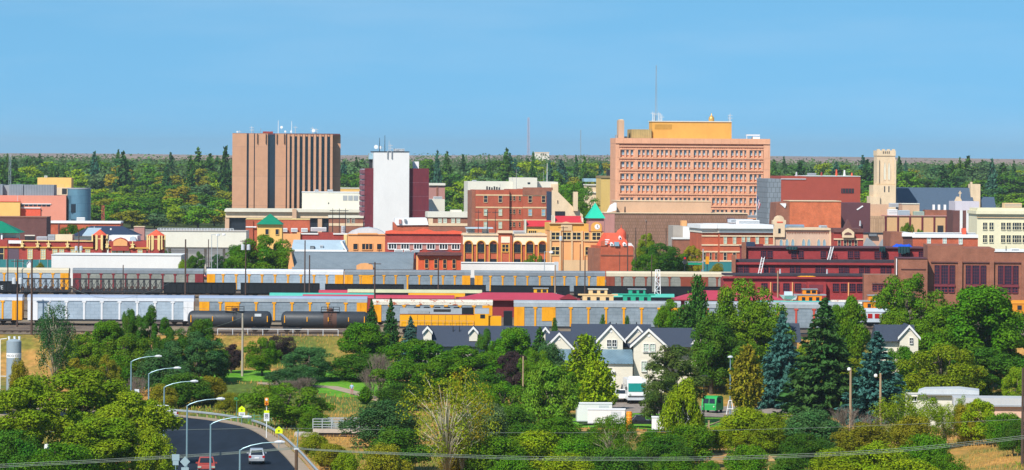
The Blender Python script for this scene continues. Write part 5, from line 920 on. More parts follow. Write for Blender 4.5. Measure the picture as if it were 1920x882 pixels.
tarp('board_stack', 'yellow boards lying on the lowest maroon roof', 1494, 1531, 516.5, 519.5, 872.8, RYEL, 7, .8, 'boards'); tarp('roofing_rubble', 'dark roofing rubble heap along the middle maroon roof', 1400, 1480, 486.5, 492, 883, mat('dark_rubble', '2c2c32', .9, .3, 2), 9)
def ladder(label, p0, p1, Y0, Y1):
    a, c = at(*p0, Y0), at(*p1, Y1); t = thing('ladder', label, 'ladder', tuple(a), 0, 'aluminium ladders leaning on the maroon tiers'); v = c - a; q = MB()
    for s in (-.28, .28): q.tube((s, 0, 0), (v.x + s, v.y, v.z), .07, n=4)
    q.build('side_rail', WHITE, t); q = MB()
    for i in range(1, 11): f = i / 11; q.tube((v.x * f - .28, v.y * f, v.z * f), (v.x * f + .28, v.y * f, v.z * f), .05, n=4)
    q.build('rung', WHITE, t)
def drape(label, px0, px1, top, bot, Y, m):
    a, c = at(px0, top, Y), at(px1, bot, Y); n = 8; V, Fc = [], []; r2 = random.Random(px0)
    for i in range(n + 1):
        x = (c.x - a.x) * i / n; zb = (c.z - a.z) * r2.uniform(.7, 1); dy = -.18 * (i % 2)
        V += [(x, .6, .05), (x, dy * .3, .02), (x + r2.uniform(-.05, .05), dy, zb * .5), (x, dy - .05, zb)]
    for i in range(n):
        for k in range(3): Fc.append((i * 4 + k, i * 4 + k + 1, (i + 1) * 4 + k + 1, (i + 1) * 4 + k))
    tag(MB().add(V, Fc).build('tarpaulin', m, loc=tuple(a)), label, 'tarpaulin')
GT = mat('dark_green_tarp', '16383c', .7, .12, 2)
drape('dark green sheet hanging over the maroon eave right of the blue heap', 1684, 1706, 463, 478, 888.2, GT); drape('dark green sheet hanging over the left part of the top maroon eave', 1474, 1495, 463, 469, 888.2, GT); drape('dark green sheet hanging over the eave between the two top windows', 1649, 1660, 463, 474, 888.2, GT)
ladder('pale ladder leaning from lowest roof to middle eave at left', (1424, 514), (1431, 482.5), 876, 880); ladder('pale ladder leaning from middle roof up to the top eave', (1554, 488), (1560.5, 463), 885, 888)
# ------------------------------------------------------------------ utility poles
def pole(px, top, Y, label, arm=0, r=.16, m=None, bottom=None, cans=0, box=None):
    p = at(px, top, Y); g = ground(p.x, Y) if bottom is None else bottom; h = p.z - g; t = thing('utility_pole', label, 'pole', (p.x, Y, g), 0, 'utility poles')
    MB().tube((0, 0, -.3), (0, 0, h), r, r * .7, 7).build('shaft', m or BROWNPOLE, t)
    for i in range(arm): MB().box(-1.1, 1.1, -.07, .07, h - .35 - i * .9, h - .22 - i * .9).build('crossarm', m or BROWNPOLE, t)
    for i in range(cans): MB().lathe((-.55 + 1.1 * i / max(1, cans - 1), -.3, h - 3.3 if box is None else h - box), [(.05, 0), (.36, .05), (.36, 1.0), (.1, 1.12)], 10).build('transformer', LGREY, t)
    return t
pole(33, 487, 730, 'dark pole with pale transformer box at far left of the yard', 1, cans=2, box=4.2); pole(60, 486, 700, 'brown pole in front of the white ended autorack', 0, .2); pole(15, 450, 900, 'reddish pole beside the depot\'s left window', 0, .14); pole(148, 434, 990, 'dark pole rising before the depot wall with pale boxes', 0, cans=2, box=4.5)
pole(231, 497, 898, 'short brown pole in front of the maroon autorack', 0, .14); pole(348, 449, 870, 'dark tall pole beside the autorack gap right of the white shed', 0, .2); pole(391, 449, 985, 'brown pole among street trees right of the white shed', 0, .14); pole(461, 450, 830, 'brown pole with two pale transformers over the black gondolas', 1, cans=2, box=2.0)
pole(572, 451, 870, 'tall brown pole before the grey warehouse, left of a pair', 0, .17); pole(580.5, 479, 820, 'shorter brown pole before the grey warehouse, right of a pair', 0, .17); pole(703, 492, 745, 'dark pole with crossarm behind the small spruces', 1, .18); pole(711, 468, 960, 'thin dark pole at the right part of the grey warehouse', 0, .12); pole(776, 478, 940, 'thin dark pole at the right edge of the grey warehouse', 0, .12)
pole(822, 484, 850, 'dark pole before the small bright orange building', 0, .17); pole(1056, 425, 985, 'tall brown pole before the ochre clock building', 1, .15, cans=1); pole(1088, 458, 930, 'short brown pole before the ochre clock building', 0, .14); pole(1097, 480, 860, 'brown pole below the clock tower', 0, .15); pole(1041, 497, 800, 'orange brown wooden pole rising from the red shed roof', 0, .16, TANPOLE)
pole(1162, 472, 985, 'thin dark pole before the domed building\'s left half', 0, .1); pole(1177, 440, 985, 'dark pole before the domed building\'s right half', 0, .16); pole(1192, 427, 1000, 'dark pole right of the domed building', 0, .16); pole(1222, 478, 895, 'brown pole beside the white floodlight tower', 0, .13); pole(1249, 428, 1060, 'thin dark pole before the brown ribbed theatre', 0, .14); pole(1458.5, 508, 790, 'pale wooden pole before the maroon lower tier', 0, .17, TANPOLE); pole(1211.5, 415, 1090, 'slim dark pole standing above the yellow green bush', 0, .1)
pole(455, 588, 667, 'pale pole rising from the park trees in front of the railing', 0, .2, mat('pale_pole', 'a89c8c', .85, .15, 2)); pole(981, 668, 590, 'weathered pole at the edge of the purple tree', 0, .14, TANPOLE); pole(1595, 690, 560, 'light wooden pole before the dark spruces', 0, .2, TANPOLE); pole(1651, 700, 575, 'short light wooden pole beside the wide blue spruce', 0, .2, TANPOLE); pole(1918, 690, 500, 'dark pole at the right edge of the picture', 0, .2)
for px, top, Y, lab in ((1595, 690, 560, 'pale lamp bracket on top of the light wooden pole'), (1645, 702, 575, 'pale lamp bracket on the short wooden pole')):
    p = at(px - 3, top + 2, Y); tag(MB().lathe((0, 0, 0), [(.05, .2), (.22, .1), (.25, -.15), (.1, -.3)], 10).build('yard_lamp', WHITE, loc=tuple(p)), lab, 'lamp')
def lamp_city(px, top, Y, label, head=4):
    p = at(px, top, Y); g = ground(p.x, Y); h = p.z - g; t = thing('street_lamp', label, 'street lamp', (p.x, Y, g)); MB().tube((0, 0, 0), (0, 0, h), .1, .07, 6).build('shaft', STEEL, t); MB().box(-.1, 1.4, -.05, .05, h - .1, h).build('arm', STEEL, t); MB().lathe((1.5, 0, h - .4), [(.1, 0), (.45, .1), (.4, .45), (.1, .6)], 10).build('lamp_head', WHITE, t)
lamp_city(1021, 472, 940, 'pale street lamp with round head before the arcade\'s right end'); lamp_city(397, 440, 1050, 'thin street lamp before the pale viaduct'); lamp_city(408, 439, 1040, 'second thin street lamp before the pale viaduct, nearer the trees')
t_ = at(1285, 488, 1000)
# traffic lights by the hotel
for px, Y, lab in ((1284, 1000, 'dark traffic light with red lamp left of the hotel'), (1326, 1010, 'yellow backed traffic light below the hotel corner')):
    p = at(px, 486, Y); t = thing('traffic_light', lab, 'traffic light', (p.x, Y, 0)); MB().tube((0, 0, 0), (0, 0, p.z + .5), .09).build('shaft', DARK, t)
    hs = MB().box(-.4, .4, -.45, -.1, p.z - 1.2, p.z + .6).build('signal_head', DARK if px < 1300 else RYEL, t)
    if px < 1300: MB().lathe((0, -.5, p.z + .2), [(.26, 0), (.2, .06)], 10, 'y').build('red_lens', mat('red_lens', 'd02010', .3, .05, 1), hs)
p = at(1303, 495, 1000); t = thing('street_sign', 'green street name board on a mast beside the dark traffic light', 'sign', (p.x, 1000, 0)); MB().box(-1.6, 1.6, -.05, .05, p.z - .25, p.z + .25).build('board', mat('sign_green', '148a68', .5, .05, 1), t); MB().tube((1.9, .1, 0), (1.9, .1, p.z + 3.5), .12).build('shaft', STEEL, t); MB().box(-2.9, 1.9, .06, .16, p.z + .35, p.z + .5).build('arm', STEEL, t)
# ------------------------------------------------------------------ vehicles
def car(name, label, X, Y, z, rot, paint, L=4.7, W=1.85, H=1.75, kind='suv', cat='car', group=None, small=False):
    t = thing(name, label, cat, (X, Y, z), rot, group); h = W / 2; y0 = -L / 2       # rear at -y
    if kind == 'pickup': prof = [(y0, .55), (y0, 1.05), (-.35, 1.08), (-.2, H), (1.0, H), (1.55, 1.12), (L / 2 - .1, 1.0), (L / 2, .55)]
    elif kind == 'sedan': prof = [(y0, .5), (y0, .95), (y0 + .7, 1.0), (y0 + 1.2, H), (.5, H), (1.2, 1.0), (L / 2 - .1, .85), (L / 2, .5)]
    else: prof = [(y0, .55), (y0 + .02, 1.05), (y0 + .35, H), (.75, H), (1.35, 1.12), (L / 2 - .1, 1.0), (L / 2, .55)]
    V = []; n = len(prof)
    for s in (-1, 1):
        for y, zz in prof: V.append((s * (h if zz < 1.15 else h * .80), y, zz))
    Fc = [tuple(range(n)), tuple(range(2 * n - 1, n - 1, -1))] + [(i, i + n, (i + 1) % n + n, (i + 1) % n) for i in range(n)]
    bo = MB().add(V, Fc).build('body', paint, t)
    mdf = bo.modifiers.new('bevel', 'BEVEL'); mdf.width = .06; mdf.segments = 2
    if kind == 'suv': gy = [(y0 + .05, 1.12), (y0 + .31, H - .1)]
    elif kind == 'pickup': gy = [(-.33, 1.15), (-.23, H - .12)]
    else: gy = [(y0 + .72, 1.05), (y0 + 1.14, H - .08)]
    def glass(a, c, wa, wc, nm, o=.03):
        d = Vector((0, c[0] - a[0], c[1] - a[1])).normalized(); nrm = Vector((0, -d.z, d.y)) * (1 if a[0] < c[0] else -1); nrm = nrm if (a[0] < 0) == (nrm.y < 0) else -nrm
        q = MB(); P = [Vector((-wa, *a)), Vector((wa, *a)), Vector((wc, *c)), Vector((-wc, *c))]
        q.add([p + nrm * o for p in P] + [p - nrm * .02 for p in P], [(0, 1, 2, 3), (7, 6, 5, 4), (0, 4, 5, 1), (1, 5, 6, 2), (2, 6, 7, 3), (3, 7, 4, 0)]); q.build(nm, GLASS, t)
    glass(gy[0], gy[1], h * .78, h * .68, 'rear_window')
    fy = (1.33, 1.16) if kind != 'sedan' else (1.15, 1.04); fy = (1.51, 1.18) if kind == 'pickup' else fy; ft = (.83, H - .1) if kind != 'pickup' else (1.07, H - .1); ft = ft if kind != 'sedan' else (.55, H - .08); glass(fy, ft, h * .8, h * .7, 'windscreen')
    for s in (-1, 1):
        a0, a1 = (gy[0][0] + .25, 1.1) ; b0 = ft[0] + .1
        MB().add([(s * (h * .97 + .01), gy[0][0] + .3, 1.14), (s * (h * .97 + .01), fy[0] - .35, 1.14), (s * (h * .82 + .02), b0 - .1, H - .16), (s * (h * .82 + .02), gy[1][0] + .2, H - .16)], [(0, 1, 2, 3)]).build('side_window', GLASS, t)
        for y in (y0 + .85, L / 2 - .9):
            w_ = MB().lathe((s * (h - .12), y, .36), [(.36, -.12), (.36, .12)] if s > 0 else [(.36, -.12), (.36, .12)], 14, 'x').build('wheel', TIRE, t)
            if not small: MB().lathe((s * (h - .0) - (0 if s > 0 else 0), y, .36), [(.2, -.01), (.2, .015)], 10, 'x').build('rim', STEEL, w_)
    if not small:
        for s in (-1, 1): MB().box(s * h * .86 - .14, s * h * .86 + .14, y0 - .03, y0 + .06, .78, 1.05).build('tail_lamp', RUBYLENS, t); MB().box(s * h * .8 - .2, s * h * .8 + .2, L / 2 - .08, L / 2 + .03, .7, .88).build('headlight', PALEGLASS, t); MB().box(s * (h + .12) - .12, s * (h + .12) + .12, fy[0] - .5, fy[0] - .4, 1.08, 1.25).build('mirror', paint, t)
        MB().box(-h * .95, h * .95, y0 - .1, y0 + .02, .42, .68).build('bumper', GREY, t); MB().box(-.26, .26, y0 - .13, y0 - .101, .72, .87).build('number_plate', WHITE, t)
    return t
SILV = mat('silver_car_paint', 'b8bcc4', .3, .05, 1, metal=.3, spec=.5); CWHT = mat('white_car_paint', 'dcdcdc', .35, .05, 1, spec=.5); CRED = mat('faded_red_car_paint', '9c4038', .4, .08, 1, spec=.5); CDRK = mat('dark_car_paint', '1c222c', .3, .1, 1, spec=.5); CBLU = mat('blue_car_paint', '3c5878', .3, .1, 1, spec=.5)
p = at(481, 873, 504); car('suv', 'silver suv seen from behind on the dark road', p.x, 504, RZ + .02, R(4), SILV)
p = at(387, 866, 489); car('pickup_truck', 'faded red pickup facing the camera at the bottom edge', p.x, 489, RZ + .02, R(184), CRED, 5.4, 1.95, 1.8, 'pickup')
p = at(306, 780, 588); car('pickup_truck', 'white pickup leaving round the bend beside the large left tree', p.x, 588, RZ + .02, R(30), CWHT, 5.6, 2.0, 1.85, 'pickup')
p = at(1165, 730, 634); car('pickup_truck', 'white pickup parked beside the motorhome in the driveway', p.x, 637, ground(p.x, 637) + .12, R(180), CWHT, 5.2, 1.95, 1.8, 'pickup')
p = at(1163, 720, 643); car('suv', 'dark suv parked behind the white pickup in the driveway', p.x + 1.0, 643.5, ground(p.x, 643) + .12, R(180), CDRK, 4.7, 1.9, 1.85)
for i, (px, Y, pt, lab) in enumerate(((433, 1000, CWHT, 'white car parked behind street trees right of the white shed'), (405, 1010, CDRK, 'dark car on the street under the viaduct'), (375, 1015, CRED, 'red car on the street under the viaduct'), (362, 1000, CBLU, 'blue car beside the yellow bush under the viaduct'), (327, 1050, CDRK, 'dark car parked just right of the depot turret'),
                                 (958, 957, CBLU, 'blue car in front of the pale low wall'), (993, 957, CWHT, 'white car in front of the pale low wall'), (920, 957, SILV, 'silver car in front of the pale low wall left of the blue one'), (1006, 958, CDRK, 'dark car in front of the pale low wall at right'), (262, 1345, CWHT, 'white car on the street far behind the depot'), (270, 1352, CDRK, 'dark car on the street far behind the depot'))):
    car('parked_car', lab, at(px, 480, Y).x, Y, (4.6 if 900 < px < 1010 else 11 if Y > 1300 else 3 if px < 420 else 1.4) * 0 + ground(0, Y) + .06, R(90 if i % 2 else 80), pt, 4.6, 1.8, 1.5, 'sedan', group='small cars in the downtown streets', small=True)
# motorhome
p = at(1193, 738, 634); g = ground(p.x, 634) + .1; t = thing('motorhome', 'white motorhome with teal tinted windscreen facing the street', 'motorhome', (p.x, 632, g), R(3)); W2 = 1.4
TEALGL = mat('teal_windscreen', '1f8a84', .2, .1, 1, spec=.5)
MB().prismx([(-.1, .55), (-.25, 1.2), (-.1, 2.4), (.1, 3.35), (.6, 3.5), (8.5, 3.5), (8.6, .55)], -W2, W2).build('body', CWHT, t); MB().box(-W2 * .9, W2 * .9, -.24, -.06, 1.75, 3.0).build('windscreen', TEALGL, t); MB().box(-W2 * .98, W2 * .98, -.32, -.2, .5, .85).build('bumper', LGREY, t)
MB().box(-W2 * .92, W2 * .92, -.3, -.22, 1.0, 1.15).build('grille', DARK, t); MB().box(-.8, .8, 1, 2.2, 3.5, 3.8).build('roof_vent', WHITE, t); MB().box(-.8, .8, 4, 5.2, 3.5, 3.8).build('roof_vent', WHITE, t)
for s in (-1, 1):
    MB().lathe((s * 1.0, -.3, 1.35), [(.16, 0), (.14, .08)], 10, 'y').build('headlight', PALEGLASS, t); MB().box(s * 1.58 - .1, s * 1.58 + .1, -.3, -.15, 2.0, 2.5).build('mirror', DARK, t)
    for y in (1.2, 6.2): MB().lathe((s * 1.22, y, .42), [(.42, -.14), (.42, .14)], 14, 'x').build('wheel', TIRE, t)
for i, (a_, b_) in enumerate(((1.5, 2.6), (3.5, 4.6), (6, 7.2))): MB().box(-W2 - .02, -W2 - .001, a_, b_, 1.9, 2.7).build('side_window', GLASS, t)
# green van
p = at(1335, 750, 622); g = ground(p.x, 620) + .1; t = thing('utility_cart', 'bright green rounded van at the street end', 'van', (p.x, 622, g), R(-25)); GRN = mat('bright_green_paint', '2c9c50', .4, .08, 1)
MB().prismx([(-1.2, .4), (-1.25, 1.2), (-1.0, 2.1), (-.6, 2.42), (1.0, 2.45), (1.5, 2.2), (1.6, .4)], -1.15, 1.15).build('body', GRN, t); MB().add([(-.95, -1.24, 1.4), (-.06, -1.24, 1.4), (-.06, -1.06, 2.08), (-.85, -1.06, 2.08)], [(0, 1, 2, 3)]).build('windscreen', GLASS, t); MB().add([(.06, -1.24, 1.4), (.95, -1.24, 1.4), (.85, -1.06, 2.08), (.06, -1.06, 2.08)], [(0, 1, 2, 3)]).build('windscreen', GLASS, t)
for s in (-1, 1):
    MB().box(s * 1.16 - .005, s * 1.16 + .005, -.7, .7, 1.45, 2.1).build('side_window', GLASS, t)
    for y in (-.75, 1.0): MB().lathe((s * 1.02, y, .34), [(.34, -.1), (.34, .1)], 12, 'x').build('wheel', TIRE, t)
    MB().lathe((s * .8, -1.3, .95), [(.12, 0), (.1, .06)], 8, 'y').build('headlight', PALEGLASS, t)
# white box trailers and clutter beside the creek
def trailer(px0, px1, top, Y, d, label, rot=-4):
    a, c = at(px0, top, Y), at(px1, top, Y); g = ground(a.x, Y); L_ = c.x - a.x; h = a.z - g; t = thing('cargo_trailer', label, 'trailer', (a.x, Y, g), R(rot), 'white trailers in the creekside lot')
    MB().box(0, L_, 0, d, .7, h).build('body', CWHT, t); MB().prismx([(-.05, h), (d / 2, h + .12), (d + .05, h)], -.05, L_ + .05).build('roof', WHITE, t); MB().box(.1, L_ - .1, .1, d - .1, .5, .69).build('chassis', DARK, t)
    q = MB(); q.box(0, L_, -.03, -.005, .7, .85).box(0, L_, -.03, -.005, h - .12, h).build('trim', LGREY, t); MB().box(L_ * .62, L_ * .9, -.02, -.003, .95, h - .25).build('door', LGREY, t)
    for y in (.15, d - .15):
        for x in (L_ * .45, L_ * .6): MB().lathe((x, y - .1, .36), [(.36, 0), (.36, .2)], 12, 'y').build('wheel', TIRE, t)
    MB().tube((0, d / 2, .6), (-1.2, d / 2, .6), .07).build('tow_bar', DARK, t)
trailer(1082, 1148, 757, 588, 2.4, 'white trailer furthest back in the creekside lot', 3); trailer(1102, 1172, 768, 580, 2.4, 'white trailer in front of the furthest one, left of orange barrels', -3); trailer(1222, 1300, 783, 572, 2.4, 'white trailer right of the orange barrels, half behind the poplar', -2)
ORG = mat('orange_plastic', 'e8901c', .5, .1, 2)
for i, (dx, z) in enumerate(((0, 0), (0, 1), (0, 2), (0, 3), (0, 4), (0, 5))):
    p = at(1179.5, 808, 574); g = ground(p.x, 574)
    tag(MB().lathe((0, 0, 0), [(.40, 0), (.42, .1), (.38, .2), (.38, .4), (.36, .44), (.2, .46)], 12).build('traffic_barrel', ORG, loc=(p.x, 574, g + z * .47)), 'orange plastic barrel, ' + ('lowest', 'second from bottom', 'third from bottom', 'third from top', 'second from top', 'topmost')[i] + ' of the stack by the trailers', 'barrel', 'stacked orange barrels')
p = at(1205, 800, 584); g = ground(p.x, 584); car('pickup_truck', 'dark pickup parked between the orange barrels and the right trailer', p.x, 584, g, R(92), CDRK, 5.2, 1.9, 1.75, 'pickup')
for px, top, lab in ((1329, 790, 'left wooden post of the creekside fence'), (1359, 778, 'right wooden post of the creekside fence')):
    p = at(px, top, 560); g = ground(p.x, 560); tag(MB().box(-.1, .1, -.1, .1, -.2, p.z - g).box(-.14, .14, -.14, .14, p.z - g, p.z - g + .08).build('fence_post', TANPOLE, loc=(p.x, 560, g)), lab, 'post')
a, c = at(1325, 800, 560), at(1362, 786, 566); tag(MB().tube((0, 0, 0), tuple(c - a), .1, .1, 5).tube((0, 0, -.8), tuple(c - a + Vector((0, 0, -.8))), .08, .08, 5).build('rail_fence', TANPOLE, loc=tuple(a)), 'sagging wooden rails between the two creekside posts', 'fence')
a = at(1345, 796, 575); b = Bld('mesh_fence', 'dark wire fence along the green lawn', 1350, 585, 0, 'fence'); q = MB(); x0, x1 = b.x(1318), b.x(1376)
for i in range(22): x = x0 + (x1 - x0) * i / 21; q.tube((x, 0, 0), (x, 0, 1.1), .02, n=4)
q.build('wire_panel', DARK, b.root); MB().box(x0, x1, -.03, .03, 1.1, 1.17).box(x0, x1, -.03, .03, .1, .16).build('rail', DARK, b.root)
# ------------------------------------------------------------------ houses
HW = mat('beige_siding', 'd8d0be', .8, .08, .6, streak=6); HTRIM = mat('white_trim', 'dedcd8', .6, .04, .5); METALROOF = bricks('blue_grey_standing_seam', '7c97a6', '748f9f', '5e7684', .5, 20, .06, rough=.45, metal=.3)
def wing(b, apex, hw, pa, pe, pb, y0, y1, wins=()):
    ax, half, za, ze, zb = b.x(apex, y0), hw * (b.Y + y0) / F, b.z(pa, y0), b.z(pe, y0), b.z(pb, y0)
    w_ = MB().prism([(ax - half * .86, zb), (ax + half * .86, zb), (ax + half * .86, ze + (za - ze) * .14 - .3), (ax, za - .35), (ax - half * .86, ze + (za - ze) * .14 - .3)], y0, y1).build('gable_wall', HW, b.root)
    k = (za - ze) / half; o = .35
    for s in (-1, 1):
        MB().prism([(ax, za - .02), (ax, za - .25), (ax + s * half * 1.05, ze - .25 - .05 * half * k), (ax + s * half * 1.05, ze - .05 * half * k)] if s > 0 else [(ax, za - .25), (ax, za - .02), (ax - half * 1.05, ze - .05 * half * k), (ax - half * 1.05, ze - .25 - .05 * half * k)], y0 - .3, y1).build('gable_roof', SHINGLE, b.root)
        MB().prism([(ax, za), (ax, za - .42), (ax + s * half * 1.07, ze - .42 - .07 * half * k), (ax + s * half * 1.07, ze - .07 * half * k)], y0 - .36, y0 - .305).build('bargeboard', HTRIM, b.root)
    MB().lathe((ax, y0 - .06, za - half * k * .45), [(.22, 0), (.22, .05)], 8, 'y').build('gable_vent', HTRIM, w_)
    return w_
b = Bld('townhouse', 'long townhouse with charcoal roof and small white trimmed gables at left', 905, 655, 0, 'house')
MB().prismx([(-1, b.z(650)), (6, b.z(611, 6)), (13, b.z(650))], b.x(782), b.x(1032)).build('roof', SHINGLE, b.root); MB().box(b.x(785), b.x(1030), 0, 12, -.5, b.z(648)).build('wall', HW, b.root)
for px in (803, 889, 1024): wing(b, px, 9 if px < 1000 else 8, 612, 622, 640, .5, 6)
for px in (851, 863, 958): b.mast(px, 612, 622, 4, .09, DARK, 'roof_vent_pipe')
b.win([820, 860, 910, 960, 1000], 660, 676, 12, -.02, GLASS, HTRIM, 1, 1)
b = Bld('house', 'beige gabled house with charcoal roofs and blue grey porch roof', 1180, 650, 0, 'house')
MB().prismx([(0, b.z(652)), (8, b.z(608, 8)), (16, b.z(650))], b.x(1072, 8), b.x(1222, 8)).build('roof', SHINGLE, b.root); MB().prismx([(-.5, b.z(655)), (6, b.z(622, 6)), (13, b.z(655))], b.x(1024, 6), b.x(1125, 6)).build('roof', SHINGLE, b.root); MB().prismx([(-.8, b.z(650)), (5.5, b.z(614.5, 5.5)), (12, b.z(650))], b.x(1222, 5), b.x(1307, 5)).build('roof', SHINGLE, b.root)
MB().box(b.x(1030), b.x(1300), 1, 12, -.5, b.z(650)).build('wall', HW, b.root)
wing(b, 1050, 27, 624, 652, 720, -1, 8); wing(b, 1147, 26, 609, 637, 720, -1, 9); wing(b, 1197, 22, 610.5, 634, 660, 1.5, 10); wing(b, 1218, 33, 616, 646, 745, -3, 8)
q = wing(b, 1316, 20, 621, 645, 700, .5, 6)
b.win([1143.5, 1153.5], 638, 650, 7.2, -1.03, GLASS, HTRIM, 1, 1); b.win([1213, 1225], 645, 659, 8.5, -3.03, PALEGLASS, HTRIM, 1, 1); b.win([1209.5, 1229], 678, 696, 9.5, -3.03, PALEGLASS, HTRIM, 1, 1); b.box('window_box', HTRIM, 1207, 1231, 658.5, 661, -3.25, -3.04)
MB().prismx([(-5, b.z(678)), (-1.02, b.z(655)), (-1.02, b.z(658)), (-5, b.z(680))], b.x(1113, -3), b.x(1188, -3)).build('porch_roof', METALROOF, b.root); MB().prismx([(-4, b.z(674)), (-1.05, b.z(655)), (-1.05, b.z(658)), (-4, b.z(676))], b.x(1040, -3), b.x(1074, -3)).build('porch_roof', METALROOF, b.root)
b.box('garage_wall', HW, 1118, 1188, 679, None, -4.6, -1.05); b.box('garage_door', HTRIM, 1128, 1155, 696, 730, -4.7, -4.61); b.poly('entry_gable', HTRIM, [(1128, 700), (1128, 693), (1146, 690), (1155, 696), (1155, 700)], -5.0, -4.71)
for px, t in ((1146, 604), (1157, 606), (1195, 604)): b.mast(px, t, 610, 8, .12, DARK, 'roof_vent_pipe')
b = Bld('house', 'charcoal roofed house with one white trimmed gable among the right trees', 1685, 640, 0, 'house')
MB().prismx([(-.8, b.z(640)), (5, b.z(609, 5)), (11, b.z(640))], b.x(1640, 5), b.x(1715, 5)).build('roof', SHINGLE, b.root); MB().box(b.x(1646), b.x(1712), 0, 10, -.5, b.z(638)).build('wall', HW, b.root); wing(b, 1706, 20, 609, 631, 690, -1.2, 7); b.win([1710], 634, 644, 6, -1.23, GLASS, HTRIM, 1, 1)
b = Bld('house', 'charcoal roof mostly hidden between the tall tree and the blue spruce', 1445, 665, 0, 'house')
MB().prismx([(-.8, b.z(642)), (5, b.z(606, 5)), (11, b.z(642))], b.x(1410, 5), b.x(1500, 5)).build('roof', SHINGLE, b.root); MB().box(b.x(1414), b.x(1496), 0, 10, -.5, b.z(640)).build('wall', HW, b.root)
b = Bld('mobile_home', 'long low white roofed building behind the olive shrubs at right', 1790, 588, -6, 'house')
b.box('wall', OFFWH, 1700, 1836, 741, None, 0, 5); b.poly('roof', LGREY, [(1722, 742), (1724, 735), (1736, 731), (1800, 729), (1838, 733), (1838, 742)], -.5, 5.5); b.box('eave', GREY, 1697, 1838, 739.6, 742, -.7, -.52); b.win([1716, 1752, 1800], 745, 753, 9, -.03, GLASS, WHITE, 1, 0)
b = Bld('mobile_home', 'pale pink walled building with flat white roof at the right edge', 1880, 570, -4, 'house')
b.box('wall', mat('pale_pink_wall', 'd2ae98', .85, .08, .5), 1796, 1990, 763, None, 0, 5); b.box('roof', mat('pale_grey_roof', 'b4b6b8', .7, .1, .4), 1790, 1992, 747, 760, -.5, 5.4); b.box('eave', GREY, 1790, 1992, 760, 763, -.6, 5.4)
# storage silo at left
p = at(26, 675, 622); g = ground(p.x, 620) ; t = thing('storage_silo', 'grey cylindrical silo with white lettered band at the left edge', 'silo', (p.x, 622, g)); rr = 14 * 622 / F; hz = at(26, 640, 622).z - g
MB().lathe((0, 0, 0), [(rr, -.2), (rr, hz), (rr * .6, hz + .25), (.1, hz + .35)], 28).build('tank', mat('silo_grey', '8c9aa4', .55, .1, .5), t, True)
za, zb = at(26, 662, 622).z - g, at(26, 671, 622).z - g; bd = MB().lathe((0, 0, 0), [(rr + .015, zb), (rr + .015, za)], 28).build('white_band', WHITE, t, True)
tx = bpy.data.curves.new('lettering', 'FONT'); tx.body = 'VSCO CO.'; tx.size = .46; tx.align_x = 'CENTER'; to = link(bpy.data.objects.new('lettering', tx)); bpy.context.view_layer.update(); me_ = bpy.data.meshes.new_from_object(to); bpy.data.objects.remove(to); me_.materials.clear(); me_.materials.append(DARK)
for v in me_.vertices: a_ = v.co.x / rr; v.co = Vector((math.sin(a_) * (rr + .03), -math.cos(a_) * (rr + .03), zb + .16 + v.co.y))
lo = link(bpy.data.objects.new('lettering', me_)); lo.parent = bd
for dx in (-.7, .1, .8): MB().tube((dx, 0, hz + .2), (dx, 0, hz + .7), .14, .2, 8).build('roof_fitting', WHITE, t)
q = MB(); q.tube((-1.9, -.6, 0), (-1.9, -.6, hz + .3), .06); q.tube((-1.9, -.6, hz + .3), (-1.0, -.5, hz + .4), .06); q.tube((-1.9, -.6, hz * .45), (-1.0, -.5, hz * .45), .05); q.build('fill_pipe', WHITE, t)
p = at(15, 690, 610); tag(MB().box(-9, 5, -.3, .3, -1, 1.2).build('low_wall', mat('brown_stone', '6a5448', .9, .2, 1), loc=(p.x, 612, ground(p.x, 612))), 'brown low retaining wall below the grey silo', 'wall')
# ------------------------------------------------------------------ road furniture
LAMPB = mat('blue_grey_lamp_steel', '7f9ca6', .4, .1, 1, metal=.3)
for i, (pxp, pxh, yh, lab) in enumerate(((246, 302, 668, 'farthest grey curved arm street lamp, deepest in the trees'), (279, 338, 690, 'second farthest street lamp, beside a small white sign'), (308, 370, 715, 'street lamp rising beside the white pickup'), (351, 420, 748, 'street lamp standing behind the pair of white and diamond signs'), (395, 470, 782, 'street lamp in front of the faded red pickup'), (450, 532, 829, 'nearest street lamp, left of the silver suv'))):
    s = (pxh - pxp) / 4.25; Y = F / s; p = at(pxp, yh, Y); g = RZ + .05; h = p.z - g - .75; t = thing('street_lamp', lab, 'street lamp', (p.x, Y, g), 0, 'curved arm street lamps along the road')
    MB().tube((0, 0, 0), (0, 0, h), .13, .085, 8).build('shaft', LAMPB, t); MB().path([(0, 0, h - .1), (.3, 0, h + .12), (1.1, 0, h + .42), (2.2, 0, h + .65), (3.5, 0, h + .75)], [.07, .065, .06, .05, .05], 6).build('arm', LAMPB, t)
    MB().path([(3.35, 0, h + .74), (3.6, 0, h + .76), (4.0, 0, h + .77), (4.35, 0, h + .74)], [.07, .16, .19, .1], 8).build('lamp_head', LGREY, t); MB().box(-.25, .25, -.25, .25, -.1, .12).build('base', CONC, t)
def sign(name, label, px, top, bot_g, Y, plates, cat='sign', post=LAMPB, r=.045):
    p = at(px, top, Y); g = ground(p.x, Y) if bot_g is None else bot_g; t = thing(name, label, cat, (p.x, Y, g)); MB().tube((0, .05, -.2), (0, .05, p.z - g), r, r, 6).build('post', post, t)
    for pts, m, nm, o in plates: MB().prism([((x - px) * Y / F, at(px, y, Y).z - g) for x, y in pts], -.03 - o, .0 - o).build(nm, m, t)
    return t, p, g
SY = mat('school_yellow', 'd8f010', .5, .04, 1); SW = mat('sign_white', 'd0d6da', .5, .05, 1); SB = mat('sign_back', '8fa4ac', .5, .1, 1); SINK = mat('sign_ink', '16181c', .6, .05, 1)
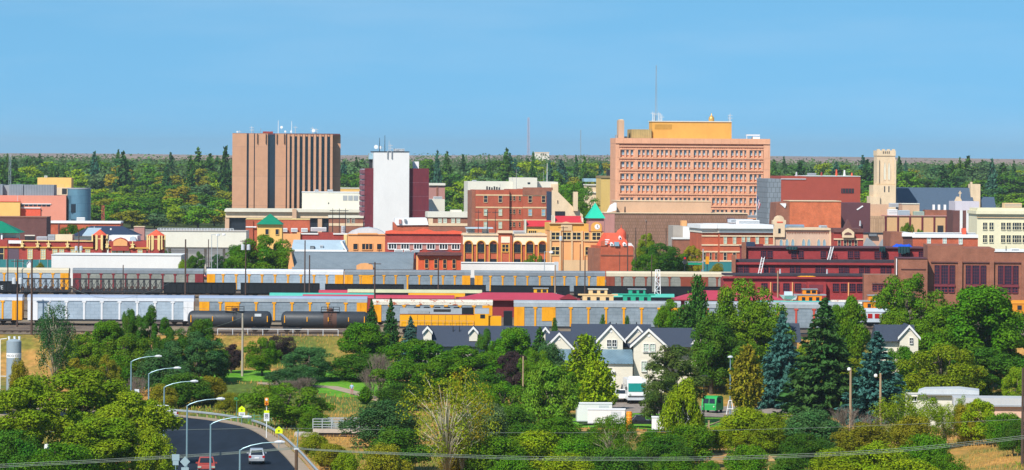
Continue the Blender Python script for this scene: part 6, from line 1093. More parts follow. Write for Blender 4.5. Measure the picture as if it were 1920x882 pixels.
def rect(a, c, t, b): return [(a, t), (c, t), (c, b), (a, b)]
def pent(c, w_, t, b): return [(c, t), (c + w_, t + (b - t) * .42), (c + w_, b), (c - w_, b), (c - w_, t + (b - t) * .42)]
def walker(t, px, y, Y, g, sc_=.6):
    q = MB(); k = Y / F
    for dx in (-1.6, 1.2):
        X_, Z_ = dx * k * sc_, at(px, y, Y).z - g
        q.lathe((X_, -.045, Z_ + .16 * sc_), [(.05 * sc_, 0), (.05 * sc_, .012)], 8, 'y'); q.box(X_ - .04, X_ + .04, -.045, -.034, Z_ - .06 * sc_, Z_ + .1 * sc_).box(X_ - .05, X_ - .02, -.045, -.034, Z_ - .15, Z_ - .04).box(X_ + .01, X_ + .04, -.045, -.034, Z_ - .15, Z_ - .04)
    q.build('pedestrian_symbol', SINK, t)
t, p, g = sign('school_sign', 'yellow school crossing pentagon with white plate below, beside the green street sign', 453.5, 761, None, 575, [(pent(453.5, 6, 761, 773), SY, 'pentagon_plate', .0), (rect(447.5, 459.5, 773.3, 780), SW, 'lower_plate', 0)]); walker(t, 453.5, 768.5, 575, g)
MB().box(-.25, .28, -.045, -.034, at(453, 777.3, 575).z - g, at(453, 776.2, 575).z - g).build('lettering_line', SINK, t)
t, p, g = sign('school_sign', 'lone yellow school crossing pentagon nearest the silver suv', 523, 799.5, None, 528, [(pent(523, 6.8, 799.5, 813), SY, 'pentagon_plate', 0)]); walker(t, 523, 808, 528, g)
t, p, g = sign('speed_sign', 'white 20 speed limit sign under a yellow strip and twin amber beacons', 500, 746, None, 548, [(rect(495.5, 505, 770, 774.5), SY, 'yellow_strip', 0), (rect(495, 505.2, 774.8, 790), SW, 'speed_plate', 0)], r=.06, post=WHITE)
tx = bpy.data.curves.new('digits', 'FONT'); tx.body = '20'; tx.size = .44; tx.extrude = .006; tx.align_x = 'CENTER'; to = link(bpy.data.objects.new('digits', tx)); bpy.context.view_layer.update(); me_ = bpy.data.meshes.new_from_object(to); bpy.data.objects.remove(to); me_.materials.clear(); me_.materials.append(SINK)
lo = link(bpy.data.objects.new('digits', me_)); lo.parent = t; lo.rotation_euler = (R(90), 0, 0); lo.location = (0, -.042, at(500, 785, 548).z - g)
q = MB(); z_ = at(500, 778.5, 548).z - g; q.box(-.2, .2, -.04, -.034, z_, z_ + .09).box(-.2, .2, -.04, -.034, z_ - .14, z_ - .06).build('lettering_line', SINK, t)
for y in (749.5, 756.5):
    z_ = at(500, y, 548).z - g; hb = MB().box(-.24, .24, -.25, .02, z_ - .23, z_ + .23).build('beacon_box', ORG, t); MB().lathe((0, -.27, z_), [(.16, 0), (.14, -.03)], 12, 'y').build('beacon_lens', mat('beacon_dark_lens', '8a3818', .4, .1, 1) if y > 750 else SW, hb)
t, p, g = sign('street_sign', 'small green street name sign left of the yellow pentagon', 444, 746, None, 585, [(rect(439.5, 448.5, 745.5, 750), mat('sign_green', '148a68', .5, .05, 1), 'board', 0)], post=mat('sign_green_post', '4f8a74', .6, .1, 1))
sign('road_sign', 'white rectangular sign beside the second farthest street lamp', 256.5, 730, None, 585, [(rect(252, 261, 730, 741), SW, 'plate', 0)])
sign('road_sign', 'pair of pale rectangular plates left of the diamond sign', 329.5, 852, RZ - .3, 452, [(rect(322.5, 336.5, 852, 864), SB, 'upper_plate', 0), (rect(324, 335, 864.4, 872.5), SB, 'lower_plate', 0)])
sign('road_sign', 'grey back of a diamond road sign at the bottom edge', 347, 856, RZ - .3, 446, [([(347, 856), (356.5, 866), (347, 876), (337.5, 866)], SB, 'diamond_plate', 0), (rect(340, 354, 876.5, 886), SB, 'lower_plate', 0)])
# guard rails along the outside of the bend
def guard(label, pts, h=.78, rows=1):
    z0 = ground(*pts[0]); t = thing('guard_rail', label, 'guard rail', (pts[0][0], pts[0][1], z0)); o = Vector((pts[0][0], pts[0][1], z0))
    d = [0]
    for a, c in zip(pts[:-1], pts[1:]): d.append(d[-1] + math.dist(a, c))
    def pt(s):
        for i in range(len(d) - 1):
            if s <= d[i + 1] + 1e-6: f = (s - d[i]) / (d[i + 1] - d[i]); x = pts[i][0] + (pts[i + 1][0] - pts[i][0]) * f; y = pts[i][1] + (pts[i + 1][1] - pts[i][1]) * f; return Vector((x, y, max(ground(x, y), RZ + .1)))
    n = int(d[-1] / 2.6); P = [pt(d[-1] * i / n) for i in range(n + 1)]
    pm = None
    for q_ in P:
        if pm is None: pm = MB().box(-.09, .09, -.09, .09, -.2, h - .02).build('post', TANPOLE, t, loc=tuple(q_ - o))
        else: put(pm, t, tuple(q_ - o))
    V, Fc = [], []
    for q_ in P:
        for dz, dx in ((h - .02, 0), (h - .1, -.09), (h - .17, 0), (h - .24, -.09), (h - .33, 0)): V.append(q_ - o + Vector((dx - .12, -.05, dz)))
    for i in range(len(P) - 1):
        for k in range(4): Fc.append((i * 5 + k, i * 5 + k + 1, (i + 1) * 5 + k + 1, (i + 1) * 5 + k))
    MB().add(V, Fc).build('rail', STEEL, t, True)
G = offset(REDGE, -1.9); guard('near stretch of steel guard rail curving beside the silver suv', [p for p in G if 430 < p[1] < 576]); guard('far stretch of steel guard rail behind the white pickup', [p for p in G if 578 < p[1] < 619])
# footbridge
b = Bld('footbridge', 'pale concrete footbridge with a grey steel railing over the creek', 645, 560, 0, 'bridge'); x0, x1 = b.x(590), b.x(712)
MB().box(x0, x1, -1.3, 1.3, b.z(811) - .0, b.z(803)).build('deck', mat('footbridge_concrete', 'b4a89c', .8, .12, .5), b.root); MB().box(x0 + .6, x1 - .6, -.9, .9, b.z(817.5), b.z(814.5)).build('beam', CONC, b.root); MB().box(x0 + .4, x1 - .4, -1.1, 1.1, b.z(814.4), b.z(811.1)).build('bearing', DARK, b.root)
for y in (-1.22, 1.22):
    q = MB(); n = 7
    for i in range(n + 1): x = x0 + (x1 - x0) * i / n; MB().box(x - .06, x + .06, y - .06, y + .06, b.z(803), b.z(785)).build('post', STEEL, b.root)
    for yy in (785, 790, 795, 799.5): zz = b.z(yy); q.box(x0, x1, y - .04, y + .04, zz - .05, zz + .05)
    q.build('railing', STEEL, b.root)
MB().box(x1 - .8, x1 + 2.4, -1.6, 1.6, -1.5, b.z(811.3)).build('abutment', CONC, b.root); MB().box(x0 - 2.4, x0 + .8, -1.6, 1.6, -1.5, b.z(811.3)).build('abutment', CONC, b.root)
b = Bld('railing', 'short green grey railing behind the near school signs', 488, 590, 0, 'railing'); x0, x1 = b.x(468), b.x(512)
for i in range(5): x = x0 + (x1 - x0) * i / 4; MB().box(x - .05, x + .05, -.05, .05, -.3, 1.25).build('post', mat('sign_green_post', '4f8a74', .6, .1, 1), b.root)
q = MB()
for z_ in (.35, .8, 1.2): q.box(x0, x1, -.03, .03, z_, z_ + .07)
q.build('rail', mat('sign_green_post', '4f8a74', .6, .1, 1), b.root)
# tall lamp with white frame by the green van
p = at(1369.5, 672, 618); g = ground(p.x, 618); h = p.z - g; t = thing('street_lamp', 'slender pale blue lamp post with a white frame at its foot, by the green van', 'street lamp', (p.x, 618, g)); MB().tube((0, 0, 0), (0, 0, h), .11, .08, 8).build('shaft', LAMPB, t); MB().lathe((0, 0, h), [(.1, 0), (.42, .12), (.35, .3), (.05, .4)], 10).build('lamp_head', LGREY, t)
q = MB(); q.tube((-.55, -.2, 0), (-.2, -.2, 2.1), .07).tube((.55, -.2, 0), (.2, -.2, 2.1), .07).tube((-.2, -.2, 2.1), (.2, -.2, 2.1), .07).tube((-.4, -.2, .9), (.4, -.2, .9), .06); q.build('frame', WHITE, t)
p = at(1320, 706, 612); g = ground(p.x, 612); h = p.z - g; t = thing('yard_lamp', 'dark flat headed lamp left of the green van', 'street lamp', (p.x, 612, g)); MB().tube((0, 0, 0), (0, 0, h), .09, .08, 6).build('shaft', DARK, t); MB().box(-.9, .5, -.2, .2, h - .02, h + .16).build('lamp_head', DARK, t)
p = at(88, 838, 462); tag(MB().lathe((0, 0, 0), [(.05, .3), (.25, .25), (.3, -.2), (.1, -.35)], 10).tube((.1, .1, -.3), (.5, .2, -6), .1, .1, 6).build('yard_lamp', WHITE, loc=tuple(p)), 'small white lamp within the big left tree', 'lamp')
# power line across the foreground
WOODP = mat('weathered_pole_wood', '5c4838', .9, .2, 2)
p = at(556, 806, 455); g = ground(p.x, 455); h = p.z - g; t = thing('power_pole', 'weathered wooden pole with pale pipe top carrying the foreground wires', 'pole', (p.x, 455, g)); zk = at(556, 843, 455).z - g
MB().tube((0, 0, -.3), (0, 0, zk), .2, .17, 8).build('shaft', WOODP, t); MB().tube((.05, 0, zk - .4), (.18, 0, h), .07, .06, 6).build('pipe_top', LAMPB, t); MB().box(-.25, .25, -.12, .12, zk - .05, zk + .15).build('insulator', LGREY, t)
WIRE = mat('bare_cable', '8a948a', .5, .1, 2, metal=.3)
def wire(pts, label, r=.023, Y0=455, sub=8):
    P = [at(px, y, Y0 + dy) for px, y, dy in pts]; o = P[0]; q = crm3(P, sub); tag(MB().path([x - o for x in q], r, 4).build('overhead_wire', WIRE, loc=tuple(o)), label, 'wire', 'overhead wires')
def crm3(ps, n):
    P = [2 * ps[0] - ps[1]] + ps + [2 * ps[-1] - ps[-2]]; out = []
    for i in range(1, len(P) - 2):
        for k in range(n):
            t = k / n; a, b_, c, d = P[i - 1], P[i], P[i + 1], P[i + 2]; out.append(.5 * (2 * b_ + (c - a) * t + (2 * a - 5 * b_ + 4 * c - d) * t * t + (3 * b_ - a - 3 * c + d) * t ** 3))
    return out + [P[-2]]
for i, (dy, lab) in enumerate(((0, 'topmost'), (3.4, 'middle'), (6, 'lowest'))):
    wire([(-200, 884 + dy, 0), (0, 871 + dy, 0), (150, 864 + dy * .9, 0), (300, 856 + dy * .8, 0), (430, 848.5 + dy * .6, 0), (530, 841 + dy * .5, 0), (556, 839 + dy * .5, 0)], lab + ' cable of the bundle running left from the weathered pole')
    wire([(556, 839 + dy * .5, 0), (600, 843 + dy * .4, 0), (740, 849 + dy * .6, 0), (1000, 856.5 + dy, 0), (1280, 857.5 + dy, 0), (1500, 851.5 + dy, 0), (1700, 840 + dy, 0), (1920, 817 + dy, 0), (2100, 794 + dy, 0)], lab + ' cable of the bundle running right from the weathered pole')
wire([(-100, 811, 60), (200, 809, 60), (560, 803.5, 60), (1000, 812, 60), (1400, 806, 60), (1700, 796, 60), (2100, 778, 60)], 'single thin wire above the bundle across the trees', .018)
wire([(33, 490, 275), (231, 560, 275), (461, 452, 375)], 'thin wire sagging between the left yard poles', .02)
wire([(300, 642, 235), (455, 592, 212), (330, 575, 290)], 'thin wire leaving the pale pole towards the yard', .02)
# person on the lawn
def person(px, y, Y, label, top, trousers):
    p = at(px, y, Y); z = ground(p.x, Y) + .05; me = bpy.data.meshes.new('person'); J = {'pelvis': (0, 0, .95, .15), 'chest': (0, 0, 1.32, .18), 'neck': (0, 0, 1.5, .06), 'head': (0, -.01, 1.64, .1), 'crown': (0, 0, 1.74, .08),
        'hl': (-.1, 0, .88, .1), 'kl': (-.12, -.05, .5, .07), 'al': (-.13, .02, .08, .05), 'fl': (-.13, -.16, .04, .045), 'hr': (.1, 0, .88, .1), 'kr': (.13, .02, .5, .07), 'ar': (.15, .1, .08, .05), 'fr': (.15, -.06, .04, .045),
        'sl': (-.2, 0, 1.42, .07), 'el': (-.29, .02, 1.15, .05), 'wl': (-.28, -.1, .92, .035), 'gl': (-.28, -.14, .84, .04), 'sr': (.2, 0, 1.42, .07), 'er': (.3, .02, 1.15, .05), 'wr': (.28, -.12, .94, .035), 'gr': (.27, -.16, .86, .04)}
    k = list(J); E = [('pelvis', 'chest'), ('chest', 'neck'), ('neck', 'head'), ('head', 'crown'), ('pelvis', 'hl'), ('hl', 'kl'), ('kl', 'al'), ('al', 'fl'), ('pelvis', 'hr'), ('hr', 'kr'), ('kr', 'ar'), ('ar', 'fr'), ('chest', 'sl'), ('sl', 'el'), ('el', 'wl'), ('wl', 'gl'), ('chest', 'sr'), ('sr', 'er'), ('er', 'wr'), ('wr', 'gr')]
    me.from_pydata([J[n][:3] for n in k], [(k.index(a), k.index(c)) for a, c in E], []); o = link(bpy.data.objects.new('person', me)); o.modifiers.new('skin', 'SKIN'); o.modifiers.new('sub', 'SUBSURF').render_levels = 2
    for i, n in enumerate(k): me.skin_vertices[0].data[i].radius = (J[n][3],) * 2
    me.skin_vertices[0].data[0].use_root = True; dg = bpy.context.evaluated_depsgraph_get(); nm = bpy.data.meshes.new_from_object(o.evaluated_get(dg)); bpy.data.objects.remove(o)
    nm.materials.clear()
    for m in (mat('skin', 'c89878', .6, .05, 3), top, trousers, mat('dark_hair', '2a2018', .8, .1, 3)): nm.materials.append(m)
    for f in nm.polygons:
        c = f.center; f.material_index = 3 if c.z > 1.66 and c.y > -.04 else 0 if c.z > 1.5 or (abs(c.x) > .24 and c.z < 1.2 and c.z > .75) else 1 if c.z > .95 else 2 if c.z > .1 else 3
    o = link(bpy.data.objects.new('person', nm)); o.location = (p.x, Y, z); tag(o, label, 'person')
person(659.5, 752, 641, 'person in pale blue top and pink shorts standing on the park lawn', mat('pale_blue_cloth', '9ab4d0', .8, .1, 3), mat('pink_cloth', 'c07a80', .8, .1, 3))
# ------------------------------------------------------------------ trees
def quads(name, C, N, U, W_, L_, m=None):
    """a cloud of small pointed leaves: centres, normals, long axes, widths, lengths"""
    n = len(C); N = N / np.linalg.norm(N, axis=1, keepdims=True); U = U - N * (U * N).sum(1, keepdims=True); U /= np.linalg.norm(U, axis=1, keepdims=True) + 1e-9; S = np.cross(N, U)
    W_ = W_[:, None]; L_ = L_[:, None]; V = np.stack([C - U * L_ * .5, C + S * W_ * .5 - N * W_ * .12, C + U * L_ * .5, C - S * W_ * .5 - N * W_ * .12], 1).reshape(-1, 3)
    me = bpy.data.meshes.new(name); me.vertices.add(4 * n); me.vertices.foreach_set('co', V.ravel().astype(np.float32)); me.loops.add(4 * n); me.loops.foreach_set('vertex_index', np.arange(4 * n, dtype=np.int32)); me.polygons.add(n); me.polygons.foreach_set('loop_start', np.arange(0, 4 * n, 4, dtype=np.int32)); me.polygons.foreach_set('loop_total', np.full(n, 4, np.int32)); me.update(); me.validate(); me.materials.append(m or LEAF); return me
def rv(n): return rng.normal(size=(n, 3))
def crown_broad(n, leaf, nc=46, z0=.16, top=.96, flat=.8, taper=0., cr=(.09, .16), gap=0):
    C0 = []
    while len(C0) < nc:
        p = rng.uniform(-1, 1, 3); r = np.linalg.norm(p)
        if r > 1 or r < .35: continue
        C0.append(p)
    C0 = np.array(C0); zc = (z0 + top) / 2; hz = (top - z0) / 2; wz = 1 - taper * (C0[:, 2] * .5 + .5)
    lump = 1 + .24 * np.sin(3 * np.arctan2(C0[:, 1], C0[:, 0]) + rng.uniform(0, 6)) * (1 - abs(C0[:, 2]))
    P = np.stack([C0[:, 0] * .41 * wz * lump, C0[:, 1] * .41 * wz * lump, zc + C0[:, 2] * (hz - .06)], 1)
    rc = rng.uniform(cr[0] * .8, cr[1], nc); wt = rc ** 2 * rng.uniform(.45, 1.2, nc); k = rng.choice(nc, n, p=wt / wt.sum()); rr = rc[k]; d = rv(n); d /= np.linalg.norm(d, axis=1, keepdims=True); d[:, 2] = np.where(d[:, 2] < -.7, -d[:, 2] * .6, d[:, 2])
    C = P[k] + d * (rr * rng.uniform(.55, 1.08, n) ** .5)[:, None] * np.array([1, 1, flat]); N = d * 1.0 + rv(n) * .45 + np.array([0, 0, .3])
    return C, N, rv(n) + np.array([0, 0, -.5]), leaf * rng.uniform(.8, 1.5, n), leaf * rng.uniform(1.2, 2.1, n), P
def trunk_mesh(name, P, m, th=.028, z0=0, nl=9, vase=False):
    q = MB(); zs = [0, .12, .3, .5, .72]; xs = [(rnd.uniform(-.012, .012) * i, rnd.uniform(-.012, .012) * i) for i in range(5)]
    pts = [(xs[i][0], xs[i][1], zs[i] if i else -.03) for i in range(5)]; q.path(pts, [th * 1.35, th, th * .8, th * .55, th * .25], 7)
    idx = rng.permutation(len(P))[:nl]
    for i in idx:
        e = Vector(P[i]); s = rnd.choice((1, 2, 3)); a = Vector(pts[s]).lerp(Vector(pts[s + 1]), rnd.random()) if e.z > .4 else Vector(pts[1]).lerp(Vector(pts[2]), rnd.random()); mid = a.lerp(e, .5) + Vector((0, 0, -.02))
        if vase: h_ = e.z * rnd.uniform(.2, .45); j = max(k_ for k_ in range(4) if zs[k_] <= h_); a = Vector(pts[j]).lerp(Vector(pts[j + 1]), (h_ - zs[j]) / (zs[j + 1] - zs[j])); mid = a.lerp(e, .5) + Vector(((e.x - a.x) * -.12, (e.y - a.y) * -.12, .05))
        q.path([a, mid, e], [th * .45, th * .3, th * .1], 5)
    me = q.build(name, m); d = me.data; bpy.data.objects.remove(me); d.polygons.foreach_set('use_smooth', [True] * len(d.polygons)); return d
PRO = {}
def add_proto(kind, cm, tm): PRO.setdefault(kind, []).append((cm, tm))
for i in range(6):
    C, N, U, w_, l_, P = crown_broad(24000, .0145, nc=54 + i * 6, z0=.06, flat=.95, taper=.15 * (i % 3), cr=(.06, .125)); add_proto('broad', quads('crown', C, N, U, w_, l_), trunk_mesh('trunk', P, BARK))
for i in range(3):
    C, N, U, w_, l_, P = crown_broad(20000, .0175, nc=70, z0=-.02, top=.97, flat=1.0, taper=.3, cr=(.09, .17)); add_proto('shrub', quads('crown', C, N, U, w_, l_), trunk_mesh('trunk', P, BARK, .02))
for i in range(3):
    C, N, U, w_, l_, P = crown_broad(18000, .0150, nc=90, z0=.08, top=.98, flat=1.3, taper=.45, cr=(.05, .11)); add_proto('feather', quads('crown', C, N, U * .3 + np.array([0, 0, 1.0]), w_ * 1.0, l_ * 1.5), trunk_mesh('trunk', P, PALEBARK, .018))
for i in range(3):
    C, N, U, w_, l_, P = crown_broad(3900, .0125, nc=110, z0=.16, top=.99, flat=1.2, taper=-.2, cr=(.04, .09)); add_proto('sparse', quads('crown', C, N, U, w_, l_), trunk_mesh('trunk', P, PALEBARK, .013, nl=60, vase=True))
    C, N, U, w_, l_, P = crown_broad(9000, .0125, nc=80, z0=.12, top=.98, flat=1.2, taper=.3, cr=(.045, .10)); add_proto('airy', quads('crown', C, N, U, w_, l_), trunk_mesh('trunk', P, PALEBARK, .015, nl=40, vase=True))
for i in range(3):
    C, N, U, w_, l_, P = crown_broad(2600, .040, nc=26, z0=.1, flat=.8, taper=.15 * i, cr=(.11, .18)); add_proto('far', quads('crown', C, N, U, w_, l_), trunk_mesh('trunk', P, BARK, nl=3))
def conifer(n_lv, n_br, n_nd, wid=.5, droop=.35, wn=.016, ln=.05, pw=.9, z0=.05, jit=.25):
    C, N, U, w_, l_ = [], [], [], [], []
    for i in range(n_lv):
        f = (i + rng.uniform(-.3, .3)) / n_lv; f = min(max(f, 0), .995); z = z0 + (1 - z0) * f; r = wid * (1 - f) ** pw + .012; nb = max(4, int(n_br * (1 - f * .6)))
        for k in range(nb):
            a = rng.uniform(0, 2 * math.pi); rb = r * rng.uniform(1 - jit * 1.6, 1.06); m = max(3, int(n_nd * (.35 + .65 * (1 - f)))); s = np.sqrt(rng.uniform(.04, 1, m)); d = np.array([math.cos(a), math.sin(a), 0])
            p = d * (s * rb)[:, None]; p[:, 2] = z - droop * rb * s + .22 * rb * s ** 3; sw = (rng.uniform(-1, 1, m) * .16 * rb * (1.15 - s)); p += np.array([-math.sin(a), math.cos(a), 0]) * sw[:, None]; p[:, 2] += rng.uniform(-.010, .006, m)
            C.append(p); N.append(np.array([0, 0, 1.0]) + rv(m) * .45 + d * .25); U.append(d + rv(m) * .35 + np.array([0, 0, -.25])); w_.append(wn * rng.uniform(.7, 1.4, m)); l_.append(ln * rng.uniform(.7, 1.3, m) * (.5 + .5 * (1 - f)))
    return [np.concatenate(x) for x in (C, N, U, w_, l_)]
def cone_trunk(name, m=BARK, th=.02): q = MB(); q.path([(0, 0, -.02), (0, 0, .5), (0, 0, .96)], [th, th * .6, th * .12], 7); o = q.build(name, m); d = o.data; bpy.data.objects.remove(o); return d
for i in range(4): add_proto('spruce', quads('crown', *conifer(38, 18, 34, wn=.034, ln=.085)), cone_trunk('trunk'))
for i in range(2): add_proto('juniper', quads('crown', *conifer(44, 18, 14, .5, -.6, .05, .09, .55, .02)), cone_trunk('trunk'))
for i in range(2): add_proto('farspruce', quads('crown', *conifer(18, 10, 9, .5, .3, .12, .2)), cone_trunk('trunk'))
for i in range(2):
    C, N, U, w_, l_, P = crown_broad(10000, .0135, nc=44, z0=.12, top=.98, flat=.55, taper=.45, cr=(.06, .13)); add_proto('pine', quads('crown', C, N * np.array([.5, .5, 1]) + np.array([0, 0, .4]), rv(len(C)), w_ * .9, l_ * 1.7), trunk_mesh('trunk', P, BARK, .026, nl=24))
def twig_mesh(seed, n0=7, depth=4):
    r2 = random.Random(seed); q = MB()
    def grow(p, d, L_, r, k):
        e = p + d * L_; q.path([p, p.lerp(e, .5) + Vector((r2.uniform(-.02, .02), r2.uniform(-.02, .02), 0)) * L_ * 3, e], [r, r * .8, r * .6], 4)
        if k:
            for _ in range(3): grow(p.lerp(e, r2.uniform(.5, 1)), (d + Vector((r2.uniform(-.6, .6), r2.uniform(-.6, .6), r2.uniform(-.1, .45)))).normalized(), L_ * r2.uniform(.6, .8), r * .62, k - 1)
    for _ in range(n0): grow(Vector((0, 0, 0)), Vector((r2.uniform(-.5, .5), r2.uniform(-.5, .5), 1)).normalized(), .32, .010, depth)
    o = q.build('branches', TWIG); d = o.data; bpy.data.objects.remove(o); return d
for i in range(2): add_proto('dead', twig_mesh(i + 3), None)
NM = {'broad': 'broadleaf_tree', 'shrub': 'shrub', 'feather': 'poplar_tree', 'sparse': 'sparse_tree', 'airy': 'poplar_tree', 'far': 'broadleaf_tree', 'spruce': 'spruce_tree', 'juniper': 'juniper_tree', 'farspruce': 'spruce_tree', 'pine': 'pine_tree', 'dead': 'bare_bush'}
CT = {'shrub': 'shrub', 'dead': 'bush'}
COL = {'g': (.040, .098, .007, 0), 'dk': (.026, .070, .011, 0), 'dkb': (.024, .066, .022, 0), 'yg': (.082, .126, .008, .06), 'lime': (.105, .14, .012, .1), 'ol': (.11, .105, .012, .02), 'lg': (.07, .13, .018, .0), 'pur': (.024, .015, .019, -1), 'blue': (.030, .075, .078, -1), 'spr': (.016, .046, .022, -1), 'gry': (.045, .08, .035, 0), 'gold': (.095, .085, .012, -1), 'yel': (.17, .16, .015, .1), 'mid': (.052, .100, .009, .04), 'pin': (.030, .052, .020, -1), 'jun': (.024, .062, .018, -1), 'gy': (.092, .142, .007, .05), 'hb': (.020, .060, .045, -1)}
tcount = [0]
def tree(kind, px, top, wpx, Y, col, label, group=None, base=None, dz=0):
    p = at(px, top, Y); g = ground(p.x, Y) - .1 + dz if base is None else base; h = max(.8, p.z - g); w_ = wpx * Y / F * 1.08; i = tcount[0]; tcount[0] += 1
    if kind in ('far', 'farspruce'): h *= rnd.uniform(.96, 1.04)
    cm, tm = PRO[kind][i % len(PRO[kind])]; t = thing(NM[kind], label, CT.get(kind, 'tree'), (p.x, Y, g), rnd.uniform(0, 6.28), group); k = w_ / (.86 if kind not in ('spruce', 'juniper', 'farspruce') else .92); t.scale = (k, k, h)
    c = link(bpy.data.objects.new('crown' if tm else 'branches', cm)); c.parent = t; cc = COL[col]; v = (2.3 if kind == 'far' else 2.45 if kind in ('spruce', 'farspruce', 'juniper', 'pine') else 2.05) * rnd.uniform(.85, 1.15); c.color = (cc[0] * v * rnd.uniform(.85, 1.12), cc[1] * v, cc[2] * v * (.8 if col in ('blue', 'hb', 'pur', 'gry', 'dkb') else .45), cc[3])
    if tm: s = link(bpy.data.objects.new('trunk', tm)); s.parent = t
    return t
T = tree
# left foreground
T('broad', 62, 700, 190, 505, 'yg', 'big yellow green tree at the left edge, lower left of the large clump'); T('broad', 150, 676, 210, 520, 'yg', 'tallest yellow green tree of the large left clump'); T('broad', 250, 718, 172, 500, 'yg', 'yellow green tree at the right of the large left clump, touching the road'); T('shrub', 30, 800, 110, 470, 'dk', 'dark shrub in the bottom left corner'); T('shrub', 285, 800, 80, 478, 'yg', 'yellow green bush against the road\'s left kerb'); T('broad', 190, 770, 190, 478, 'yg', 'low yellow green tree at the bottom of the large left clump'); T('shrub', 110, 825, 140, 462, 'g', 'green bush at the very bottom of the left clump')
T('airy', 104, 556, 88, 640, 'dkb', 'tall pale trunked poplar in front of the white ended autorack'); T('pine', 150, 655, 70, 575, 'gold', 'golden olive tree just above the large left clump'); T('pine', 203, 648, 62, 582, 'gold', 'golden olive tree right of the other one above the left clump'); T('shrub', 35, 672, 45, 590, 'ol', 'small olive bush in front of the grey silo')
T('broad', 195, 592, 100, 668, 'g', 'green tree between pale poplar and the round dark crowns'); T('broad', 283, 568, 62, 672, 'dk', 'dark round tree standing highest before the white autorack'); T('broad', 243, 570, 50, 676, 'dk', 'small dark round tree just left of the highest dark crown'); T('broad', 150, 618, 90, 655, 'mid', 'mid green tree right of the pale poplar\'s foot'); T('broad', 322, 604, 60, 668, 'dk', 'dark tree left of the first black tank car'); T('broad', 240, 615, 110, 650, 'mid', 'yellow flecked green tree below the dark round crowns'); T('broad', 376, 588, 70, 676, 'dk', 'dark tree overlapping the left end of the first tank car'); T('broad', 370, 618, 110, 655, 'dkb', 'blackish green spreading tree above the farthest street lamp'); T('shrub', 300, 655, 100, 640, 'dkb', 'dark bushes behind the two farthest street lamps'); T('shrub', 405, 648, 60, 660, 'dk', 'dark shrub left of the purple tree')
T('shrub', 215, 660, 80, 625, 'g', 'green bush behind the golden olive tree'); T('dead', 262, 680, 60, 615, 'ol', 'grey leafless bush beside the farthest street lamp'); T('shrub', 345, 695, 110, 622, 'dk', 'dark bush behind the third street lamp'); T('shrub', 392, 702, 70, 628, 'ol', 'olive bush beside the golden road bank'); T('shrub', 305, 720, 60, 612, 'ol', 'olive shrub behind the white pickup')
T('broad', 434, 640, 52, 672, 'pur', 'purple leaved tree left of the pale pole'); T('broad', 528, 625, 62, 684, 'pur', 'purple leaved tree below the second black tank car'); T('broad', 492, 625, 64, 668, 'g', 'green tree right of the pale pole'); T('broad', 580, 645, 112, 660, 'dkb', 'blue green spreading tree left of the park lawn'); T('shrub', 545, 690, 100, 650, 'dkb', 'blue green bush under the spreading tree'); T('dead', 568, 690, 70, 635, 'ol', 'grey bare branches in front of the blue green tree'); T('dead', 530, 700, 60, 640, 'ol', 'grey bare bush left of the other one beside the park'); T('broad', 540, 712, 155, 575, 'g', 'dense green rounded tree behind the speed limit sign'); T('shrub', 590, 770, 70, 562, 'g', 'green shrub in front of the footbridge\'s left end')
T('broad', 690, 596, 125, 672, 'g', 'tall green tree right of the second tank car'); T('shrub', 665, 660, 110, 662, 'dk', 'dark undergrowth at the foot of the tall tree by the park lawn'); T('dead', 712, 632, 70, 640, 'ol', 'pinkish bare tree in front of the tall green tree'); T('dead', 700, 668, 60, 636, 'ol', 'lower pinkish bare bush by the park lawn'); T('spruce', 697, 560, 40, 690, 'spr', 'small dark spruce left of the yellow locomotive'); T('spruce', 733, 557, 42, 690, 'spr', 'second small dark spruce left of the yellow locomotive, taller one'); T('spruce', 770, 592, 54, 684, 'blue', 'small blue spruce in front of the yellow locomotive\'s rear'); T('juniper', 685, 726, 28, 630, 'g', 'slim young conifer standing on the park lawn')
T('broad', 790, 628, 130, 650, 'g', 'broad green tree beneath the small white gables'); T('broad', 866, 640, 150, 642, 'g', 'broad green tree in the middle of the central green mass'); T('broad', 780, 668, 130, 636, 'g', 'dense green tree on the left of the central green mass'); T('broad', 920, 648, 90, 646, 'g', 'green tree on the right of the central green mass'); T('broad', 957, 603, 108, 646, 'g', 'round green tree hiding the right of the long townhouse'); T('broad', 914, 612, 50, 648, 'dk', 'small round dark tree before the long townhouse roof'); T('broad', 962, 652, 66, 638, 'pur', 'dark purple tree right of the central green mass'); T('shrub', 755, 715, 110, 622, 'dk', 'dark bush below the central green mass'); T('broad', 900, 690, 110, 610, 'dk', 'dark green tree behind the sparse yellow tree')
T('sparse', 838, 676, 165, 478, 'lime', 'tall sparse yellowing tree with white branches in the centre'); T('sparse', 868, 684, 95, 482, 'yel', 'yellow topped sparse tree beside the taller white branched one'); T('shrub', 722, 745, 140, 535, 'dkb', 'dark willow left of the white branched tree'); T('shrub', 748, 800, 130, 500, 'dk', 'dark bush under the willow left of the white branched tree'); T('shrub', 905, 745, 105, 520, 'gry', 'grey green willow right of the white branched tree'); T('broad', 945, 708, 112, 575, 'g', 'green tree left of the weathered pole'); T('shrub', 880, 815, 110, 486, 'ol', 'olive yellow bush at the foot of the white branched tree')
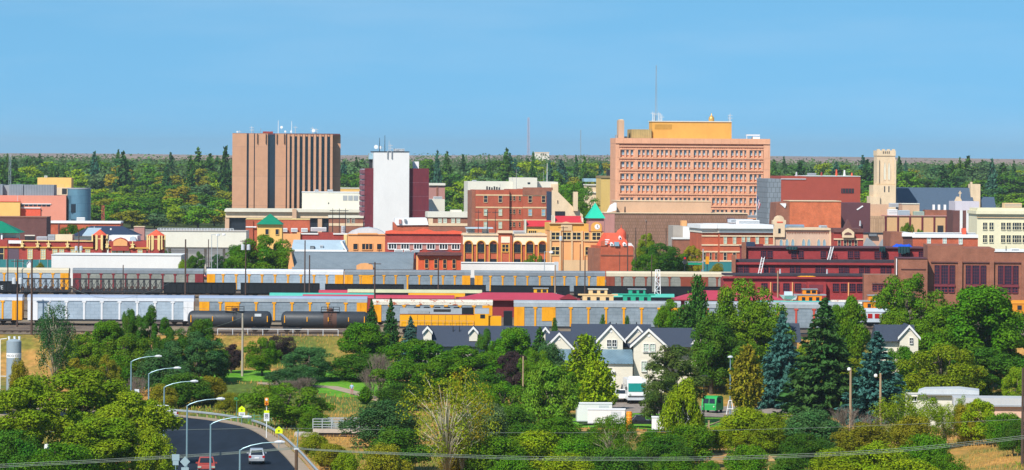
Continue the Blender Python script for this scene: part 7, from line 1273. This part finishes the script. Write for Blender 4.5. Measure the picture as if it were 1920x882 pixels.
T('spruce', 1012, 612, 78, 643, 'jun', 'green spruce in front of the house\'s left roof'); T('feather', 1030, 676, 118, 560, 'lg', 'light feathery poplar left of the white trailers'); T('juniper', 1100, 632, 86, 615, 'gy', 'bright yellow green pyramidal tree before the porch roof'); T('juniper', 1122, 680, 70, 600, 'gy', 'second yellow green tree lower right of the pyramidal one'); T('broad', 1060, 690, 70, 606, 'g', 'green tree behind the feathery poplar'); T('shrub', 1030, 640, 70, 640, 'dkb', 'dark shrub left of the pyramidal tree')
T('pine', 1262, 628, 135, 590, 'pin', 'loose dark pine right of the motorhome'); T('pine', 1240, 690, 95, 578, 'pin', 'low dark pine boughs in front of the motorhome'); T('feather', 1281, 702, 92, 520, 'gy', 'light green poplar in front of the right trailer'); T('shrub', 1290, 790, 110, 508, 'g', 'green bush around the foot of the light green poplar')
T('shrub', 930, 812, 120, 480, 'g', 'green bush along the bottom left of centre'); T('shrub', 1005, 806, 140, 484, 'gy', 'yellow green bush along the bottom centre'); T('shrub', 1085, 812, 110, 478, 'g', 'green bush along the bottom below the white trailers'); T('airy', 1145, 770, 80, 510, 'g', 'thin green sapling before the white trailers'); T('airy', 1170, 775, 60, 520, 'dk', 'thin dark sapling before the orange barrels'); T('shrub', 1165, 832, 110, 470, 'dk', 'dark bush on the bottom edge below the orange barrels'); T('shrub', 1245, 812, 110, 488, 'dk', 'dark bush on the bottom edge below the right trailer'); T('shrub', 1060, 850, 120, 462, 'gy', 'yellow green bush cut by the bottom edge near the centre'); T('shrub', 960, 850, 100, 462, 'g', 'green bush cut by the bottom edge left of centre'); T('shrub', 1270, 845, 90, 466, 'g', 'green bush cut by the bottom edge beside the bare dirt')
T('juniper', 1308, 520, 46, 690, 'jun', 'slim dark column tree before the red shed'); T('broad', 1256, 552, 66, 690, 'g', 'green tree below the white floodlight tower'); T('juniper', 1285, 575, 60, 682, 'jun', 'dark green tree right of the green one under the floodlight tower'); T('broad', 1395, 502, 132, 668, 'mid', 'tallest green tree rising before the maroon warehouse'); T('broad', 1335, 580, 112, 645, 'dk', 'dark lower tree left of the tallest green one'); T('broad', 1412, 560, 130, 662, 'mid', 'green tree filling below the tallest one'); T('broad', 1370, 630, 140, 650, 'dk', 'blackish tree behind the green van'); T('juniper', 1400, 652, 66, 606, 'gold', 'golden olive pyramidal tree right of the lamp by the green van')
T('spruce', 1467, 582, 112, 628, 'blue', 'tall slim blue spruce left of the dark spruce'); T('spruce', 1546, 555, 165, 615, 'spr', 'tall dark green spruce in the middle right'); T('feather', 1595, 550, 90, 680, 'g', 'deep green poplar clump behind the dark spruce'); T('feather', 1570, 570, 70, 684, 'g', 'green poplar left of the deep green clump'); T('broad', 1510, 640, 70, 640, 'yg', 'yellow green tree peeking between blue and dark spruce'); T('broad', 1610, 660, 110, 630, 'yg', 'yellow green tree behind the wide blue spruce'); T('broad', 1705, 500, 125, 690, 'mid', 'tall green tree before the brick roundhouse wall'); T('broad', 1690, 580, 90, 684, 'mid', 'green tree at the foot of the roundhouse wall'); T('broad', 1828, 518, 200, 655, 'g', 'massive cottonwood at right before the roundhouse windows'); T('broad', 1765, 566, 130, 660, 'g', 'green tree on the left side of the massive cottonwood'); T('broad', 1895, 572, 130, 660, 'g', 'green tree on the right side of the massive cottonwood'); T('broad', 1850, 640, 170, 640, 'dk', 'dark lower crown of the cottonwood group'); T('spruce', 1645, 620, 150, 600, 'blue', 'wide drooping blue spruce behind the short wooden pole')
T('broad', 1770, 632, 150, 618, 'yg', 'bright yellow green tree before the long low roof'); T('broad', 1908, 680, 66, 612, 'yg', 'yellow green tree at the right edge above the pink walled building'); T('shrub', 1720, 680, 90, 622, 'g', 'green bush right of the wide blue spruce'); T('broad', 1690, 640, 90, 632, 'g', 'green tree under the small white gable at right')
T('shrub', 1395, 758, 120, 540, 'gy', 'bright yellow green shrub right of the mesh fence'); T('shrub', 1450, 770, 100, 535, 'yg', 'yellow green shrub beside the bright one, further right'); T('shrub', 1350, 800, 70, 528, 'gy', 'low yellow green shrub by the wooden fence post'); T('shrub', 1530, 762, 130, 530, 'dkb', 'dark green shrub under the dark spruce'); T('shrub', 1510, 810, 100, 505, 'dk', 'dark shrub above the bundle of wires at right of centre'); T('dead', 1595, 735, 90, 548, 'ol', 'grey bare bush at the foot of the light wooden pole'); T('dead', 1625, 750, 80, 540, 'ol', 'second grey bare bush right of the light wooden pole'); T('shrub', 1620, 788, 110, 520, 'ol', 'olive green shrub under the light wooden pole')
T('airy', 1688, 728, 110, 535, 'yg', 'olive willow before the wide blue spruce'); T('airy', 1730, 735, 100, 540, 'yg', 'olive willow before the long low roof'); T('shrub', 1705, 775, 90, 528, 'ol', 'olive bush below the two willows'); T('airy', 1772, 750, 66, 545, 'gy', 'small pale willow before the pink walled building'); T('airy', 1806, 738, 46, 548, 'gy', 'thin pale willow before the right end of the long low roof'); T('feather', 1838, 746, 84, 545, 'gy', 'pale green willow in front of the pink walled building'); T('shrub', 1900, 785, 50, 520, 'dk', 'dark bush at the right edge beside the dark pole')
T('shrub', 1400, 828, 90, 474, 'g', 'green bush on the bare dirt near the bottom edge'); T('shrub', 1575, 835, 120, 470, 'gy', 'yellow green bush at the bottom right of centre'); T('shrub', 1650, 828, 130, 470, 'gy', 'bright bush below the wires at right'); T('shrub', 1735, 806, 105, 480, 'g', 'green bush beside the golden slope at right'); T('shrub', 1775, 846, 80, 462, 'g', 'green bush cut by the bottom edge at right'); T('shrub', 1480, 850, 90, 464, 'dk', 'dark bush cut by the bottom edge right of the dirt'); T('shrub', 1700, 855, 140, 456, 'gy', 'yellow green bush cut by the bottom edge at right'); T('shrub', 1330, 860, 60, 462, 'g', 'small green bush on the dirt by the bottom edge')
for px, top, lab in ((1130, 592, 'left'), (1176, 594, 'right'), (1040, 598, 'far left')): T('juniper', px, top, 15, 690, 'jun', 'tiny conifer above the house roofs, ' + lab + ' one of three')
T('shrub', 720, 830, 90, 470, 'ol', 'olive bush by the road bank near the bottom'); T('shrub', 650, 840, 60, 466, 'yg', 'low yellow green bush on the grassy road bank'); T('shrub', 590, 808, 60, 520, 'lime', 'lime green bush right of the lone school pentagon'); T('shrub', 430, 735, 50, 610, 'ol', 'olive bush above the far guard rail'); T('shrub', 620, 828, 70, 500, 'ol', 'olive bush below the footbridge')
T('broad', 1003, 645, 60, 636, 'g', 'green tree under the green spruce, right of the purple tree'); T('shrub', 965, 762, 95, 545, 'dk', 'dark bush between the white branched tree and the feathery poplar'); T('shrub', 1045, 778, 110, 535, 'g', 'green bush at the foot of the feathery poplar'); T('shrub', 1110, 800, 80, 522, 'dk', 'dark bush below the front white trailer'); T('shrub', 1225, 805, 70, 520, 'g', 'green bush between orange barrels and light green poplar')
T('shrub', 1884, 770, 80, 540, 'g', 'green bush before the pink wall at the right edge')
T('shrub', 1812, 752, 56, 546, 'ol', 'olive bush before the right end of the long low roof')
# town trees
T('broad', 497, 430, 105, 970, 'g', 'dark green street tree before the green pyramid roof'); T('broad', 452, 452, 72, 975, 'g', 'lower street tree left of the one under the pyramid roof'); T('broad', 525, 452, 60, 972, 'dk', 'dark street tree at the left end of the grey warehouse')
T('broad', 135, 414, 46, 1140, 'dk', 'dark tree before the low orange brick building'); T('broad', 160, 418, 36, 1150, 'dk', 'small dark tree right of the one before the orange brick building'); T('shrub', 342, 484, 22, 950, 'yg', 'small yellow bush at the right end of the white shed')
T('broad', 1238, 448, 84, 1010, 'dk', 'dark green tree right of the domed building'); T('broad', 1215, 472, 70, 1000, 'g', 'green tree at the foot of the dark one by the domed building'); T('broad', 1262, 462, 60, 1015, 'g', 'green tree between the dark one and the yellow one'); T('broad', 1296, 455, 44, 1020, 'yel', 'bright yellow tree left of the orange hotel'); T('broad', 1213, 430, 44, 1100, 'gy', 'yellow green tree before the brown ribbed theatre'); T('broad', 1003, 472, 34, 1020, 'mid', 'small tree before the right end of the arcade')
T('broad', 1079, 330, 76, 1490, 'g', 'tall green tree behind the turquoise clock tower'); T('broad', 1092, 370, 60, 1470, 'g', 'lower green tree behind the turquoise clock tower'); T('broad', 1428, 392, 20, 1400, 'g', 'small tree at the right foot of the salmon office block'); T('broad', 1703, 412, 34, 1250, 'mid', 'small tree on the terrace before the maroon striped tan wall'); T('broad', 1725, 424, 24, 1250, 'mid', 'second smaller tree before the maroon striped tan wall'); T('shrub', 1345, 492, 26, 1040, 'ol', 'small olive bush at the foot of the hotel'); T('shrub', 75, 492, 24, 945, 'ol', 'small olive bush before the teal fence')
for px, top, c in ((360, 478, 'dk'), (372, 470, 'dk'), (408, 474, 'dkb'), (425, 482, 'g'), (312, 466, 'dk')): T('broad', px, top, 26, 1030 + px / 10, c, {360: 'first small tree under the pale viaduct right of the white shed', 372: 'small tree before the viaduct, second from the white shed', 408: 'blue green small tree before the middle of the viaduct', 425: 'small tree beside the lower street tree near the viaduct', 312: 'small dark tree beside the right depot turret'}[px])
# wooded suburbs behind downtown
ZN = [(-40, 70, 'left of the blue grey cylinder'), (70, 180, 'behind the blue grey cylinder'), (180, 300, 'between cylinder and tan tower, nearer the cylinder'), (300, 440, 'between cylinder and tan tower, nearer the tower'), (632, 700, 'between tan tower and white tower'), (790, 890, 'between white tower and red brick block'), (885, 1010, 'above the red brick block'), (1005, 1150, 'left of the salmon office block'), (1440, 1530, 'above the grey clad side of the red hall'), (1525, 1648, 'between red hall and belfry tower'), (1676, 1800, 'above the blue slate church roof'), (1795, 1960, 'at the right behind the cream building')]
def zone(px):
    for a, c, n in ZN:
        if a <= px < c: return n
    return None
CW = {'g': 'green', 'dk': 'dark green', 'mid': 'mid green', 'gy': 'yellowish green', 'gry': 'grey green', 'ol': 'olive', 'yel': 'golden yellow', 'dkb': 'blue green'}
rows = [(1738, 9.5, 54), (1820, 13, 62), (1960, 14.5, 64), (2150, 15, 66), (2400, 15.5, 68), (2700, 15.5, 70)]
for Y, hh, wp in rows:
    px = -35
    while px < 1955:
        z_ = zone(px); st = wp * .74 * (1765 / Y) ** .4
        if z_:
            c = rnd.choices(list(CW), (5, 4, 5, 4, 3, 2, .5, 3))[0]
            if Y < 2000 and 380 < px < 440 and rnd.random() < .4: c = 'yel'
            jx = px + rnd.uniform(-8, 8); Yj = Y + rnd.uniform(-40, 40); h = hh * rnd.uniform(.72, 1.15); x = (jx - 960) * Yj / F; u, tp = topx(x, Yj, ground(x, Yj) + h)
            tree('far', jx, tp, wp * (1765 / Y) ** .5 * rnd.uniform(.85, 1.25), Yj, c, CW[c] + ' tree in the wooded suburb ' + z_, 'broadleaf trees of the wooded suburb')
        px += st
SP = [(4, 300), (14, 286), (26, 300), (57, 293), (75, 292), (98, 305), (118, 308), (177, 286), (184, 288), (222, 281), (231, 281), (238, 298), (244, 300), (320, 292), (330, 312), (357, 287), (372, 282), (394, 286), (407, 295), (423, 282), (312, 316), (645, 300), (668, 292), (680, 300), (820, 286), (808, 296), (838, 290), (868, 292), (892, 298), (918, 296), (950, 286), (956, 283), (966, 292), (990, 292), (1000, 288), (1030, 296), (1052, 298), (1080, 291), (1096, 300), (1126, 308), (1451, 305), (1568, 300), (1618, 287), (1626, 290), (1637, 296), (1686, 300), (1698, 300), (1712, 318), (1768, 300), (1784, 296), (1800, 294), (1816, 294), (1842, 297), (1860, 304), (1901, 293), (1880, 306), (1470, 300), (1500, 304), (1523, 310)]
for i, (px, top) in enumerate(SP):
    Y = 2150 + (i * 137) % 650; z_ = zone(px)
    if z_: tree('farspruce', px, top + rnd.uniform(-8, 7), rnd.uniform(26, 52) * 2300 / Y, Y, rnd.choice(('spr', 'hb', 'jun')), 'dark pointed spruce in the wooded suburb ' + z_, 'spruces of the wooded suburb')
# the woods beyond, one mass
n = 130000; Xs = rng.uniform(-680, 740, n); Ys = 2520 + 1500 * rng.uniform(0, 1, n) ** 1.2; cs = 17.0; ix, iy = np.floor(Xs / cs), np.floor(Ys / 34); hsh = (np.sin(ix * 12.9898 + iy * 78.233) * 43758.5453) % 1; h2 = (np.sin(ix * 39.34 + iy * 11.13) * 24634.63) % 1
Hc = 7 + 5.5 * hsh + 3.2 * np.sin(ix * .21 + iy * .13) + 2.2 * np.sin(ix * .071 + 1.7); cx_ = (ix + .5 + (h2 - .5) * .5) * cs; cy_ = (iy + .5) * 34; gz = np.array([ground(a, c) for a, c in zip(cx_, cy_)]); dd = rv(n); dd /= np.linalg.norm(dd, axis=1, keepdims=True); dd[:, 1] = -abs(dd[:, 1]); rr = cs * (.5 + .3 * h2)
C = np.stack([cx_ + dd[:, 0] * rr, cy_ + dd[:, 1] * rr, gz + Hc * (.5 + .5 * dd[:, 2])], 1); me = quads('woodland', C, dd + rv(n) * .35 + np.array([0, 0, .3]), rv(n), rng.uniform(1.2, 2.2, n), rng.uniform(1.4, 2.6, n), LEAFW); o = link(bpy.data.objects.new('woodland', me)); o.color = (.068, .13, .038, .03); o['kind'] = 'stuff'
for i, (px, top) in enumerate(((1460, 298), (1505, 296), (1548, 301), (1575, 297), (1850, 297), (1720, 302), (280, 290))):
    tree('far', px, top + 4, 26, 3600 + i * 60, 'dkb', 'distant rounded tree breaking the skyline ' + zone(px), 'distant skyline trees')
# ------------------------------------------------------------------ grass and weeds
def grass(name, n, xr, yr, cond, h, m, w_=.10):
    X_ = rng.uniform(*xr, n); Y_ = rng.uniform(*yr, n); k = np.array([cond(a, c) for a, c in zip(X_, Y_)]); X_, Y_ = X_[k], Y_[k]; n = len(X_); Z_ = np.array([ground(a, c) for a, c in zip(X_, Y_)]); hh = h * rng.uniform(.4, 1.3, n)
    C = np.stack([X_, Y_, Z_ + hh * .42], 1); N = rv(n) * np.array([1, 1, .15]); U = np.array([0, 0, 1.0]) + rv(n) * .3; me = quads(name, C, N, U, np.full(n, w_) * rng.uniform(.6, 1.6, n), hh, m); o = link(bpy.data.objects.new(name, me)); o['kind'] = 'stuff'; return o
STRAW = mat('dry_grass_blade', 'b8904c', .9, .35, .12); STRAW.node_tree.nodes['Principled BSDF'].inputs['Specular IOR Level'].default_value = .1
WEED = mat('green_weed_blade', '74852a', .9, .35, .15)
import bisect
ry = sorted((p[1], p[0]) for p in REDGE)
def redge_x(y):
    i = bisect.bisect_left(ry, (y, -999)); i = min(max(i, 1), len(ry) - 1); a, c = ry[i - 1], ry[i]; f = (y - a[0]) / (c[0] - a[0] + 1e-9); return a[1] + (c[1] - a[1]) * min(max(f, 0), 1)
def offroad(x, y): return (x > redge_x(y) + 2.6 or y > 634) or x < redge_x(y) - 20
def notpath(x, y): return not ((x + 21) ** 2 / 170 + (y - 660) ** 2 / 360 < 1 or (x + 41) ** 2 / 64 + (y - 668) ** 2 / 100 < 1 or (x + 26) ** 2 < 60 and 644 < y < 660) and not (8 < x < 46 and 580 < y < 648) and not (abs(x - 24) < 10 and abs(y - 527) < 13) and not (abs(x - 13) < 9 and abs(y - 566) < 9)
grass('dry_grass', 80000, (-75, 75), (455, 702), lambda x, y: offroad(x, y) and notpath(x, y) and (math.sin(x * .21 + 1) + math.sin(y * .13 + x * .07) > -.5 or y > 672), .5, STRAW, .07)
grass('weeds', 40000, (-75, 70), (455, 672), lambda x, y: offroad(x, y) and notpath(x, y) and math.sin(x * .17 + 2) + math.sin(y * .11 - x * .05) > (-.9 if x < 5 and y < 625 else .3), .55, WEED, .13)
# ------------------------------------------------------------------ air
hz = MB().box(-9000, 9000, -60, 17500, -12, 96).build('haze', bpy.data.materials.new('haze_air'), kind='stuff'); hm = hz.data.materials[0]; hm.use_nodes = True; t_ = hm.node_tree
for n_ in list(t_.nodes):
    if n_.type != 'OUTPUT_MATERIAL': t_.nodes.remove(n_)
pv = t_.nodes.new('ShaderNodeVolumePrincipled'); pv.inputs['Color'].default_value = (.80, .93, 1.0, 1); pv.inputs['Density'].default_value = 4.2e-5; pv.inputs['Anisotropy'].default_value = .2; t_.links.new(pv.outputs[0], t_.nodes['Material Output'].inputs['Volume'])
